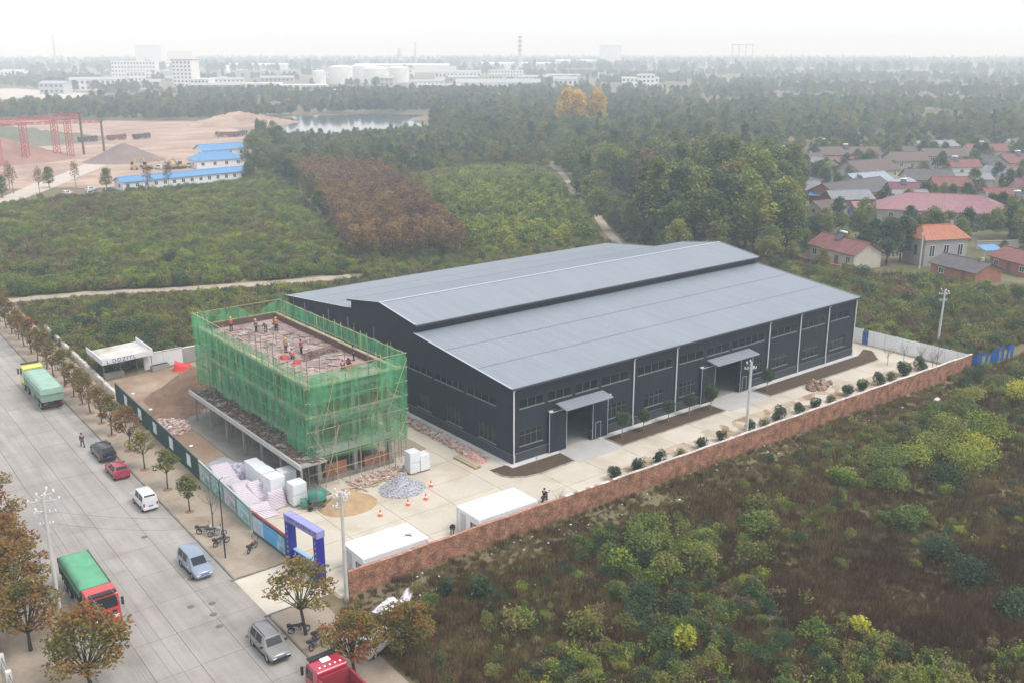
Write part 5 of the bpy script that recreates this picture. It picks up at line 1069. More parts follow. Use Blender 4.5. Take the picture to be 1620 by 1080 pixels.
tarp('tarpaulin', -25.2, 16.6, 3.4, 3.0, 1.0, mat('purple_sheet', (.21, .19, .27), .7, .4, 3, color2=(.40, .38, .45), c2scale=2.5), 'purplish checked sheet over a sack pile beside the wrapped pallets', -.3, 4, 9)
tarp('tarpaulin', -28.6, 17.6, 1.6, .9, .7, mat('red_sheet', (.42, .05, .05), .6, .15, 2), 'small red sheet bundle at the end of the murals', .3, 1, 3)
tarp('tarpaulin', -16.2, 57.0, 2.6, 2.0, 1.5, mat('red_cover', (.50, .035, .035), .5, .12, 1.5), 'bright red covered machine in front of the low back wall', 1.2, 1, 5)
tarp('plastic_sheet', -26.6, -16.9, 1.9, 2.6, .5, mat('litter_white', (.48, .45, .50), .6, .25, 3), 'crumpled white plastic sheet on the slope below the brick wall', .4, 4, 11)
tarp('plastic_sheet', -24.4, -16.2, .9, 2.2, .35, mat('litter_white', (0, 0, 0)), 'striped plastic strip trailing right of the crumpled sheet', .7, 3, 12)
tarp('plastic_sheet', 12.0, -17.3, .9, .9, .3, mat('litter_white', (0, 0, 0)), 'white plastic scrap below the middle of the brick wall', .2, 2, 13)
tarp('plastic_sheet', 57.3, -18.8, 1.0, 1.9, .35, mat('litter_white', (0, 0, 0)), 'white plastic scrap below the far end of the brick wall', .2, 2, 14)
# ---------------------------------------------------------------- concrete mixer, cones, ladder, planks
mx_ = thing('concrete_mixer', 'green drum concrete mixer beside the sand pile', 'mixer', (-22.3, 4.0, .04), R(-25)); m_mix = mat('mixer_green', (.035, .16, .115), .5, .12, 1.5, color2=(.2, .19, .17), c2scale=2, c2lo=.6, c2hi=.7)
b = MB(); b.lathe([(0, -.95), (.35, -.93), (.78, -.35), (.82, 0), (.78, .4), (.45, .95), (.42, .95), (.4, .9)], (0, 0, 1.25), 16, axis='x'); b.build('drum', m_mix, mx_)
b = MB(); b.lathe([(.84, -.09), (.88, -.09), (.88, .09), (.84, .09)], (0, 0, 1.25), 16, axis='x'); b.build('ring_gear', m_steelp, mx_)
b = MB()
for y in (-.75, .75): b.tube((-.9, y, .3), (.9, y, .3), .05); b.tube((-.7, y, .3), (-.2, y*.9, 1.25), .05); b.tube((.7, y, .3), (.2, y*.9, 1.25), .05)
b.tube((-.9, -.75, .3), (-.9, .75, .3), .05); b.tube((.9, -.75, .3), (.9, .75, .3), .05); b.build('frame', m_steelp, mx_)
for x in (-.75, .75):
    for y in (-.85, .85): b = MB(); b.lathe([(0, -.07), (.24, -.07), (.28, -.04), (.28, .04), (.24, .07), (0, .07)], (x, y, .28), 12, axis='y'); b.build('wheel', mat('rubber', (.02, .02, .02), .8, .1, 1), mx_)
b = MB(); b.bevbox(-1.7, -.4, .35, -1.0, .4, 1.0, .05); b.build('motor_housing', m_mix, mx_)
def cone_meshes():
    b = MB(); b.bevbox(-.22, -.22, 0, .22, .22, .05, .012); b.lathe([(.17, .05), (.045, .72), (.035, .74), (0, .74)], n=12); a = b.mesh('body', mat('cone_orange', (.55, .10, .025), .5, .05, 2)); b = MB(); b.lathe([(.138, .25), (.108, .42)], n=12); return a, b.mesh('stripe', m_letw)
cA, cB = cone_meshes()
for (x, y, lab) in ((-18.3, -1.7, 'orange traffic cone nearest the gate'), (-14.8, -1.4, 'orange traffic cone in front of the gravel pile'), (-12.6, -1.4, 'orange traffic cone at the right foot of the gravel pile'), (-10.4, .9, 'orange traffic cone right of the gravel pile near the hall')):
    t = thing('traffic_cone', lab, 'cone', (x, y, .04), rr(0, 3)); put('body', cA, t); put('stripe', cB, t, scale=1.004)
b = MB()
for i in range(46): x, y = rr(-17.5, -9), rr(4.6, 7.0); a = rr(-.4, .4) + (1.5 if i % 3 == 0 else 0); b.cbox((x, y, .12 + rr(0, .12)), rr(1, 2.6), .14, .05, a)
stuff('loose_planks', b, m_board, 'loose planks and poles lying along the scaffold foot', 'planks')
# ---------------------------------------------------------------- open shed, back walls
sh = thing('open_shed', 'open pole shed with pale roof and dark blue letters on its front edge', 'shed', (-27.0, 58.3, .06), R(6))
b = MB(); b.add([(0, 0, 2.95), (7.4, 0, 2.95), (7.4, 5.2, 3.35), (0, 5.2, 3.35), (0, 0, 2.85), (7.4, 0, 2.85), (7.4, 5.2, 3.25), (0, 5.2, 3.25)], [(0, 1, 2, 3), (7, 6, 5, 4), (0, 4, 5, 1), (1, 5, 6, 2), (2, 6, 7, 3), (3, 7, 4, 0)]); b.build('roof', mat('shed_roof', (.40, .38, .35), .7, .2, .5, color2=(.30, .26, .22)), sh)
for x in (.2, 2.6, 5.0, 7.2):
    for y in (.2, 5.0): b = MB(); b.tube((x, y, 0), (x, y, 2.95 + y*.075), .05, n=6); b.build('post', m_steelp, sh)
b = MB(); b.box(0, -.08, 2.45, 7.4, -.02, 3.15); sgn = b.build('fascia', mat('fascia_white', (.50, .51, .54), .6, .1, 1), sh)
cu = bpy.data.curves.new('lettering', 'FONT'); cu.body = 'L.DDZITL'; cu.size = .78; cu.extrude = .01; cu.space_character = 1.35; tmp = bpy.data.objects.new('lettering', cu); lme = bpy.data.meshes.new_from_object(tmp); bpy.data.objects.remove(tmp); lme.materials.clear(); lme.materials.append(m_letb)
put('lettering', lme, sgn, (.6, -.1, 2.55), rot=(R(90), 0, 0))
for (x0, x1) in ((-.02, .1), (7.3, 7.42)): b = MB(); b.add([(x0, 0, 2.4), (x1, 0, 2.4), (x1, 5.2, 3.2), (x0, 5.2, 3.2), (x0, 0, 3.3), (x1, 0, 3.3), (x1, 5.2, 4.0), (x0, 5.2, 4.0)], [(0, 3, 2, 1), (4, 5, 6, 7), (0, 1, 5, 4), (1, 2, 6, 5), (2, 3, 7, 6), (3, 0, 4, 7)]); b.build('side_board', mat('fascia_white', (0, 0, 0)), sh)
b = MB(); b.box(.5, .8, 0, 3.3, 1.6, .8); b.box(3.6, 3.2, 0, 5.4, 4.6, 1.1); b.build('work_bench', m_rcd, sh)
tk = thing('water_trough', 'grey steel trough lying in front of the white back wall', 'trough', (-20.0, 58.7, .06), .1)
b = MB(); b.bevbox(0, 0, 0, 2.6, .9, .75, .04); b.build('body', m_rc, tk); b = MB(); b.box(.1, .1, .752, 2.5, .8, .757); b.build('water', m_dark, tk)
bkw = thing('back_wall', 'grey plastered back wall with pale coping behind the netted building', 'wall', (-20.6, 60.4, 0), .015)
for i in range(10):
    white = i in (0, 1); b = MB(); b.box(i*2.9, 0, 0, i*2.9 + 2.86, .18, 2.3 if white else 2.15); q = b.build('wall_bay', mat('bay_white', (.52, .53, .54), .6, .06, .8) if white else mat('bay_grey', (.27, .245, .23), .9, .12, .5), bkw)
    b = MB(); b.bevbox(i*2.9, -.06, 2.3 if white else 2.15, i*2.9 + 2.8, .24, 2.4 if white else 2.26, .02); b.build('coping', cop.materials[0], q)
sw = thing('stone_wall', 'low rough stone wall running back along the pavement past the shed', 'wall', (0, 0, 0))
for i in range(46):
    x, y = hp(50.5 + i*.9); bm = bmesh.new(); bmesh.ops.create_cube(bm, size=1); bmesh.ops.bevel(bm, geom=bm.edges[:], offset=.12, segments=1, affect='EDGES')
    for v in bm.verts: v.co *= rr(.88, 1.12)
    me = bpy.data.meshes.new('stone'); bm.to_mesh(me); bm.free(); me.materials.append(mat('pale_stone', (.40, .365, .33), .95, .2, 1, rnd=.2)); put('stone', me, sw, (x + .2, y, .55), rr(-.15, .15), (.5, .92, 1.0))
# outside wall at the bottom left
lw = thing('roadside_wall', 'low pale wall with square posts on the far left pavement', 'wall', (0, 0, 0))
for i in range(14):
    x, y = rd(-24 + i*2.6, -19.0); b = MB(); b.box(-.1, .22, 0, .1, 2.58, .75); b.build('wall_bay', m_apron, lw, (x, y, .0), -ROADA); b = MB(); b.bevbox(-.2, -.2, 0, .2, .2, 1.25, .03); b.build('wall_post', mat('post_white', (.5, .49, .47), .8, .1, 1), lw, (x, y, 0), -ROADA)
    for z in (1.0,): b = MB(); b.tube((0, .2, z), (0, 2.6, z), .04); b.build('rail', m_steelp, lw, (x, y, 0), -ROADA)
# ---------------------------------------------------------------- planted shrubs and small trees in the yard
WSX = [6.2, 10.0, 13.5, 16.9, 20.6, 24.0, 29.4, 32.2, 35.3, 39.2, 42.7, 46.0, 49.9, 53.6, 57.3, 60.6, 63.9, 68.0]
sizes = [.95, .95, .85, .85, .85, .75, .8, .95, 1.05, .85, .85, .95, .95, 1.0, 1.0, 1.2, 1.25, 1.1]; SCR = [ball('foliage', .92, .95, .85, 1500, .15, L_dark, 60 + i) for i in range(3)]
bst = MB(); bst.tube((0, 0, -.1), (0, 0, .9), .05, .03, 6); stem = bst.mesh('stem', bark)
for i, x in enumerate(WSX):
    t = thing('round_shrub', '%s round clipped shrub from the gate end of the row behind the brick wall' % NTH[i], 'shrub', (x, -10.1 - .002*x, .02), rr(0, 6), 'clipped shrubs behind the brick wall'); t.scale = (sizes[i],)*3; put('foliage', SCR[i % 3] if i % 4 != 3 else S_oliv[0], t, scale=1 if i % 4 != 3 else .8); put('stem', stem, t)
for i, (x, y, s) in enumerate([(15.2, -2.2, 1.15), (18.8, -2.3, 1.0), (23.4, -2.1, 1.0), (27.4, -2.0, 1.0), (31.0, -2.5, 1.15), (42.7, -2.4, 1.1)]):
    put_tree('ball_tree', T_lolli[i % 2], (x, y, .12), ['dark ball-crowned young tree right of the first hall door', 'second dark ball-crowned tree along the hall bed', 'third dark ball-crowned tree along the hall bed', 'fourth dark ball-crowned tree along the hall bed', 'dark ball-crowned tree left of the second hall door', 'dark ball-crowned tree right of the second hall door'][i], s, group='ball-crowned trees by the hall')
def bare_tree(x, y, h, label, nb=9, spread=.35, m=bark, z=.1, r=.06):
    t = thing('bare_tree', label, 'tree', (x, y, z)); b = MB(); b.path([(0, 0, -.1), (.05, 0, h*.35), (.02, .05, h*.62)], [r, r*.8, r*.5], 6); b.build('trunk', m, t); b = MB()
    for i in range(nb):
        a = 6.28*i*.618; z0 = h*rr(.28, .6); e = Vector((math.cos(a)*h*spread*rr(.4, 1), math.sin(a)*h*spread*rr(.4, 1), h*rr(.75, 1.0))); s = Vector((.03, .02, z0)); mdl = s.lerp(e, .5) + Vector((0, 0, -.05*h)); b.path([s, mdl, e], [r*.45, r*.28, r*.1], 5)
        for _ in range(3): q = mdl.lerp(e, rr(0, .8)); b.tube(q, q + Vector((rr(-1, 1), rr(-1, 1), rr(.3, 1)))*h*.14, r*.16, r*.05, 4, caps=False)
    b.build('crown', m, t); return t
for i, (x, y, h) in enumerate([(66.3, -6.2, 3.2), (68.6, -7.4, 3.4), (70.2, -9.2, 3.2), (71.6, -11.0, 3.0), (69.2, -11.6, 2.8)]): bare_tree(x, y, h, 'leafless young tree inside the white fence, %s from the hall corner' % NTH[i], 14, .4, bark_p, r=.05)
bare_tree(1.6, -2.4, 1.9, 'thin leafless sapling in the bed at the near hall corner', 5, .2, bark_p, .12, .035)
bare_tree(-3.0, -11.6, 2.2, 'dry leafless bush beside the second cabin inside the wall', 14, .5, bark_p, .05, .03)
b = MB()
for i in range(150):
    x = rr(-27, 68); y = -13.4 - (x + 28.3)*.0217 - abs(random.gauss(1.5, 4)) - .4; s = rr(.06, .22); b.cbox((x, y, rr(.05, .5)), s, s*rr(.4, 1), s*.3, rr(0, 3))
stuff('litter', b, mat('litter_white', (0, 0, 0)), 'scraps of white litter strewn below the brick wall', 'litter')
# ================================================================ VEHICLES, PEOPLE, POLES, STREET TREES
m_tyre = mat('tyre', (.016, .016, .017), .85, .1, 2); m_rim = mat('rim', (.32, .33, .34), .35, .05, 2, metal=.6); m_cglass = mat('car_glass', (.012, .015, .019), .12, .05, 1, spec=.35); m_black = mat('black_plastic', (.02, .02, .022), .6, .1, 2)
m_head = mat('headlight', (.55, .57, .6), .12, .05, 2, spec=.7); m_tail = mat('tail_lamp', (.32, .015, .015), .2, .05, 2, spec=.6); m_plate = mat('number_plate', (.05, .10, .35), .5, .05, 1)
def paintm(name, c): return mat(name, c, .28, .04, 1.2, spec=.5, coat=.5)
def wheel_meshes(r, w):
    b = MB(); b.lathe([(r*.62, -w/2), (r*.95, -w/2), (r, -w*.35), (r, w*.35), (r*.95, w/2), (r*.62, w/2)], n=18, axis='y'); a = b.mesh('tyre', m_tyre); b = MB(); b.lathe([(0, -w*.36), (r*.2, -w*.4), (r*.3, -w*.3), (r*.62, -w*.42), (r*.64, -w*.5), (r*.64, w*.5), (r*.62, w*.42), (r*.3, w*.3), (r*.2, w*.4), (0, w*.36)], n=14, axis='y'); return a, b.mesh('rim', m_rim)
def put_wheel(par, x, y, r, wm): q = put('wheel', wm[0], par, (x, y, r)); put('rim', wm[1], q)
def car(name, label, cat, loc, rz, color, ST, wheels, wr, track, glass, rear=False, clad=None, rack=False):
    """ST: stations along x (front is +x): (x, z_sill, z_belt, z_top, half_sill, half_belt, half_top). glass: {'side': [(i0, i1)], 'front': i, 'back': i}"""
    t = thing(name, label, cat, loc, rz); pm = paintm('paint_%.3f_%.3f_%.3f' % color, color); b = MB(); n = len(ST); ring = []
    for (x, zs, zb, zt, ws, wb, wt) in ST:
        zm = zs + (zb - zs)*.5; ring.append([(x, -ws*.93, zs), (x, -max(ws, wb)*1.0, zs + (zb - zs)*.25), (x, -max(ws, wb)*1.01, zm), (x, -wb, zb), (x, -wt, zt - .04), (x, -wt + .12, zt), (x, wt - .12, zt), (x, wt, zt - .04), (x, wb, zb), (x, max(ws, wb)*1.01, zm), (x, max(ws, wb), zs + (zb - zs)*.25), (x, ws*.93, zs)])
    k = 12
    for r in ring: b.v += r
    for i in range(n - 1):
        for j in range(k): b.f.append((i*k + j, i*k + (j + 1) % k, (i + 1)*k + (j + 1) % k, (i + 1)*k + j)); b.mi.append(0); b.sm.append(True); b.t.append(None)
    for i, rev in ((0, 1), (n - 1, 0)): b.f.append(tuple(i*k + j for j in (range(k) if not rev else range(k - 1, -1, -1)))); b.mi.append(0); b.sm.append(False); b.t.append(None)
    body = b.build('body', pm, t, recalc=True)
    md = body.modifiers.new('soft', 'BEVEL'); md.width = .03; md.segments = 2; md.limit_method = 'ANGLE'; md.angle_limit = R(28)
    def patch(nm, A, Bq, Cq, D, u0, u1, v0, v1, m, off=.014, par=body):
        A, Bq, Cq, D = map(Vector, (A, Bq, Cq, D)); f = lambda u, v: A.lerp(Bq, u).lerp(D.lerp(Cq, u), v); q = [f(u0, v0), f(u1, v0), f(u1, v1), f(u0, v1)]; nn = (q[1] - q[0]).cross(q[3] - q[0])
        if nn.length: nn.normalize()
        ctr = Vector((0, 0, .7)); 
        if nn.dot((q[0] + q[2])/2 - ctr) < 0: nn = -nn
        g = MB(); top = [p + nn*off for p in q]; g.add([p - nn*.05 for p in q] + top, [(4, 5, 6, 7), (0, 1, 5, 4), (1, 2, 6, 5), (2, 3, 7, 6), (3, 0, 4, 7)]); return g.build(nm, m, par, recalc=True)
    for (i0, i1) in glass['side']:
        for (a, c) in ((3, 4), (8, 7)): patch('side_window', ring[i0][a], ring[i1][a], ring[i1][c], ring[i0][c], .06, .94, .10, .92, m_cglass)
    i = glass['front']; patch('windscreen', ring[i][4], ring[i][7], ring[i + 1][8] if False else ring[i + 1][7], ring[i + 1][4], .07, .93, .06, .94, m_cglass, off=.052)
    i = glass['back']; patch('rear_window', ring[i][4], ring[i][7], ring[i - 1][7], ring[i - 1][4], .08, .92, .06, .94, m_cglass, off=.052)
    wm = wheel_meshes(wr, .21)
    for x in wheels:
        for s in (-1, 1): put_wheel(t, x, s*track, wr, wm); g = MB(); g.lathe([(wr*1.13, -.02), (wr*1.13, .02), (wr*.9, .02), (wr*.9, -.02)], (x, s*(track + .105), wr), 16, axis='y'); g.build('wheel_arch', m_black, body)
    x0, x1 = ST[0][0], ST[-1][0]; f = ST[-1]; r = ST[0]
    for s in (-1, 1):
        g = MB(); g.bevbox(x1 - .10, s*f[5]*.72 - .17, f[1] + (f[2] - f[1])*.55, x1 + .03, s*f[5]*.72 + .17, f[1] + (f[2] - f[1])*.85, .02); g.build('headlight', m_head, body)
        g = MB(); g.bevbox(x0 - .03, s*r[5]*.86 - .08, r[1] + (r[2] - r[1])*.5, x0 + .1, s*r[5]*.86 + .08, r[1] + (r[2] - r[1])*1.0, .02); g.build('tail_lamp', m_tail, body)
        i = glass['front']; xm = ST[i + 1][0] - .25; g = MB(); g.bevbox(xm - .08, s*(ST[i + 1][5] + .14) - .11, ST[i + 1][2] + .02, xm + .06, s*(ST[i + 1][5] + .14) + .11, ST[i + 1][2] + .18, .03); g.build('mirror', pm if clad is None else m_black, body)
    g = MB(); g.bevbox(x1 - .08, -f[5]*.5, f[1] + .18, x1 + .02, f[5]*.5, f[1] + (f[2] - f[1])*.5, .02); g.build('grille', m_black, body)
    g = MB(); g.bevbox(x1 - .05, -.24, f[1] + .06, x1 + .035, .24, f[1] + .17, .01); g.build('number_plate', m_plate, body)
    g = MB(); g.bevbox(x0 - .035, -.24, r[1] + (r[2] - r[1])*.42, x0 + .05, .24, r[1] + (r[2] - r[1])*.42 + .12, .01); g.build('number_plate', m_plate, body)
    g = MB(); g.bevbox(x0 - .06, -r[5]*.95, r[1] - .02, x0 + .08, r[5]*.95, r[1] + .2, .03); g.bevbox(x1 - .08, -f[5]*.95, f[1] - .02, x1 + .05, f[5]*.95, f[1] + .16, .03); g.build('bumper', m_black if clad is not None else pm, body)
    g = MB()
    for s in (-1, 1): g.box(wheels[0] + wr*1.2, s*ST[n//2][4]*.98 - .04, ST[n//2][1] - .05, wheels[1] - wr*1.2, s*ST[n//2][4]*.98 + .04, ST[n//2][1] + .06)
    g.build('sill', m_black, body)
    if rack:
        for s in (-1, 1): g = MB(); i = n//2; g.path([(ST[i - 2][0], s*(ST[i][6] - .08), ST[i][3] + .0), (ST[i - 2][0] + .1, s*(ST[i][6] - .08), ST[i][3] + .07), (ST[i + 1][0] - .2, s*(ST[i][6] - .08), ST[i][3] + .06), (ST[i + 1][0] - .1, s*(ST[i][6] - .08), ST[i][3] - .03)], [.022]*4, 5); g.build('roof_rail', m_black, body)
    for (i0, i1) in glass['side'][:2]:
        for s in (-1, 1): g = MB(); x = (ST[i0][0]*.8 + ST[i1][0]*.2); g.cbox((x, s*(ST[i0][5] + .015), ST[i0][2] - .1), .2, .03, .035); g.build('door_handle', m_black, body)
    return t
SUV = [(-2.2, .42, .95, 1.0, .80, .84, .74), (-2.12, .34, 1.0, 1.38, .84, .86, .70), (-1.75, .32, 1.0, 1.68, .86, .88, .64), (-.7, .30, 1.0, 1.74, .87, .89, .66), (.35, .30, 1.0, 1.71, .87, .89, .64), (.62, .30, 1.0, 1.60, .87, .89, .66), (1.08, .32, 1.0, 1.07, .87, .88, .74), (1.95, .34, .88, .96, .85, .85, .70), (2.2, .42, .74, .80, .78, .78, .62)]
def scl(S, sx, sz, sw=1.0): return [(x*sx, a*sz, b_*sz, c*sz, d*sw, e*sw, f*sw) for x, a, b_, c, d, e, f in S]
gl = {'side': [(2, 3), (3, 4)], 'front': 5, 'back': 2}
UP, DN = R(90) - ROADA, R(-90) - ROADA
car('parked_suv', 'black parked car with roof rails behind the red hatchback at the kerb', 'car', (-35.3, 31.3, .03), UP, (.012, .013, .018), scl(SUV, 1.07, 1.0, 1.03), (-1.45, 1.42), .35, .79, gl, rack=True)
car('parked_suv', 'grey off-road car with black cladding parked by the lower pavement', 'car', (-37.15, -16.3, .03), DN, (.17, .165, .16), scl(SUV, 1.0, 1.0, 1.0), (-1.38, 1.33), .36, .77, gl, clad=1, rack=True)
HAT = [(-1.95, .36, .86, .92, .76, .80, .70), (-1.88, .30, .92, 1.18, .80, .82, .66), (-1.5, .27, .93, 1.44, .82, .84, .58), (-.6, .26, .93, 1.50, .83, .85, .60), (.2, .26, .93, 1.46, .83, .85, .58), (.45, .26, .92, 1.36, .83, .85, .60), (1.1, .28, .90, .98, .83, .84, .68), (1.7, .3, .80, .86, .80, .80, .62), (1.95, .36, .68, .72, .72, .72, .55)]
car('parked_hatchback', 'red hatchback parked close behind the black car', 'car', (-35.65, 25.1, .03), UP, (.26, .012, .03), scl(HAT, 1.0, 1.03, 1.0), (-1.25, 1.25), .31, .74, gl)
VAN = [(-1.92, .40, 1.08, 1.2, .74, .77, .70), (-1.86, .32, 1.1, 1.74, .77, .78, .66), (-1.7, .3, 1.1, 1.86, .78, .78, .64), (-.5, .3, 1.1, 1.9, .78, .78, .64), (.62, .3, 1.1, 1.86, .78, .78, .63), (.95, .3, 1.1, 1.72, .78, .78, .64), (1.55, .32, 1.06, 1.16, .78, .78, .68), (1.82, .34, .9, .98, .76, .76, .64), (1.92, .4, .72, .78, .7, .7, .58)]
car('minivan', 'small white minivan parked at the kerb facing away', 'van', (-35.95, 15.4, .03), UP, (.5, .51, .52), VAN, (-1.2, 1.2), .29, .68, gl)
MPV = [(-2.3, .40, 1.02, 1.1, .82, .85, .76), (-2.24, .32, 1.05, 1.5, .85, .87, .72), (-2.0, .30, 1.05, 1.74, .87, .88, .68), (-.8, .28, 1.05, 1.80, .88, .89, .70), (.25, .28, 1.03, 1.76, .88, .89, .68), (.55, .28, 1.0, 1.64, .88, .89, .68), (1.35, .30, .98, 1.12, .88, .88, .74), (2.05, .32, .86, .93, .86, .86, .68), (2.3, .40, .70, .76, .78, .78, .60)]
car('minivan', 'silver-blue people carrier parked facing the driveway by the kerb', 'van', (-36.9, -.55, .03), DN, (.17, .205, .265), MPV, (-1.4, 1.4), .32, .79, gl)
car('parked_hatchback', 'white car half hidden behind the trees at the bottom edge', 'car', (-30.4, -21.2, .03), R(20), (.5, .5, .5), scl(HAT, 1.0, 1.0, 1.0), (-1.25, 1.25), .31, .74, gl)
# ---- trucks
def truck(label, loc, rz, cabc, bedc, tarpc, L=9.6, tarp_on=True, lights=False):
    t = thing('dump_truck', label, 'truck', loc, rz); cm = paintm('cab_paint_%d' % int(loc[1]), cabc); bm_ = mat('bed_paint_%d' % int(loc[1]), bedc, .6, .14, 1.2, world=True); xf = L/2; xc = xf - 2.1
    b = MB(); prof = [(xc, .9), (xf - .03, .75), (xf, 1.2), (xf - .05, 1.75), (xf - .28, 2.75), (xf - .55, 2.95), (xc + .1, 2.95), (xc, 2.85)]; b.profy(prof, -1.2, 1.2); cab = b.build('cab', cm, t, recalc=True); md = cab.modifiers.new('soft', 'BEVEL'); md.width = .06; md.segments = 2
    g = MB(); g.add([(xf - .035, -1.02, 1.78), (xf - .035, 1.02, 1.78), (xf - .255, 1.02, 2.68), (xf - .255, -1.02, 2.68)], [(0, 1, 2, 3)]); g.v = [(x + .02, y, z) for x, y, z in g.v]; g.build('windscreen', m_cglass, cab)
    for s in (-1, 1):
        g = MB(); y = s*1.215; q = [(xc + .75, y, 1.8), (xf - .25, y, 1.7), (xf - .42, y, 2.6), (xc + .75, y, 2.65)]; g.add(q, [(0, 1, 2, 3) if s < 0 else (3, 2, 1, 0)]); g.build('side_window', m_cglass, cab)
        g = MB(); g.bevbox(xf - .05, s*1.38 - .1, 1.75, xf + .08, s*1.38 + .1, 2.45, .03); g.tube((xf - .1, s*1.2, 2.4), (xf, s*1.35, 2.35), .02); g.build('mirror', m_black, cab)
        g = MB(); g.bevbox(xf - .05, s*.85 - .2, .82, xf + .04, s*.85 + .2, 1.05, .02); g.build('headlight', m_head, cab)
    g = MB(); g.bevbox(xf - .04, -.9, 1.15, xf + .03, .9, 1.5, .02); g.build('grille', m_black, cab); g = MB(); g.bevbox(xf - .15, -1.2, .4, xf + .08, 1.2, .78, .04); g.build('bumper', cm, cab)
    g = MB(); g.bevbox(xf - .62, -1.05, 2.97, xf - .1, 1.05, 3.08, .03); g.build('sun_visor', m_black, cab)
    if lights:
        for i in range(5): g = MB(); g.bevbox(xc + .35, -.9 + i*.4, 2.96, xc + .5, -.75 + i*.4, 3.03, .02); g.build('marker_lamp', m_head, cab)
        g = MB(); g.bevbox(xc + .9, -.35, 2.955, xc + 1.4, .35, 3.05, .03); g.build('roof_hatch', m_ws, cab)
    g = MB()
    for s in (-1, 1): g.box(-xf + .2, s*.42 - .06, .72, xf - .3, s*.42 + .06, .98)
    g.build('chassis', m_black, t)
    x0, x1 = -xf, xc - .25; g = MB(); g.box(x0, -1.22, 1.15, x1, 1.22, 1.25); g.box(x0, -1.22, 1.25, x1, -1.14, 2.55); g.box(x0, 1.14, 1.25, x1, 1.22, 2.55); g.box(x1 - .1, -1.14, 1.25, x1, 1.14, 2.75); g.box(x0, -1.14, 1.25, x0 + .08, 1.14, 2.5); bed_ = g.build('bed', bm_, t)
    n = 9
    for i in range(n):
        x = x0 + .1 + (x1 - x0 - .3)*i/(n - 1)
        for s in (-1, 1): g = MB(); g.box(x - .05, s*1.26 - .04, 1.2, x + .05, s*1.26 + .04, 2.5); g.build('rib', bm_, bed_)
    g = MB(); g.box(x0 - .02, -1.3, 2.5, x1, -1.13, 2.62); g.box(x0 - .02, 1.13, 2.5, x1, 1.3, 2.62); g.build('top_rail', bm_, bed_)
    if tarp_on:
        g = MB(); NX, NY = 26, 12
        for i in range(NX + 1):
            for j in range(NY + 1):
                u, v = i/NX, -1 + 2*j/NY; e = min(1, (1 - abs(v))*3)*min(1, u*8)*min(1, (1 - u)*8); g.v.append((x0 - .05 + (x1 - x0 + .02)*u, v*1.33, 2.66 + .28*e + .07*mnoise.noise(Vector((u*9, v*3, loc[1]))) - (.45 if abs(v) > .99 else 0)))
        for i in range(NX):
            for j in range(NY): a = i*(NY + 1) + j; g.f.append((a, a + NY + 1, a + NY + 2, a + 1)); g.mi.append(0); g.sm.append(True); g.t.append(None)
        g.build('tarpaulin', mat('tarp_%d' % int(loc[1]), tarpc, .6, .14, .9, fine=.06), t)
        g = MB(); g.quad((x0 - .06, -1.33, 2.68), (x0 - .1, -1.3, 2.0), (x0 - .1, 1.3, 2.05), (x0 - .06, 1.33, 2.68)); g.build('tarpaulin_flap', MATS['tarp_%d' % int(loc[1])], t)
    wm = wheel_meshes(.5, .3); wd = wheel_meshes(.5, .55)
    for x in (xf - 1.35, xf - 3.3):
        for s in (-1, 1): put_wheel(t, x, s*1.02, .5, wm)
    for x in (-xf + 1.3, -xf + 2.65):
        for s in (-1, 1): put_wheel(t, x, s*.92, .5, wd)
    for s in (-1, 1): g = MB(); g.bevbox(-.6, s*.95 - .22, .45, .5, s*.95 + .22, .95, .05); g.build('fuel_tank', m_rim, t); g = MB(); g.bevbox(-xf - .04, s*.9 - .15, .8, -xf + .04, s*.9 + .15, .95, .02); g.build('tail_lamp', m_tail, t)
    g = MB(); g.box(-xf - .05, -1.15, .5, -xf + .05, 1.15, .72); g.build('rear_bar', m_black, t); return t
truck('yellow cab dump truck with green sheeted bed parked at the kerb', (-35.45, 57.0, .03), UP, (.44, .42, .03), (.16, .24, .19), (.225, .335, .275), 11.2).scale = (1.1, 1.08, 1.14)
truck('red cab dump truck under a green sheet behind the left trees', (-46.0, -.6, .03), DN, (.42, .022, .018), (.04, .05, .045), (.085, .27, .15), 9.4)
truck('dark red truck with roof marker lamps at the bottom edge', (-36.45, -27.6, .03), UP, (.30, .015, .035), (.20, .02, .03), (.06, .24, .14), 9.0, tarp_on=False, lights=True)
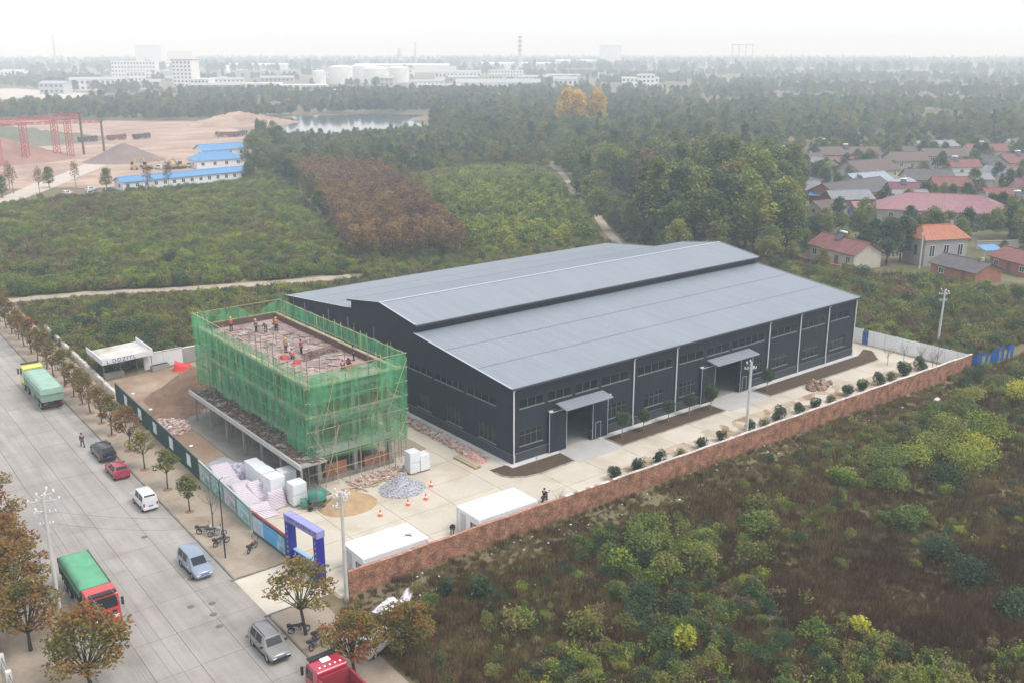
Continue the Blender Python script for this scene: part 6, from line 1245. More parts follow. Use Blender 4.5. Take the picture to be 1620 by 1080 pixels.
# ---- motorcycles
def moto(label, loc, rz, c, lean=.12):
    t = thing('motorcycle', label, 'motorcycle', loc, rz); t.rotation_euler = (lean, 0, rz); pm = paintm('moto_%d' % int(loc[0]*10 + loc[1]*7), c)
    for x in (-.62, .62):
        b = MB()
        for i in range(16): a0, a1 = 6.283*i/16, 6.283*(i + 1)/16; b.tube((x + .25*math.cos(a0), 0, .29 + .25*math.sin(a0)), (x + .25*math.cos(a1), 0, .29 + .25*math.sin(a1)), .045, n=5, caps=False)
        w = b.build('wheel', m_tyre, t); b = MB()
        for i in range(5): a = 6.283*i/5; b.tube((x, 0, .29), (x + .22*math.cos(a), 0, .29 + .22*math.sin(a)), .014, n=4)
        b.build('spokes', m_rim, w)
        b = MB(); pr = [(x + .33*math.cos(a), .29 + .33*math.sin(a)) for a in (R(40), R(65), R(90), R(115), R(140))]; b.path([(p, 0, q) for p, q in pr], [.05]*5, 5); b.build('mudguard', pm, t)
    b = MB(); b.path([(.62, -.09, .29), (.5, -.09, .75), (.4, -.06, .98)], [.025]*3, 5); b.path([(.62, .09, .29), (.5, .09, .75), (.4, .06, .98)], [.025]*3, 5); b.build('fork', m_rim, t)
    b = MB(); b.path([(.42, 0, .9), (.15, 0, .62), (-.2, 0, .6), (-.62, 0, .29)], [.03]*4, 5); b.path([(.35, 0, .8), (.2, 0, .35), (-.25, 0, .33), (-.6, 0, .29)], [.028]*4, 5); b.build('frame', m_black, t)
    b = MB(); b.bevbox(-.12, -.13, .25, .22, .13, .58, .05); b.build('engine', m_rim, t)
    b = MB(); b.lathe([(0, -.02), (.13, .02), (.16, .16), (.15, .3), (.1, .42), (0, .46)], (-.02, 0, .8), 10, axis='x'); b.build('fuel_tank', pm, t)
    b = MB(); b.bevbox(-.75, -.13, .74, .0, .13, .86, .05); b.build('seat', m_black, t)
    b = MB(); b.path([(.28, -.36, 1.05), (.38, -.2, 1.08), (.4, 0, 1.0), (.38, .2, 1.08), (.28, .36, 1.05)], [.018]*5, 5); b.build('handlebar', m_black, t)
    b = MB(); b.lathe([(0, 0), (.09, .01), (.08, .08), (0, .12)], (.46, 0, .9), 10, axis='x'); b.build('headlamp', m_head, t)
    for s in (-1, 1): b = MB(); b.tube((.36, s*.24, 1.08), (.34, s*.32, 1.25), .012, n=4); b.cbox((.34, s*.32, 1.28), .03, .12, .08); b.build('mirror', m_black, t)
    b = MB(); b.path([(.0, .14, .3), (-.5, .16, .3), (-.8, .17, .38)], [.035, .045, .05], 6); b.build('exhaust', m_rim, t)
    b = MB(); b.bevbox(-.95, -.16, .78, -.62, .16, .96, .03); b.build('rear_box', m_black, t); return t
moto('dark motorcycle leaning by the bare sapling, farther of the pair', (-33.6, 5.3, .13), R(-35), (.05, .02, .02)); moto('motorcycle with white seat cover by the bare sapling', (-32.9, 4.2, .13), R(-20), (.30, .29, .29), -.12); moto('dark motorcycle parked nearest the lamp post', (-33.3, 2.3, .13), R(10), (.03, .03, .035)); moto('red motorcycle parked alone below the blue banner', (-31.5, -.6, .13), R(35), (.18, .03, .03))
moto('black motorcycle under the bare-branched tree at the lower pavement', (-34.3, -15.6, .13), R(-20), (.02, .02, .02)); moto('red scooter parked under the sparse tree at the lower pavement', (-33.4, -17.2, .13), R(25), (.30, .02, .05)); moto('dark motorcycle nearest the bottom truck on the lower pavement', (-34.1, -18.4, .13), R(15), (.03, .025, .03), -.12)
moto('dark scooter beside the wall near the second cabin', (-3.4, -9.6, .06), R(30), (.02, .02, .025))
# ---------------------------------------------------------------- people
def skin(name, J, E, m, parent, root=0, sub=1):
    me = bpy.data.meshes.new(name); me.from_pydata([j[0] for j in J], E, []); me.materials.append(m); o = put(name, me, parent); s = o.modifiers.new('skin', 'SKIN')
    for i, j in enumerate(J): r = j[1]; me.skin_vertices[0].data[i].radius = r if hasattr(r, '__len__') else (r, r); me.skin_vertices[0].data[i].use_root = (i == root)
    s.use_smooth_shade = True; q = o.modifiers.new('sub', 'SUBSURF'); q.levels = sub; q.render_levels = sub; return o
m_skin = mat('skin', (.36, .20, .13), .6, .05, 2)
def person(label, loc, rz, top, legs, head='hair', pose='stand', hat=(.5, .33, .02)):
    """local: faces +x, feet at z=0; pelvis root; bend = trunk leaning forward"""
    t = thing('person', label, 'person', loc, rz); bend = {'stand': .05, 'walk': .06, 'bend': .95, 'crouch': .55, 'sit': .12}[pose]; hip = {'stand': .92, 'walk': .90, 'bend': .86, 'crouch': .42, 'sit': .80}[pose]
    ca, sa = math.cos(bend), math.sin(bend); tr = lambda u, y, f=0: Vector((u*sa + f*ca, y, hip + u*ca - f*sa)); pel = tr(0, 0); wa = tr(.2, 0); che = tr(.42, 0, .01); nk = tr(.56, 0); hd_ = tr(.68, 0, .03); ht = tr(.80, 0, .02)
    legsJ = []
    for s in (-1, 1):
        h = pel + Vector((0, s*.09, -.03))
        if pose == 'walk': kn = Vector((.16*s + .03, s*.10, .50)); an = Vector((.30*s - (.06 if s < 0 else 0), s*.10, .09 + (.05 if s < 0 else 0)))
        elif pose == 'crouch': kn = Vector((.36, s*.16, .46)); an = Vector((.02, s*.14, .09))
        elif pose == 'sit': kn = Vector((.40, s*.2, .72)); an = Vector((.36, s*.2, .3))
        else: kn = Vector((.05, s*.11, .48)); an = Vector((-.02, s*.12, .09))
        legsJ.append((h, kn, an, an + Vector((.17, s*.02, -.05))))
    J = [(pel, (.14, .11)), (wa, (.13, .10)), (che, (.16, .11)), (nk, .055), (hd_, (.085, .095)), (ht, (.07, .08))]; E = [(0, 1), (1, 2), (2, 3), (3, 4), (4, 5)]
    arms = []
    for s in (-1, 1):
        sh_ = tr(.49, s*.19); 
        if pose in ('bend', 'crouch'): el = sh_ + Vector((.18, s*.03, -.22)); wr_ = el + Vector((.16, -s*.05, -.18))
        elif pose == 'sit': el = sh_ + Vector((.17, s*.05, -.2)); wr_ = el + Vector((.22, -s*.03, .02))
        elif pose == 'walk': el = sh_ + Vector((-.08*s, s*.05, -.27)); wr_ = el + Vector((-.02*s + .08, 0, -.23))
        else: el = sh_ + Vector((.02, s*.07, -.27)); wr_ = el + Vector((.12 if s > 0 else .03, -s*.02, -.22))
        arms.append((sh_, el, wr_, wr_ + (wr_ - el).normalized()*.09))
        k = len(J); J += [(sh_, .06), (el, .042), (wr_, .03), (arms[-1][3], (.035, .02))]; E += [(2, k), (k, k + 1), (k + 1, k + 2), (k + 2, k + 3)]
    for L_ in legsJ: k = len(J); J += [(L_[0], .085), (L_[1], .055), (L_[2], .04), (L_[3], (.035, .03))]; E += [(0, k), (k, k + 1), (k + 1, k + 2), (k + 2, k + 3)]
    J = [(tuple(a), r) for a, r in J]; skin('body', J, E, m_skin, t)
    mt = mat('cloth_%.2f_%.2f_%.2f' % top, top, .9, .12, 5, world=False); ml = mat('cloth_%.2f_%.2f_%.2f' % legs, legs, .9, .12, 5, world=False)
    J = [(pel + Vector((0, 0, -.04)), (.165, .135)), (wa, (.15, .12)), (che, (.185, .13)), (nk - (nk - che)*.2, .075)]; E = [(0, 1), (1, 2), (2, 3)]
    for A in arms: k = len(J); J += [(A[0], .08), (A[1], .062), (A[1].lerp(A[2], .85), .05)]; E += [(2, k), (k, k + 1), (k + 1, k + 2)]
    skin('jacket', [(tuple(a), r) for a, r in J], E, mt, t)
    J = [(pel, (.15, .125))]; E = []
    for L_ in legsJ: k = len(J); J += [(L_[0] + Vector((0, 0, -.05)), .105), (L_[1], .08), (L_[2], .062)]; E += [(0, k), (k, k + 1), (k + 1, k + 2)]
    skin('trousers', [(tuple(a), r) for a, r in J], E, ml, t)
    for L_ in legsJ: b = MB(); b.bevbox(L_[2].x - .09, L_[2].y - .05, L_[2].z - .09, L_[2].x + .2, L_[2].y + .05, L_[2].z + .02, .03); b.build('shoe', m_black, t)
    ax = (ht - nk).normalized(); b = MB(); prof = [(.135, -.02), (.13, .05), (.10, .115), (.05, .14), (0, .145)] if head == 'helmet' else [(.112, -.05), (.115, .04), (.095, .10), (.05, .125), (0, .13)]; b.lathe(prof, n=12)
    if head == 'helmet': b.lathe([(.13, -.015), (.17, -.025), (.135, -.03)], n=12)
    o = b.build('helmet' if head == 'helmet' else 'hair', mat('helmet_%.2f_%.2f' % hat[:2], hat, .4, .05, 3) if head == 'helmet' else mat('hair_black', (.012, .01, .01), .7, .1, 5), t, tuple(hd_ + ax*.05)); o.rotation_euler = ax.to_track_quat('Z', 'Y').to_euler()
    b = MB(); fx = Vector((ca, 0, -sa)); p0 = hd_ + fx*.095; b.tube(tuple(p0 + ax*.02), tuple(p0 + fx*.03 - ax*.02), .01, .016, 5); b.build('nose', m_skin, t)
    return t
person('person in dark clothes walking up the road behind the black car', (-36.35, 35.7, .03), R(90), (.03, .03, .04), (.025, .028, .05), pose='walk')
person('rider in black sitting on the scooter near the second cabin', (-3.55, -9.75, .06), R(30), (.012, .012, .015), (.015, .015, .02), pose='sit')
person('person in dark clothes standing beside the near end of the second cabin', (-14.9, -9.4, .05), R(-120), (.03, .03, .035), (.02, .02, .03), pose='bend')
Z = DECK + .02
for (x, y, rz, top, legs, pose, head, lab) in [(-17.3, 35.0, 1.0, (.34, .05, .03), (.03, .03, .05), 'stand', 'helmet', 'worker in orange jacket and yellow helmet at the far left corner of the deck'), (-15.2, 32.2, 2.0, (.05, .055, .06), (.03, .03, .035), 'stand', 'helmet', 'worker in grey standing at the back of the deck, left of the pair'), (-14.2, 31.6, 4.0, (.10, .10, .09), (.05, .05, .05), 'bend', 'hair', 'worker in grey-green bending forward at the back of the deck'), (-12.9, 31.4, 1.2, (.36, .09, .03), (.04, .04, .045), 'stand', 'helmet', 'worker in orange vest and yellow helmet right of the bending worker'), (-12.2, 32.6, 3.0, (.10, .03, .03), (.03, .03, .03), 'crouch', 'hair', 'worker in dark red crouching at the back corner of the deck'),
    (-16.1, 22.2, .5, (.28, .20, .17), (.10, .06, .05), 'stand', 'helmet', 'worker in pale jacket and yellow helmet in the middle of the deck'), (-14.9, 20.6, 3.3, (.30, .06, .08), (.02, .02, .03), 'stand', 'hair', 'worker in pinkish red jacket by the rebar cage'), (-16.6, 19.4, 1.4, (.36, .05, .07), (.05, .04, .05), 'crouch', 'hair', 'worker in bright red crouching left of the rebar cage'), (-11.4, 14.6, 2.6, (.04, .025, .03), (.02, .02, .025), 'stand', 'hair', 'worker in black standing at the right edge of the deck'), (-12.9, 13.0, 4.0, (.13, .03, .04), (.03, .02, .02), 'crouch', 'hair', 'worker in dark red crouching near the right edge of the deck'), (-14.3, 12.0, 1.0, (.16, .03, .035), (.03, .02, .02), 'crouch', 'hair', 'worker in maroon crouching at the near end of the deck')]:
    person(lab, (x, y, Z), rz, top, legs, head, pose)
for i, (x, y) in enumerate([(-16.9, 17.8), (-17.3, 20.2), (-13.2, 12.2)]):
    tarp('material_bundle', x, y, 1.2, .9, .45, mat('bundle_red', (.34, .06, .06), .7, .2, 3), ['red bundle near the crouching red worker on the deck', 'pink and white bundle beside the pale jacketed worker', 'dark red bundle at the near right of the deck'][i], rr(0, 3), 2, i).location.z = DECK + .01
# ---------------------------------------------------------------- poles, lamp, wires
m_polec = mat('pole_concrete', (.40, .39, .37), .85, .1, .8, fine=.06); m_ins = mat('insulator_white', (.60, .60, .60), .3, .05, 3); m_galv = mat('galvanised', (.36, .38, .40), .5, .08, 2); m_wire = mat('wire', (.17, .17, .18), .7, .05, 1)
def upole(label, loc, h, rz, arms, cluster=0, lean=(0, 0)):
    t = thing('utility_pole', label, 'utility pole', loc, rz); t.rotation_euler = (lean[0], lean[1], rz); b = MB(); b.path([(0, 0, -.1), (0, 0, h*.5), (0, 0, h)], [.19, .16, .12], 10); b.build('pole', m_polec, t)
    for (z, L) in arms:
        b = MB(); b.box(-L/2, .1, z - .05, L/2, .18, z + .05); a = b.build('crossarm', m_galv, t); b = MB(); b.tube((-L*.35, .14, z), (0, .14, z - .45), .02, n=4); b.tube((L*.35, .14, z), (0, .14, z - .45), .02, n=4); b.build('arm_brace', m_galv, a)
        for u in (-.46, -.2, .2, .46): b = MB(); b.lathe([(.02, 0), (.02, .06), (.06, .07), (.07, .1), (.05, .13), (.06, .17), (.03, .21), (0, .21)], (u*L, .14, z + .05), 8); b.build('insulator', m_ins, a)
    for i in range(cluster): a = 6.28*i/cluster; b = MB(); p = Vector((math.cos(a)*rr(.3, .9), math.sin(a)*rr(.3, .9), h + rr(-1.2, .25))); b.tube((0, 0, p.z - .2), p, .018, n=4); b.lathe([(.03, 0), (.09, .03), (.1, .1), (.06, .16), (.1, .2), (.06, .26), (0, .28)], tuple(p), 8); b.build('insulator', m_ins, t)
    return t
upole('concrete pole bristling with white insulators at the brick wall corner', (-28.9, -13.7, 0), 10.2, R(20), [(9.8, 1.6), (9.1, 1.9)], 12)
upole('concrete utility pole with transformer gear among the left trees', (-49.2, -4.0, .1), 12.2, R(-20), [(11.6, 2.4), (10.6, 1.6), (9.6, 1.0)], 5)
upole('concrete utility pole rising behind the middle of the brick wall', (28.1, -10.6, 0), 9.3, R(-30), [(8.4, 1.5)], 3)
upole('utility pole behind the far end of the white fence', (82.4, -5.2, 0), 9.0, R(-30), [(8.2, 1.8), (7.2, 1.3)], 3, (0, R(1)))
def wire(a, c, sag, r=.013, n=14):
    a, c = Vector(a), Vector(c); pts = [a.lerp(c, i/n) - Vector((0, 0, sag*4*(i/n)*(1 - i/n))) for i in range(n + 1)]; b = MB(); b.path(pts, [r]*(n + 1), 4); return b
for i, (a, c, s, lab) in enumerate([((-48.1, -4.5, 11.8), (-49.0, -64, 11.8), .8, 'overhead wire along the left of the road, outermost'), ((-48.7, -4.3, 11.8), (-49.6, -64, 11.8), .9, 'overhead wire along the left of the road, second one'), ((-50.1, -3.8, 11.8), (-50.9, -64, 11.8), .8, 'overhead wire nearest the left pavement'), ((-48.6, -4.2, 10.8), (-29.4, -13.6, 9.9), 1.2, 'upper overhead wire crossing the road to the wall corner pole'), ((-48.6, -4.3, 9.8), (-29.4, -13.6, 9.2), 1.3, 'lower overhead wire crossing the road to the wall corner pole'), ((-49.9, -3.4, 11.8), (-45.5, 80, 11.6), 1.0, 'overhead wire running up the left of the road'), ((-48.2, -3.4, 11.8), (-44.0, 80, 11.6), 1.1, 'overhead wire over the left lane running up the road')]):
    tag(wire(a, c, s).build('overhead_wire', m_wire), lab, 'wire', 'overhead wires')
lp_ = thing('street_lamp', 'slim dark lamp post on the pavement by the parked motorcycles', 'lamp post', (-34.0, -.3, .13)); b = MB(); b.path([(0, 0, -.1), (0, 0, 4), (0, 0, 7.4), (.1, 0, 7.8), (.45, 0, 7.95)], [.075, .06, .045, .035, .03], 8); b.build('post', m_black, lp_); b = MB(); b.bevbox(.4, -.1, 7.9, .95, .1, 8.0, .03); b.build('lamp_head', m_galv, lp_)
# ---------------------------------------------------------------- street trees
ys = [11.0, 17.6, 24.3, 30.9, 37.0, 42.0, 46.5, 50.6, 54.4, 59.6, 64.8, 69.6, 74.4, 79, 83.6, 88, 92.6, 97, 102, 107]
b = MB(); b.lathe([(0, .10), (.45, .06), (.62, 0)], n=14); ring_me = b.mesh('tree_pit', m_soil)
for i, y in enumerate(ys):
    x, yy = rd(y, 1.55 + rr(-.15, .15)); rust = i > 2; t = put_tree('street_tree', (T_street[i % 4] if rust else T_streeto[i % 3]), (x, yy, .12), '%s street tree from the gate along the pavement, with %s leaves' % (NTH[i], 'rusty brown' if rust else 'yellow-olive'), rr(.72, .86) if i < 3 else rr(.82, 1.02), group='street trees beside the hoarding'); put('tree_pit', ring_me, t, (0, 0, .015))
bare_tree(-32.6, 6.0, 4.6, 'leafless forked sapling standing over the parked motorcycles', 7, .3, bark, .13, .07)
for i, (x, y, s, k) in enumerate([(-49.7, -13.4, .98, 0), (-51.8, -4.8, .85, 1), (-51.2, 2.4, .9, 2), (-50.6, 8.2, .85, 0), (-50.4, 14.8, .85, 1), (-50.0, 21.6, .85, 2)]): put_tree('street_tree', T_big[k], (x, y, .12), '%s big russet tree on the left pavement counted from the bottom edge' % NTH[i], s, group='russet trees on the left pavement')
put_tree('street_tree', T_sparse[0], (-34.0, -16.2, .12), 'sparse russet tree with bare branches above the parked motorcycles', 1.1); put_tree('street_tree', T_big[1], (-33.6, -23.2, .12), 'russet tree beside the dark red truck at the bottom edge', .72); put_tree('street_tree', T_big[2], (-29.6, -24.0, 0), 'bushy olive and russet tree at the bottom edge right of the dark red truck', .72)
# ================================================================ VILLAGE
def roofm(name, c): return mat(name, c, .8, .16, .8, fine=.18, rnd=.05)
RC = {'red': roofm('tile_red', (.155, .065, .06)), 'orange': roofm('tile_orange', (.29, .115, .07)), 'pink': roofm('tile_pink', (.22, .115, .128)), 'brown': roofm('tile_brown', (.105, .075, .068)), 'dark': roofm('tile_dark', (.085, .078, .078)), 'grey': roofm('tile_grey', (.17, .175, .185)), 'blue': mat('roof_blue', (.085, .20, .36), .5, .08, .5), 'maroon': roofm('tile_maroon', (.13, .05, .06)), 'scarlet': roofm('tile_scarlet', (.34, .085, .10)), 'slate': roofm('sheet_slate', (.22, .25, .29)), 'white': mat('sheet_white', (.58, .59, .60), .5, .05, .6)}
WC = {'cream': mat('render_cream', (.36, .33, .28), .9, .12, .5), 'white': mat('render_white', (.56, .56, .56), .85, .06, .5), 'grey': mat('render_grey', (.26, .245, .23), .9, .14, .5), 'brick': mat('house_brick', (.24, .105, .075), .95, .18, .8), 'orange': mat('house_orange', (.38, .14, .08), .95, .12, .8), 'prefab': mat('prefab_white', (.52, .54, .56), .6, .05, .6)}
m_hwin = mat('house_glass', (.022, .028, .034), .12, .1, 1, spec=.6)
def house(label, A, Bp, Wd, eave, rise, roof, wall, hip=0.0, wins=3, door=True, over=.45, solar=False, name='house', cat='house', winw=1.2, gablewall=None, ribs=True, frame='white'):
    A, Bp = Vector(A), Vector(Bp); L = (Bp - A).length; an = math.atan2(Bp.y - A.y, Bp.x - A.x); t = thing(name, label, cat, (A.x, A.y, 0), an); wm = WC[wall]; rm = RC[roof]
    b = MB(); b.box(.0, 0, 0, L, Wd, eave); b.build('wall', wm, t)
    if not hip:
        b = MB()
        for x in (0.003, L - .003): b.add([(x, 0, eave), (x, Wd, eave), (x, Wd/2, eave + rise - .06)], [(0, 1, 2)])
        b.build('gable', WC[gablewall] if gablewall else wm, t)
    o = over; zE = eave - o*rise/(Wd/2); hx = hip
    def slope(nm, P4):
        P4 = [Vector(p) for p in P4]; n = (P4[1] - P4[0]).cross(P4[-1] - P4[0]); n.normalize(); n = n if n.z > 0 else -n; b = MB(); q = [p + n*.12 for p in P4]; k = len(P4); b.add([*P4, *q], [tuple(range(k, 2*k)), tuple(range(k - 1, -1, -1))] + [(i, (i + 1) % k, k + (i + 1) % k, k + i) for i in range(k)]); s = b.build(nm, rm, t, recalc=True)
        if ribs and len(P4) == 4:
            b = MB(); m = max(4, int((P4[1] - P4[0]).length/.9))
            for i in range(m + 1):
                f = i/m; a, c = q[0].lerp(q[1], f), q[3].lerp(q[2], f); d = (P4[1] - P4[0]).normalized()*.09; b.add([a - d, a + d, c + d, c - d, a + n*.07, c + n*.07], [(0, 4, 5, 3), (4, 1, 2, 5), (0, 1, 4)])
            r_ = b.build('tile_rolls', rm, s); r_['kind'] = 'stuff'
    zr = eave + rise
    slope('roof_slope', [(-o, -o, zE), (L + o, -o, zE), (L + o - hx, Wd/2, zr), (-o + hx, Wd/2, zr)]); slope('roof_slope', [(L + o, Wd + o, zE), (-o, Wd + o, zE), (-o + hx, Wd/2, zr), (L + o - hx, Wd/2, zr)])
    if hip: slope('roof_hip', [(-o, Wd + o, zE), (-o, -o, zE), (-o + hx, Wd/2, zr)]); slope('roof_hip', [(L + o, -o, zE), (L + o, Wd + o, zE), (L + o - hx, Wd/2, zr)])
    b = MB(); b.tube((-o + hx, Wd/2, zr + .14), (L + o - hx, Wd/2, zr + .14), .16, n=6); b.build('ridge', rm, t)
    fm = m_ws if frame == 'white' else m_black
    for i in range(wins):
        u = L*(i + .5)/wins - winw/2
        if door and i == wins//2: b = MB(); b.box(u, -.05, 0.02, u + 1.1, -.003, 2.2); b.build('door', mat('door_wood', (.14, .07, .05), .7, .2, 2), t); continue
        zz = eave*.36; b = MB(); b.box(u, -.04, zz, u + winw, -.003, zz + eave*.4); w = b.build('window', m_hwin, t); b = MB()
        for (x0, x1, z0, z1) in ((u - .08, u, zz - .08, zz + eave*.4 + .08), (u + winw, u + winw + .08, zz - .08, zz + eave*.4 + .08), (u, u + winw, zz - .08, zz), (u, u + winw, zz + eave*.4, zz + eave*.4 + .08), (u + winw/2 - .04, u + winw/2 + .04, zz, zz + eave*.4)): b.box(x0, -.07, z0, x1, -.042, z1)
        b.build('frame', fm, w)
    if L > 9:
        b = MB(); b.box(-.04, Wd*.35, eave*.35, -.003, Wd*.35 + 1.1, eave*.7); b.build('window', m_hwin, t)
        b = MB(); b.box(L*.8, Wd/2 - .3, zr - .4, L*.8 + .6, Wd/2 + .3, zr + .9); b.build('chimney', WC['grey'], t) if (int(L*10) % 3 == 0) else None
    if solar:
        x = L*.35; b = MB(); b.add([(x, Wd*.30, zr - .4), (x + 1.9, Wd*.30, zr - .4), (x + 1.9, Wd*.52, zr + .95), (x, Wd*.52, zr + .95)], [(0, 1, 2, 3)]); h = b.build('solar_heater', m_hwin, t); b = MB(); b.lathe([(0, 0), (.28, 0), (.28, 2.1), (0, 2.1)], (x - .1, Wd*.53, zr + 1.15), 10, axis='x'); b.build('water_tank', m_ws, h); b = MB(); b.tube((x + .2, Wd*.53, zr - .1), (x + .2, Wd*.53, zr + 1), .05); b.tube((x + 1.7, Wd*.53, zr - .1), (x + 1.7, Wd*.53, zr + 1), .05); b.build('stand', m_galv, h)
    return t
def at_(x, y, d): return (x, y)
V = [('long low house with red-brown roof nearest the hall', (124.0, 48.4), (120.4, 34.8), 7.5, 3.3, 2.1, 'red', 'cream', 0, 4, True, True, 'cream'), ('two storey grey house with bright orange tiled roof', (135.0, 27.2), (144.6, 22.9), 7.4, 6.0, 2.2, 'orange', 'grey', 1.8, 3, False, False, None), ('low dark roofed shed in front of the orange roofed house', (129.2, 22.4), (126.6, 11.6), 7.5, 2.6, 1.5, 'dark', 'brick', 0, 2, True, False, None), ('low house with rusty red roof at the right edge', (145.5, 18), (141.4, 8.0), 8, 2.7, 1.6, 'red', 'brick', 0, 3, True, False, None),
    ('wide hall-like house under a large pink hipped roof', (179.6, 66.0), (197.5, 37.5), 18, 3.6, 3.4, 'pink', 'grey', 8.5, 5, False, False, None), ('white walled house with red roof and rooftop tank in the middle of the village', (283.6, 104.4), (294.6, 95.7), 9, 3.9, 2.2, 'red', 'white', 0, 3, False, True, 'grey'), ('long dark grey roofed house with orange brick gable', (193.5, 87.5), (222.5, 86.6), 12, 3.2, 3.0, 'dark', 'orange', 0, 4, True, False, 'orange'), ('house with blue-grey sheet roof behind the pink roof', (225.5, 88.0), (239, 87.5), 9, 3.0, 1.6, 'slate', 'grey', 0, 3, True, False, None),
    ('brown roofed house with broad pale gable behind the grey roofs', (251.4, 117.3), (271.0, 113.9), 13, 3.2, 3.2, 'brown', 'cream', 0, 4, True, False, 'grey'), ('brown roofed house with pillared porch left of the white house', (293.0, 128.6), (305.5, 121.8), 11, 3.4, 2.8, 'brown', 'grey', 0, 3, True, False, 'cream'), ('very long brown roofed row house at the back of the village', (292.5, 162.5), (317, 143.4), 10, 3.2, 2.6, 'brown', 'grey', 0, 7, True, True, None), ('small house with vivid pinkish red roof at the village edge', (244.0, 144), (234.8, 132.2), 8, 3.0, 2.0, 'scarlet', 'cream', 0, 3, True, False, None),
    ('low dark roofed house below the vivid pinkish red roof', (212.2, 120.4), (205.5, 106.0), 9, 3.0, 2.2, 'dark', 'brick', 0, 3, True, False, None), ('grey roofed house with pale gable just behind the pink roof', (246.0, 95.5), (257, 85.5), 11, 3.2, 2.8, 'dark', 'grey', 0, 3, True, False, 'cream'), ('dark flat-pitched shed beside the white walled house', (262, 88), (272, 80), 9, 2.8, 1.6, 'grey', 'grey', 0, 2, True, False, None), ('house with faded red roof and white tanks near the far right', (353.6, 130.5), (366.5, 120.3), 10, 3.4, 2.4, 'red', 'cream', 0, 4, True, True, None), ('red roofed house with pale gable at the right edge', (322.5, 99.4), (334, 90.5), 11, 3.2, 2.8, 'red', 'cream', 0, 3, True, True, 'cream'), ('grey-brown roofed house between the white house and the faded red roof', (321.9, 132.6), (335, 122.4), 10, 3.2, 2.4, 'brown', 'grey', 0, 3, True, False, None),
    ('maroon roofed house with grey gable at the right edge', (243.9, 58.0), (255.0, 45.5), 13, 3.4, 3.2, 'maroon', 'grey', 0, 3, True, True, 'grey'), ('low grey ribbed shed at the far back of the village', (358.0, 156.1), (376, 147), 12, 3.0, 2.0, 'grey', 'cream', 0, 3, False, False, None), ('low brown roofed outbuilding left of the pink roof', (173.0, 79.4), (182.6, 77.6), 6, 2.7, 1.4, 'brown', 'cream', 0, 2, True, False, None), ('small house almost hidden in the trees left of the village', (285.3, 205.6), (298.9, 206.0), 8, 3, 1.8, 'brown', 'white', 0, 3, True, False, None), ('grey roofed house at the far right corner of the village', (398.4, 134.4), (406, 127.4), 10, 3, 2.2, 'grey', 'cream', 0, 2, True, False, None), ('small red roofed annex right of the white walled house', (300, 92.5), (307.5, 86.6), 6, 2.8, 1.3, 'red', 'cream', 0, 2, True, False, None), ('reddish roofed row house behind the vivid pinkish red roof', (272.5, 146.5), (284.5, 137.2), 7, 2.8, 1.6, 'red', 'cream', 0, 3, True, False, None), ('brick outbuilding with rusty roof at the right edge nearest the scrub', (134.5, 2.0), (131.5, -7), 6, 2.6, 1.2, 'red', 'brick', 0, 2, True, False, None),
    ('grey roofed house between the orange gable and the brown roofs', (229, 104), (245, 101), 9, 3, 2.0, 'slate', 'grey', 0, 3, True, False, None), ('dull brown roofed house left behind the brown row house', (262, 163), (280, 152), 9, 3, 2.0, 'brown', 'grey', 0, 3, True, False, None), ('low cream house behind the maroon roof', (268, 66), (280, 57), 9, 3, 2.0, 'brown', 'cream', 0, 3, True, True, None)]
for (lab, A, Bp, Wd, ev, rs, rf, wl, hp_, nw, dr, sol, gw) in V: house(lab, A, Bp, Wd, ev, rs, rf, wl, hp_, nw, dr, solar=sol, gablewall=gw)
# more houses packed into the gaps
USED = set(); vr = random.Random(3); VP_ = [(174, 60), (186, 96), (215, 128), (330, 210), (430, 150), (300, 42), (215, 20)]; ctr = [((a[1][0] + a[2][0])/2, (a[1][1] + a[2][1])/2 + 3, a[0]) for a in V]; named = list(ctr); cnt = 0
for _ in range(900):
    x, y = vr.uniform(170, 340), vr.uniform(20, 190)
    if not inpoly(x, y, VP_) or not seen(x, y, -5) or any((x - a)**2 + (y - c)**2 < (17.5 if l.startswith('wide') or l.startswith('very') else 14.5)**2 for a, c, l in ctr): continue
    if cnt >= 22: break
    nx_, ny_, nl = min(named, key=lambda q: (q[0] - x)**2 + (q[1] - y)**2); v_ = Vector((x - nx_, y - ny_)); f_, s_ = v_.dot(fwd), v_.dot(rgt); rel = ('behind' if f_ > 0 else 'before') if abs(f_) > abs(s_) else ('right of' if s_ > 0 else 'left of')
    RL = ['brown', 'dark', 'grey', 'slate', 'red', 'maroon']; vr.shuffle(RL); rf = RL[0]; an_ = R(-38) + vr.uniform(-.2, .2) - (R(70) if vr.random() < .2 else 0); L_ = vr.uniform(9, 15); short = ' '.join(nl.split()[:7]); short = short[:-4] if short.endswith(' and') else short
    for rf in RL:
        lab_ = '%s roofed cottage %s the %s' % ({'slate': 'blue-grey', 'dark': 'dark grey'}.get(rf, rf), rel, short)
        if lab_ not in USED: break
    USED.add(lab_)
    house(lab_ if True else '%s %s %s' % ({'slate': 'blue-grey', 'dark': 'dark grey'}.get(rf, rf), rel, short), (x - L_/2*math.cos(an_), y - L_/2*math.sin(an_)), (x + L_/2*math.cos(an_), y + L_/2*math.sin(an_)), vr.uniform(6.5, 9), vr.uniform(2.8, 3.4), vr.uniform(1.7, 2.5), rf, vr.choice(['grey', 'cream', 'brick', 'grey']), 0, vr.choice([2, 3]), True, solar=vr.random() < .3); ctr.append((x, y, 'x')); cnt += 1
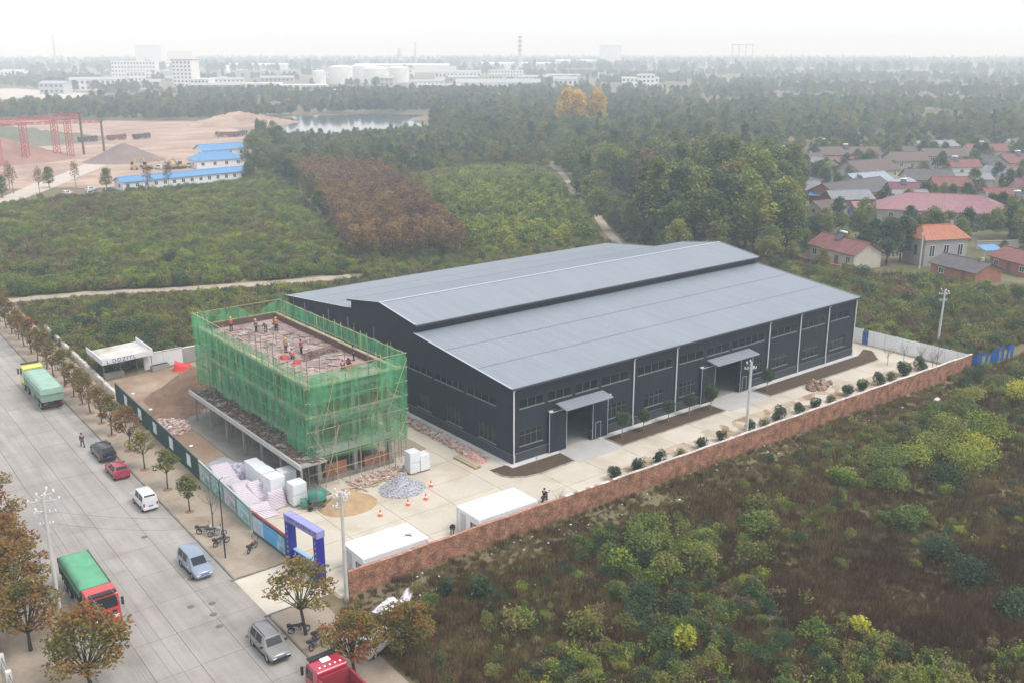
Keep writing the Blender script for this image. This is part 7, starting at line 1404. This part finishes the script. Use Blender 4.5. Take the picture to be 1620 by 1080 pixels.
# porch of the pink roofed house: gablet, blue doorway
pc = thing('porch', 'gabled porch with blue doorway on the pink roofed house', 'porch', (181.0, 72.5, 0), math.atan2(-16, -10.5))
b = MB(); b.box(-3, -2.2, 0, 3, 1.0, 3.3); b.build('wall', WC['cream'], pc); b = MB(); b.box(-1.2, -2.26, .05, 1.2, -2.203, 2.9); b.build('door', mat('door_blue', (.05, .13, .36), .6, .1, 1), pc)
b = MB(); b.add([(-3.4, -2.7, 3.2), (3.4, -2.7, 3.2), (0, -2.7, 4.7), (-3.4, 2.5, 3.2), (3.4, 2.5, 3.2), (0, 2.5, 4.7)], [(0, 1, 2), (0, 2, 5, 3), (1, 4, 5, 2)]); b.build('roof', RC['pink'], pc)
for u in (-2.4, 1.5): b = MB(); b.box(u, -2.25, .9, u + .95, -2.203, 2.4); b.build('window', m_hwin, pc)
# awnings and yard walls
for (lab, x, y, L_, W_, z, rz, c) in [('white sheet awning beside the maroon roofed house', 233.5, 60.5, 12, 5, 2.9, R(-42), 'white'), ('small blue awning right of the orange roofed house', 149.5, 21.2, 4.5, 3, 2.6, R(-25), 'blue'), ('pale blue awning left of the orange brick gable', 190.5, 96.0, 6, 4, 2.8, R(-60), 'blue'), ('second pale blue awning below the dark roofs at the village edge', 200.5, 108.0, 6, 3, 2.8, R(-60), 'blue')]:
    t = thing('awning', lab, 'awning', (x, y, 0), rz); b = MB(); b.add([(0, 0, z), (L_, 0, z), (L_, W_, z + .7), (0, W_, z + .7), (0, 0, z + .08), (L_, 0, z + .08), (L_, W_, z + .78), (0, W_, z + .78)], [(3, 2, 1, 0), (4, 5, 6, 7), (0, 1, 5, 4), (1, 2, 6, 5), (2, 3, 7, 6), (3, 0, 4, 7)]); b.build('sheet', RC[c], t)
    for u, v in ((.1, .1), (L_ - .1, .1), (.1, W_ - .1), (L_ - .1, W_ - .1)): b = MB(); b.tube((u, v, 0), (u, v, z + v*.7/W_), .06, n=6); b.build('post', m_galv, t)
m_vil = mat('village_earth', (.15, .12, .08), .95, .15, .3, fine=.12, color2=(.085, .085, .035), c2scale=.07, c2lo=.36, c2hi=.5)
struct('village_ground', sheet([(118, 50), (186, 96), (215, 128), (330, 215), (440, 150), (300, 40), (140, -12), (126, 0)], .02), m_vil)
for i, (x0, y0, x1, y1, lab) in enumerate([(117, 52, 114.5, 34, 'low brick yard wall in front of the red-brown roofed house'), (163, 30, 190, 14, 'pale yard wall right of the orange roofed house'), (205, 42, 228, 20, 'pale concrete yard wall beyond the pink roofed house')]):
    L_ = math.hypot(x1 - x0, y1 - y0); b = MB(); b.box(0, -.12, 0, L_, .12, 1.8); b.box(0, -.2, 1.8, L_, .2, 1.9); tag(b.build('yard_wall', WC['brick' if i == 0 else 'grey'], None, (x0, y0, 0), math.atan2(y1 - y0, x1 - x0)), lab, 'wall')
upole('pale utility pole beside the orange roofed house', (132.4, 26.6, 0), 8, .3, [(7.5, 1.2)], 0); upole('dark utility pole behind the orange brick gable', (246, 139, 0), 12, .3, [(11.4, 1.4)], 0)
VT = [(131, 33.5, 1.0, 'd', 'large dark tree between the red-brown roof and the orange roof'), (136.5, 33.5, .95, 'd', 'dark tree close beside the orange roofed house'), (129.6, 38.5, .7, 'd', 'smaller dark tree behind the red-brown roofed house'), (172, 37, .75, 'd', 'dark conical tree in front of the pink roof'), (186, 33, .75, 'd', 'dark round tree right of the pink roof'), (178, 24, .55, 'g', 'small rounded tree in the yard right of the orange roof'), (166, 8, .8, 'o', 'yellow-olive tree at the right edge below the maroon roof'), (167, 86, .75, 'g', 'green tree at the left end of the pink roof'), (158, 80, .85, 'd', 'dark green tree left of the pink roof'), (150, 72, .9, 'g', 'green tree between the hall wood and the red-brown roof'), (222, 112, .7, 'd', 'dark tree beside the vivid pinkish red roof'), (219, 104, .5, 'd', 'small dark tree before the slate roofed house'), (304, 116, .7, 'd', 'dark tree between the porch house and the white house'), (322, 88, .7, 'p', 'yellow tree at the right edge near the red roofs'), (240, 80, .45, 'p', 'small yellowish tree behind the pink roof'), (128.2, 52.5, .55, 'p', 'yellow-green tree left of the red-brown roofed house'), (115.6, 39, .45, 'o', 'yellow-brown small tree in front of the red-brown roofed house'), (114.6, 46.5, .5, 'p', 'bright yellow-green small tree by the far corner of the hall roof'), (155, 42, .6, 'g', 'green tree behind the orange roofed house'), (143, 58, .8, 'o', 'olive tree behind the red-brown roofed house')]
for x, y, s, k, lab in VT: put_tree('village_tree', WK[wk[k][0] + int(x) % 3], (x, y, 0), lab, s*.8)
pts = [(x, y, 0, rr(.25, .68), wpick((4, 5, 2, 1, .6, .2))) for x, y in fill([(130, 60), (186, 96), (330, 212), (430, 150), (290, 40), (150, -5)], 42, lambda x, y: all((x - (a[1][0] + a[2][0])/2)**2 + (y - (a[1][1] + a[2][1])/2 - 3)**2 > 190 for a in V))]
scatter('garden_trees', pts, WM, 'small garden trees and bushes scattered between the village houses', 'bushes')
# ================================================================ FAR LEFT: EARTHWORKS, CABINS, POND; CITY AND FAR WOODS
R_earth = [(87, 654), (142, 600), (222, 530), (176, 440), (110, 318), (98, 292), (88, 268), (36, 268), (10, 285), (-60, 330), (-40, 420), (20, 600)]
m_earth = mat('reddish_earth', (.27, .185, .145), .97, .12, .03, fine=.1, color2=(.33, .235, .18), c2scale=.045, c2lo=.47, c2hi=.53, stretch=(.01, .06, 1, .25))
struct('earthworks', sheet(R_earth, .05), m_earth, 'bare reddish graded earth beyond the blue roofed cabins')
struct('earthworks', sheet([(60, 760), (120, 770), (200, 820), (262, 1000), (230, 1240), (100, 1250)], .05), mat('pale_earth', (.38, .34, .30), .97, .1, .01), 'pale bare ground far away at the left edge')
mw_ = bpy.data.materials.new('pond_water'); mw_.use_nodes = True; pw = mw_.node_tree.nodes['Principled BSDF']; pw.inputs['Base Color'].default_value = (.10, .12, .12, 1); pw.inputs['Roughness'].default_value = .08; pw.inputs['Specular IOR Level'].default_value = .9
nb = mw_.node_tree.nodes.new('ShaderNodeTexNoise'); nb.inputs['Scale'].default_value = .8; bpn = mw_.node_tree.nodes.new('ShaderNodeBump'); bpn.inputs['Strength'].default_value = .03; mw_.node_tree.links.new(nb.outputs['Fac'], bpn.inputs['Height']); mw_.node_tree.links.new(bpn.outputs[0], pw.inputs['Normal'])
struct('pond', sheet([(160, 400), (178, 490), (222, 552), (262, 566), (320, 556), (335, 520), (300, 480), (264, 410), (196, 372)], .08), mw_, 'pale pond between the wood and the earthworks')
struct('pond_bank', sheet([(296, 478), (312, 500), (345, 520), (352, 490), (330, 462)], .10), mat('mud_bank', (.17, .13, .10), .95, .15, .05), 'muddy bank at the right side of the pond')
struct('path', ribbon([(-4, 246), (4, 256), (14, 272), (26, 292), (40, 314), (54, 338), (66, 360)], 9, .09), mat('site_track', (.38, .33, .28), .95, .1, .2), 'pale site track leading to the earthworks')
house('long white prefab cabin row with light blue roof', (39, 254.5), (84.5, 259.5), 6.5, 3.0, 1.2, 'blue', 'prefab', 0, 14, False, name='site_office', cat='prefab', winw=1.1, over=.5)
house('light blue hipped roof cabin behind the long prefab row', (82, 300), (101, 299), 11, 3.2, 2.6, 'blue', 'prefab', 5, 4, False, name='site_office', cat='prefab')
house('farthest blue roofed cabin by the earthworks', (99, 336), (119, 337), 9, 3.4, 2.0, 'blue', 'prefab', 0, 4, False, name='site_office', cat='prefab')
house('small red roofed kiosk at the end of the long prefab row', (86, 268), (92, 268.5), 4, 2.4, .8, 'scarlet', 'prefab', 0, 1, False, name='kiosk', cat='kiosk')
heap('soil_pile', 70, 349, 17, 15, 7.5, mat('grey_brown_spoil', (.17, .125, .115), .97, .15, .2, fine=.12), 'grey-brown spoil heap beside the tall brown poles', 'soil pile', .8, 21, 40)
heap('soil_pile', 26, 384, 34, 26, 11, mat('red_spoil', (.23, .135, .105), .97, .15, .1, fine=.12), 'large reddish spoil heap at the left edge', 'soil pile', 1.6, 22, 44)
heap('soil_pile', 42, 470, 60, 34, 10, mat('green_spoil', (.12, .12, .085), .97, .2, .08), 'long dark overgrown spoil bank behind the red gantry', 'soil pile', 2, 23, 44)
heap('soil_pile', 196, 520, 40, 24, 8, m_earth, 'reddish earth bank beside the pond', 'soil pile', 1.4, 24, 40)
heap('soil_pile', 0, 330, 22, 18, 5, MATS['red_spoil'], 'low reddish spoil heap at the left edge nearest the track', 'soil pile', 1.0, 25, 36)
m_rust = mat('site_pole_brown', (.10, .075, .06), .8, .15, .5); m_gred = mat('gantry_red', (.36, .06, .06), .6, .1, .5)
for x, y, h, lab in ((63.9, 385.2, 18, 'tall brown steel column at the gantry end'), (75.3, 394, 13.5, 'shorter brown steel column right of the gantry')):
    t = thing('steel_column', lab, 'column', (x, y, 0)); b = MB(); b.path([(0, 0, -.2), (0, 0, h*.5), (0, 0, h)], [.55, .5, .45], 8); b.build('shaft', m_rust, t); b = MB(); b.bevbox(-.9, -.6, h, .9, .6, h + .5, .1); b.build('cap', m_rust, t)
gt2 = thing('gantry', 'red lattice gantry with long beam on the earthworks site', 'gantry', (0, 0, 0))
def lattice(p, q, w, r, nm, nseg):
    p, q = Vector(p), Vector(q); d = (q - p).normalized(); u = d.orthogonal().normalized(); v = d.cross(u); b = MB(); cs = [(u*i + v*j)*w/2 for i, j in ((-1, -1), (1, -1), (1, 1), (-1, 1))]
    for c in cs: b.tube(p + c, q + c, r, n=4)
    for k in range(nseg):
        a, e = p.lerp(q, k/nseg), p.lerp(q, (k + 1)/nseg)
        for i in range(4): b.tube(a + cs[i], e + cs[(i + 1) % 4], r*.6, n=4, caps=False)
    return b.build(nm, m_gred, gt2)
lattice((63, 384, 17), (10, 350, 17), 1.6, .18, 'beam', 26)
for x, y in ((57, 380.1), (50.5, 376), (36, 366.7), (24, 359)): lattice((x, y, 0), (x, y, 16.2), 2.0, .16, 'leg', 9)
lattice((75, 393.5, 13.6), (20, 420, 12.5), .8, .12, 'rear_beam', 20)
# trucks and machines on the site
src = None
for i, (x, y, rz, lab, c) in enumerate([(84, 449, .2, 'dark dump truck behind the tall brown column', (.10, .06, .06)), (99, 451, .1, 'reddish dump truck in the middle of the earthworks', (.22, .06, .05)), (111, 449, .3, 'reddish dump truck right of the middle one', (.25, .08, .06)), (150, 434, 2.6, 'rusty dump truck near the pond bank', (.24, .09, .05)), (158, 433, .4, 'dark dump truck right beside the rusty one', (.10, .10, .11))]): truck(lab, (x, y, .05), rz, c, tuple(v*.8 for v in c), (.1, .1, .1), 9.5, tarp_on=False)
def digger(label, loc, rz):
    t = thing('excavator', label, 'excavator', loc, rz, 'yellow machines by the cabins'); my = mat('digger_yellow', (.34, .22, .05), .5, .1, 1)
    for s in (-1, 1): b = MB(); b.bevbox(-1.7, s*1.0 - .28, 0, 1.7, s*1.0 + .28, .8, .2); b.build('track', m_black, t)
    b = MB(); b.bevbox(-1.6, -1.2, .95, 1.2, 1.2, 1.9, .1); b.build('body', my, t); b = MB(); b.bevbox(.0, .2, 1.9, 1.2, 1.2, 3.0, .08); b.build('cab', m_cglass, t); b = MB(); b.path([(1.0, -.3, 1.7), (2.8, -.3, 4.2), (4.6, -.3, 3.4)], [.28, .25, .18], 6); b.build('boom', my, t); b = MB(); b.path([(4.6, -.3, 3.5), (4.3, -.3, 1.4)], [.2, .15], 6); b.build('stick', my, t); b = MB(); b.bevbox(3.8, -.8, .5, 4.6, .2, 1.3, .15); b.build('bucket', m_rust, t); return t
for i, (x, y) in enumerate([(62, 313), (66.5, 311), (74, 306), (77.5, 305.5)]): digger('yellow excavator parked behind the long prefab row, %s from the spoil heap side' % NTH[i], (x, y, .06), 1.2 + i*.7)
for i, (x, y, lab) in enumerate([(70, 308.5, 'white van parked among the yellow excavators'), (82, 308, 'white van parked behind the blue hipped cabin')]): car('minivan', lab, 'van', (x, y, .06), 1.9, (.5, .5, .5), VAN, (-1.2, 1.2), .29, .68, gl)
for i, (x, y, rz, c, lab) in enumerate([(31, 262, .4, (.5, .5, .5), 'white car at the left end of the long prefab row'), (35, 256, .2, (.04, .04, .05), 'black car before the left end of the long prefab row'), (41.5, 250.5, .1, (.3, .3, .32), 'silver car in front of the long prefab row'), (22, 257, .7, (.5, .5, .5), 'white car nearest the site track'), (28, 252, .3, (.28, .27, .26), 'grey car on the scrub edge before the prefab row')]): car('parked_hatchback', lab, 'car', (x, y, .06), rz, c, HAT, (-1.25, 1.25), .31, .74, gl)
for i, (x, y) in enumerate([(4, 262), (9, 270), (15, 262), (22, 278), (29, 272), (11, 284), (36, 262), (45, 248), (52, 249), (-6, 268)]): put_tree('roadside_tree', T_grove[i % 4] if i % 3 else F_olive[i % 3], (x, y, 0), 'thin half-bare tree beside the site track, %s in the loose row' % NTH[i], 1.0 if i % 3 else .55, group='thin trees by the site track')
# ---------------------------------------------------------------- far buildings
m_fw = mat('far_white', (.60, .60, .60), .8, .05, .05); m_fg = mat('far_grey', (.34, .35, .36), .8, .08, .05); m_fwin = mat('far_glass', (.06, .065, .07), .3, .1, 1); m_froof = mat('far_roof', (.28, .29, .30), .8, .08, .05)
fa = HEAD - R(90)
def block(label, x, y, w, d, h, rows=0, cols=0, wall=None, roofc=None, rz=0.0, cat='building', pitch=0, name='building'):
    t = thing(name, label, cat, (x, y, 0), fa + rz); wm = wall or m_fw; b = MB(); b.box(-w/2, 0, 0, w/2, d, h); b.build('wall', wm, t)
    if pitch: b = MB(); b.add([(-w/2 - .5, -.6, h), (w/2 + .5, -.6, h), (w/2 + .5, d/2, h + pitch), (-w/2 - .5, d/2, h + pitch), (-w/2 - .5, d + .6, h), (w/2 + .5, d + .6, h)], [(0, 1, 2, 3), (3, 2, 5, 4), (0, 3, 4), (1, 5, 2)]); b.build('roof', roofc or m_froof, t)
    else: b = MB(); b.box(-w/2 - .3, -.3, h, w/2 + .3, d + .3, h + .9); b.build('parapet', wm, t)
    if rows:
        ww, hh = w/cols*.5, h/rows*.45; g = MB(); g.box(-ww/2, -.12, -hh/2, ww/2, -.02, hh/2); me = g.mesh('window', m_fwin)
        for i in range(cols):
            for j in range(rows): put('window', me, t, (-w/2 + w*(i + .5)/cols, 0, h*(j + .55)/rows))
        g = MB(); g.box(-.12, -ww/2, -hh/2, -.02, ww/2, hh/2); me2 = g.mesh('window', m_fwin); c2 = max(2, int(cols*d/w))
        for i in range(c2):
            for j in range(rows): put('window', me2, t, (-w/2, d*(i + .5)/c2, h*(j + .55)/rows))
    return t
tw = block('tall white office tower with dark window rows on the skyline', 403, 1158, 26, 20, 31, 7, 5, rz=R(-12)); b = MB(); b.box(-13.8, -.8, 31.9, 13.8, 20.8, 33); b.build('roof_rim', mat('far_brick', (.30, .18, .15), .8, .1, .1), tw)
block('low white annex in front of the office tower', 362, 1000, 22, 14, 13, 3, 5, rz=R(-12)); block('long pale office block with many windows left of the tower', 511, 1663, 74, 20, 25, 4, 14); block('low white hut among dark trees below the office tower', 339, 1107, 16, 8, 6, 1, 4); block('grey wall-like shed beside the low annex', 356, 943, 52, 12, 9, 0, 0, m_fg, pitch=2); block('small red roofed house near the white stack', 498, 1263, 12, 8, 6, 0, 0, mat('far_red', (.40, .10, .10), .8, .1, .1), pitch=3)
block('white flat roofed works behind the far tree belt, left one', 393, 914, 40, 18, 10, 2, 8); block('white flat roofed works behind the far tree belt, right one', 419, 874, 50, 18, 9, 2, 8)
block('broad long white shed with grey roof in the far factory', 612, 792, 92, 26, 10, 1, 18, pitch=4); block('white gable-ended building at the right end of the long shed', 655, 730, 25, 20, 14, 2, 5, pitch=3); block('white shed behind the long grey roofed shed', 854, 1205, 71, 24, 11, 1, 12, pitch=3); block('small white block among the far sheds', 1054, 1515, 26, 18, 13); block('low grey roofed shed below the storage tanks', 616, 936, 40, 16, 8, 1, 8, pitch=2); block('pale building beside the orange-tinted far trees', 742, 696, 18, 14, 18, 4, 4); block('white shed at the far left edge', 330, 1700, 36, 20, 11, pitch=3); block('bluish white shed near the far left edge', 345, 1600, 34, 16, 7, pitch=2)
block('hazy big block rising above the skyline at left', 790, 2390, 62, 40, 54, 0, 0, m_fw); block('hazy lower wing right of the big skyline block', 870, 2400, 60, 30, 40, 0, 0, m_fw); block('hazy pale hall with flat cap on the skyline right of the chimney', 1700, 1740, 50, 40, 54, 0, 0, m_fw)
for i, (x, y, w, h, lab) in enumerate([(1040, 1660, 190, 14, 'very long low white roof on the far plain, leftmost'), (1420, 1760, 180, 13, 'long low white roof on the far plain left of the chimney'), (1640, 1800, 100, 17, 'low white hall at the chimney foot'), (2000, 1680, 110, 10, 'long white roof on the far plain at right'), (900, 2050, 150, 12, 'faint white roof behind the storage tanks'), (700, 2100, 160, 11, 'faint white roof beyond the office tower')]): block(lab, x, y, w, 40, h, pitch=3, roofc=m_fw)
cr_ = random.Random(5)
for i in range(26):
    px_ = -.50 + .62*i/25 + cr_.uniform(-.01, .01); d_ = cr_.uniform(980, 1750); x, y = CAM.x + d_*(fwd.x + rgt.x*px_), CAM.y + d_*(fwd.y + rgt.y*px_); w_ = cr_.uniform(18, 60); h_ = cr_.uniform(5, 13)
    if inpoly(x, y, R_earth): continue
    block('low pale building in the hazy town, number %d counted from the left' % (i + 1) if False else '%s low pale building from the left in the hazy far town' % (NTH[i] if i < 20 else ['twenty-first', 'twenty-second', 'twenty-third', 'twenty-fourth', 'twenty-fifth', 'twenty-sixth'][i - 20]), x, y, w_, cr_.uniform(10, 22), h_, 1 if h_ < 8 else 2, max(3, int(w_/5)), [m_fw, m_fw, m_fg, WC['cream']][i % 4], rz=cr_.uniform(-.3, .3), pitch=cr_.choice((0, 2.5, 3)))
def tank(label, x, y, r, h):
    t = thing('storage_tank', label, 'tank', (x, y, 0)); b = MB(); b.lathe([(r, 0), (r, h)], n=28); b.build('shell', m_fw, t); b = MB(); b.lathe([(r*1.02, h), (r*.6, h + r*.12), (0, h + r*.16)], n=28); b.build('dome', m_fw, t); b = MB()
    for k in range(28): a = 6.283*k/28; b.tube((r*1.03*math.cos(a), r*1.03*math.sin(a), h), (r*1.03*math.cos(a), r*1.03*math.sin(a), h + 1.2), .08, n=3)
    o = b.build('railing', m_fg, t); o['kind'] = 'stuff'; b = MB()
    for k in range(18): a = 3.6 + k*.09; b.cbox(((r + .5)*math.cos(a), (r + .5)*math.sin(a), h*k/18), 1.2, 1.2, .2, a)
    o = b.build('stair', m_fg, t); o['kind'] = 'stuff'
for (x, y, r, h, lab) in [(578, 1134, 9, 17, 'small white storage tank at the left end of the tank row'), (613, 1138, 16, 22, 'white storage tank, second of the tank row'), (668, 1170, 20, 22, 'widest white storage tank in the middle of the row'), (652, 1112, 17, 20, 'white storage tank in front of the widest tank'), (706, 1140, 14, 20, 'white storage tank at the right end of the tank row'), (690, 1200, 15, 21, 'white storage tank half hidden behind the others')]: tank(lab, x, y, r, h)
def stack(label, x, y, h, r, m, bands=False):
    t = thing('chimney', label, 'chimney', (x, y, 0)); b = MB(); b.lathe([(r*1.5, 0), (r*1.2, h*.5), (r, h), (r*.8, h), (r*.8, h - 2)], n=14); b.build('shaft', m, t)
    if bands:
        for k in (.55, .68, .81, .94): b = MB(); b.lathe([(r*1.24, h*k), (r*1.2, h*(k + .06))], n=14); b.build('band', mat('far_band', (.30, .12, .11), .8, .1, .1), t)
stack('tall banded chimney with faint smoke on the skyline', 1430, 1763, 74, 3.6, m_fg, True); stack('squat dark tower on the skyline left of the chimney', 1190, 1900, 47, 5, m_fg); stack('thin mast-like stack left of the tall chimney', 1225, 1890, 60, 2, m_fg); stack('slim white stack near the small red roofed house', 590, 1458, 21, 2.4, m_fw); stack('faint thin mast at the far left of the skyline', 620, 2550, 80, 2, m_fg)
fg_ = thing('far_gantry', 'faint reddish gantry frame on the skyline at right', 'gantry', (2350, 1860, 0), fa); 
for u in (-30, -10, 10, 30): b = MB(); b.box(u - 1, -1, 0, u + 1, 1, 56); b.build('leg', mat('far_redsteel', (.30, .15, .14), .8, .1, .1), fg_)
b = MB(); b.box(-32, -1.5, 56, 32, 1.5, 59); b.build('beam', MATS['far_redsteel'], fg_)
# ---------------------------------------------------------------- far woods
EX = [R_earth, [(160, 400), (180, 510), (222, 562), (270, 576), (325, 566), (345, 525), (310, 475), (270, 400)], [(60, 760), (120, 770), (200, 820), (262, 1000), (230, 1240), (100, 1250)], [(118, 44), (186, 98), (215, 128), (332, 214), (440, 150), (300, 40), (140, -14)], R_mid, R_beh, R_left, R_plant, R_grove, R_back, R_right, [(-30, 240), (95, 240), (96, 300), (-30, 330)]]
CITY = [(330, 900), (400, 860), (560, 770), (680, 690), (760, 690), (1150, 1500), (900, 1800), (450, 1750), (330, 1180)]
def far_ok(x, y): return not any(inpoly(x, y, e) for e in EX)
pts = []
def ring(d0, d1, per, s0, s1, thr):
    n = int(.62*(d1*d1 - d0*d0)/per)
    for _ in range(n):
        d = math.sqrt(rr(d0*d0, d1*d1)); a = rr(-.33*1.0, .33)*1.7; x, y = CAM.x + d*math.cos(HEAD + a), CAM.y + d*math.sin(HEAD + a)
        if not seen(x, y, 20) or not far_ok(x, y): continue
        t = nz(x, y, .006, 3) + .6*nz(x, y, .02, 8)
        if inpoly(x, y, CITY) and t < .42: continue
        if t < thr: continue
        left_open = (x - CAM.x)*rgt.x + (y - CAM.y)*rgt.y < -.35*d and d < 620
        if left_open: continue
        pts.append((x, y, 0, rr(s0, s1), wpick((3.5, 1.2, 3, 2.0, 1.2, .6))))
ring(250, 420, 60, .5, .85, -.7); ring(420, 900, 66, .5, .85, -.25); ring(900, 1900, 210, .6, 1.0, -.05); ring(1900, 4300, 1100, 1.0, 1.7, 0.0)
# belt behind the earthworks and in front of the far factory
for a, c, n_, w in (((60, 690), (240, 560), 260, 26), ((240, 560), (330, 545), 140, 24), ((300, 520), (480, 640), 420, 60), ((380, 880), (640, 720), 420, 40), ((330, 960), (400, 870), 160, 30)):
    a, c = Vector(a), Vector(c); nrm = Vector((-(c - a).y, (c - a).x)).normalized()
    for _ in range(n_): p = a.lerp(c, random.random()) + nrm*rr(-w, w); pts.append((p.x, p.y, 0, rr(.4, .72), wpick((3, 4, 2, .6, .8, .1)))) if far_ok(p.x, p.y) else None
scatter('far_woods', pts, WM, 'hazy woods and tree belts covering the plain to the skyline', 'woods')
# ================================================================ HAZE
HAZE = 0.00054
mz = bpy.data.materials.new('haze_air'); mz.use_nodes = True; nz = mz.node_tree; nz.nodes.clear()
pvn = nz.nodes.new('ShaderNodeVolumePrincipled'); pvn.inputs['Color'].default_value = (0.76, 0.885, 1.0, 1); pvn.inputs['Density'].default_value = HAZE; pvn.inputs['Absorption Color'].default_value = (1, 1, 1, 1); pvn.inputs['Anisotropy'].default_value = 0.0
oz = nz.nodes.new('ShaderNodeOutputMaterial'); nz.links.new(pvn.outputs[0], oz.inputs['Volume'])
b = MB(); b.box(-6100, -2600, -1.5, 7100, 7100, 112); hz = b.build('haze', mz); tag(hz, 'pale autumn haze lying over the whole plain', 'haze', kind='stuff')
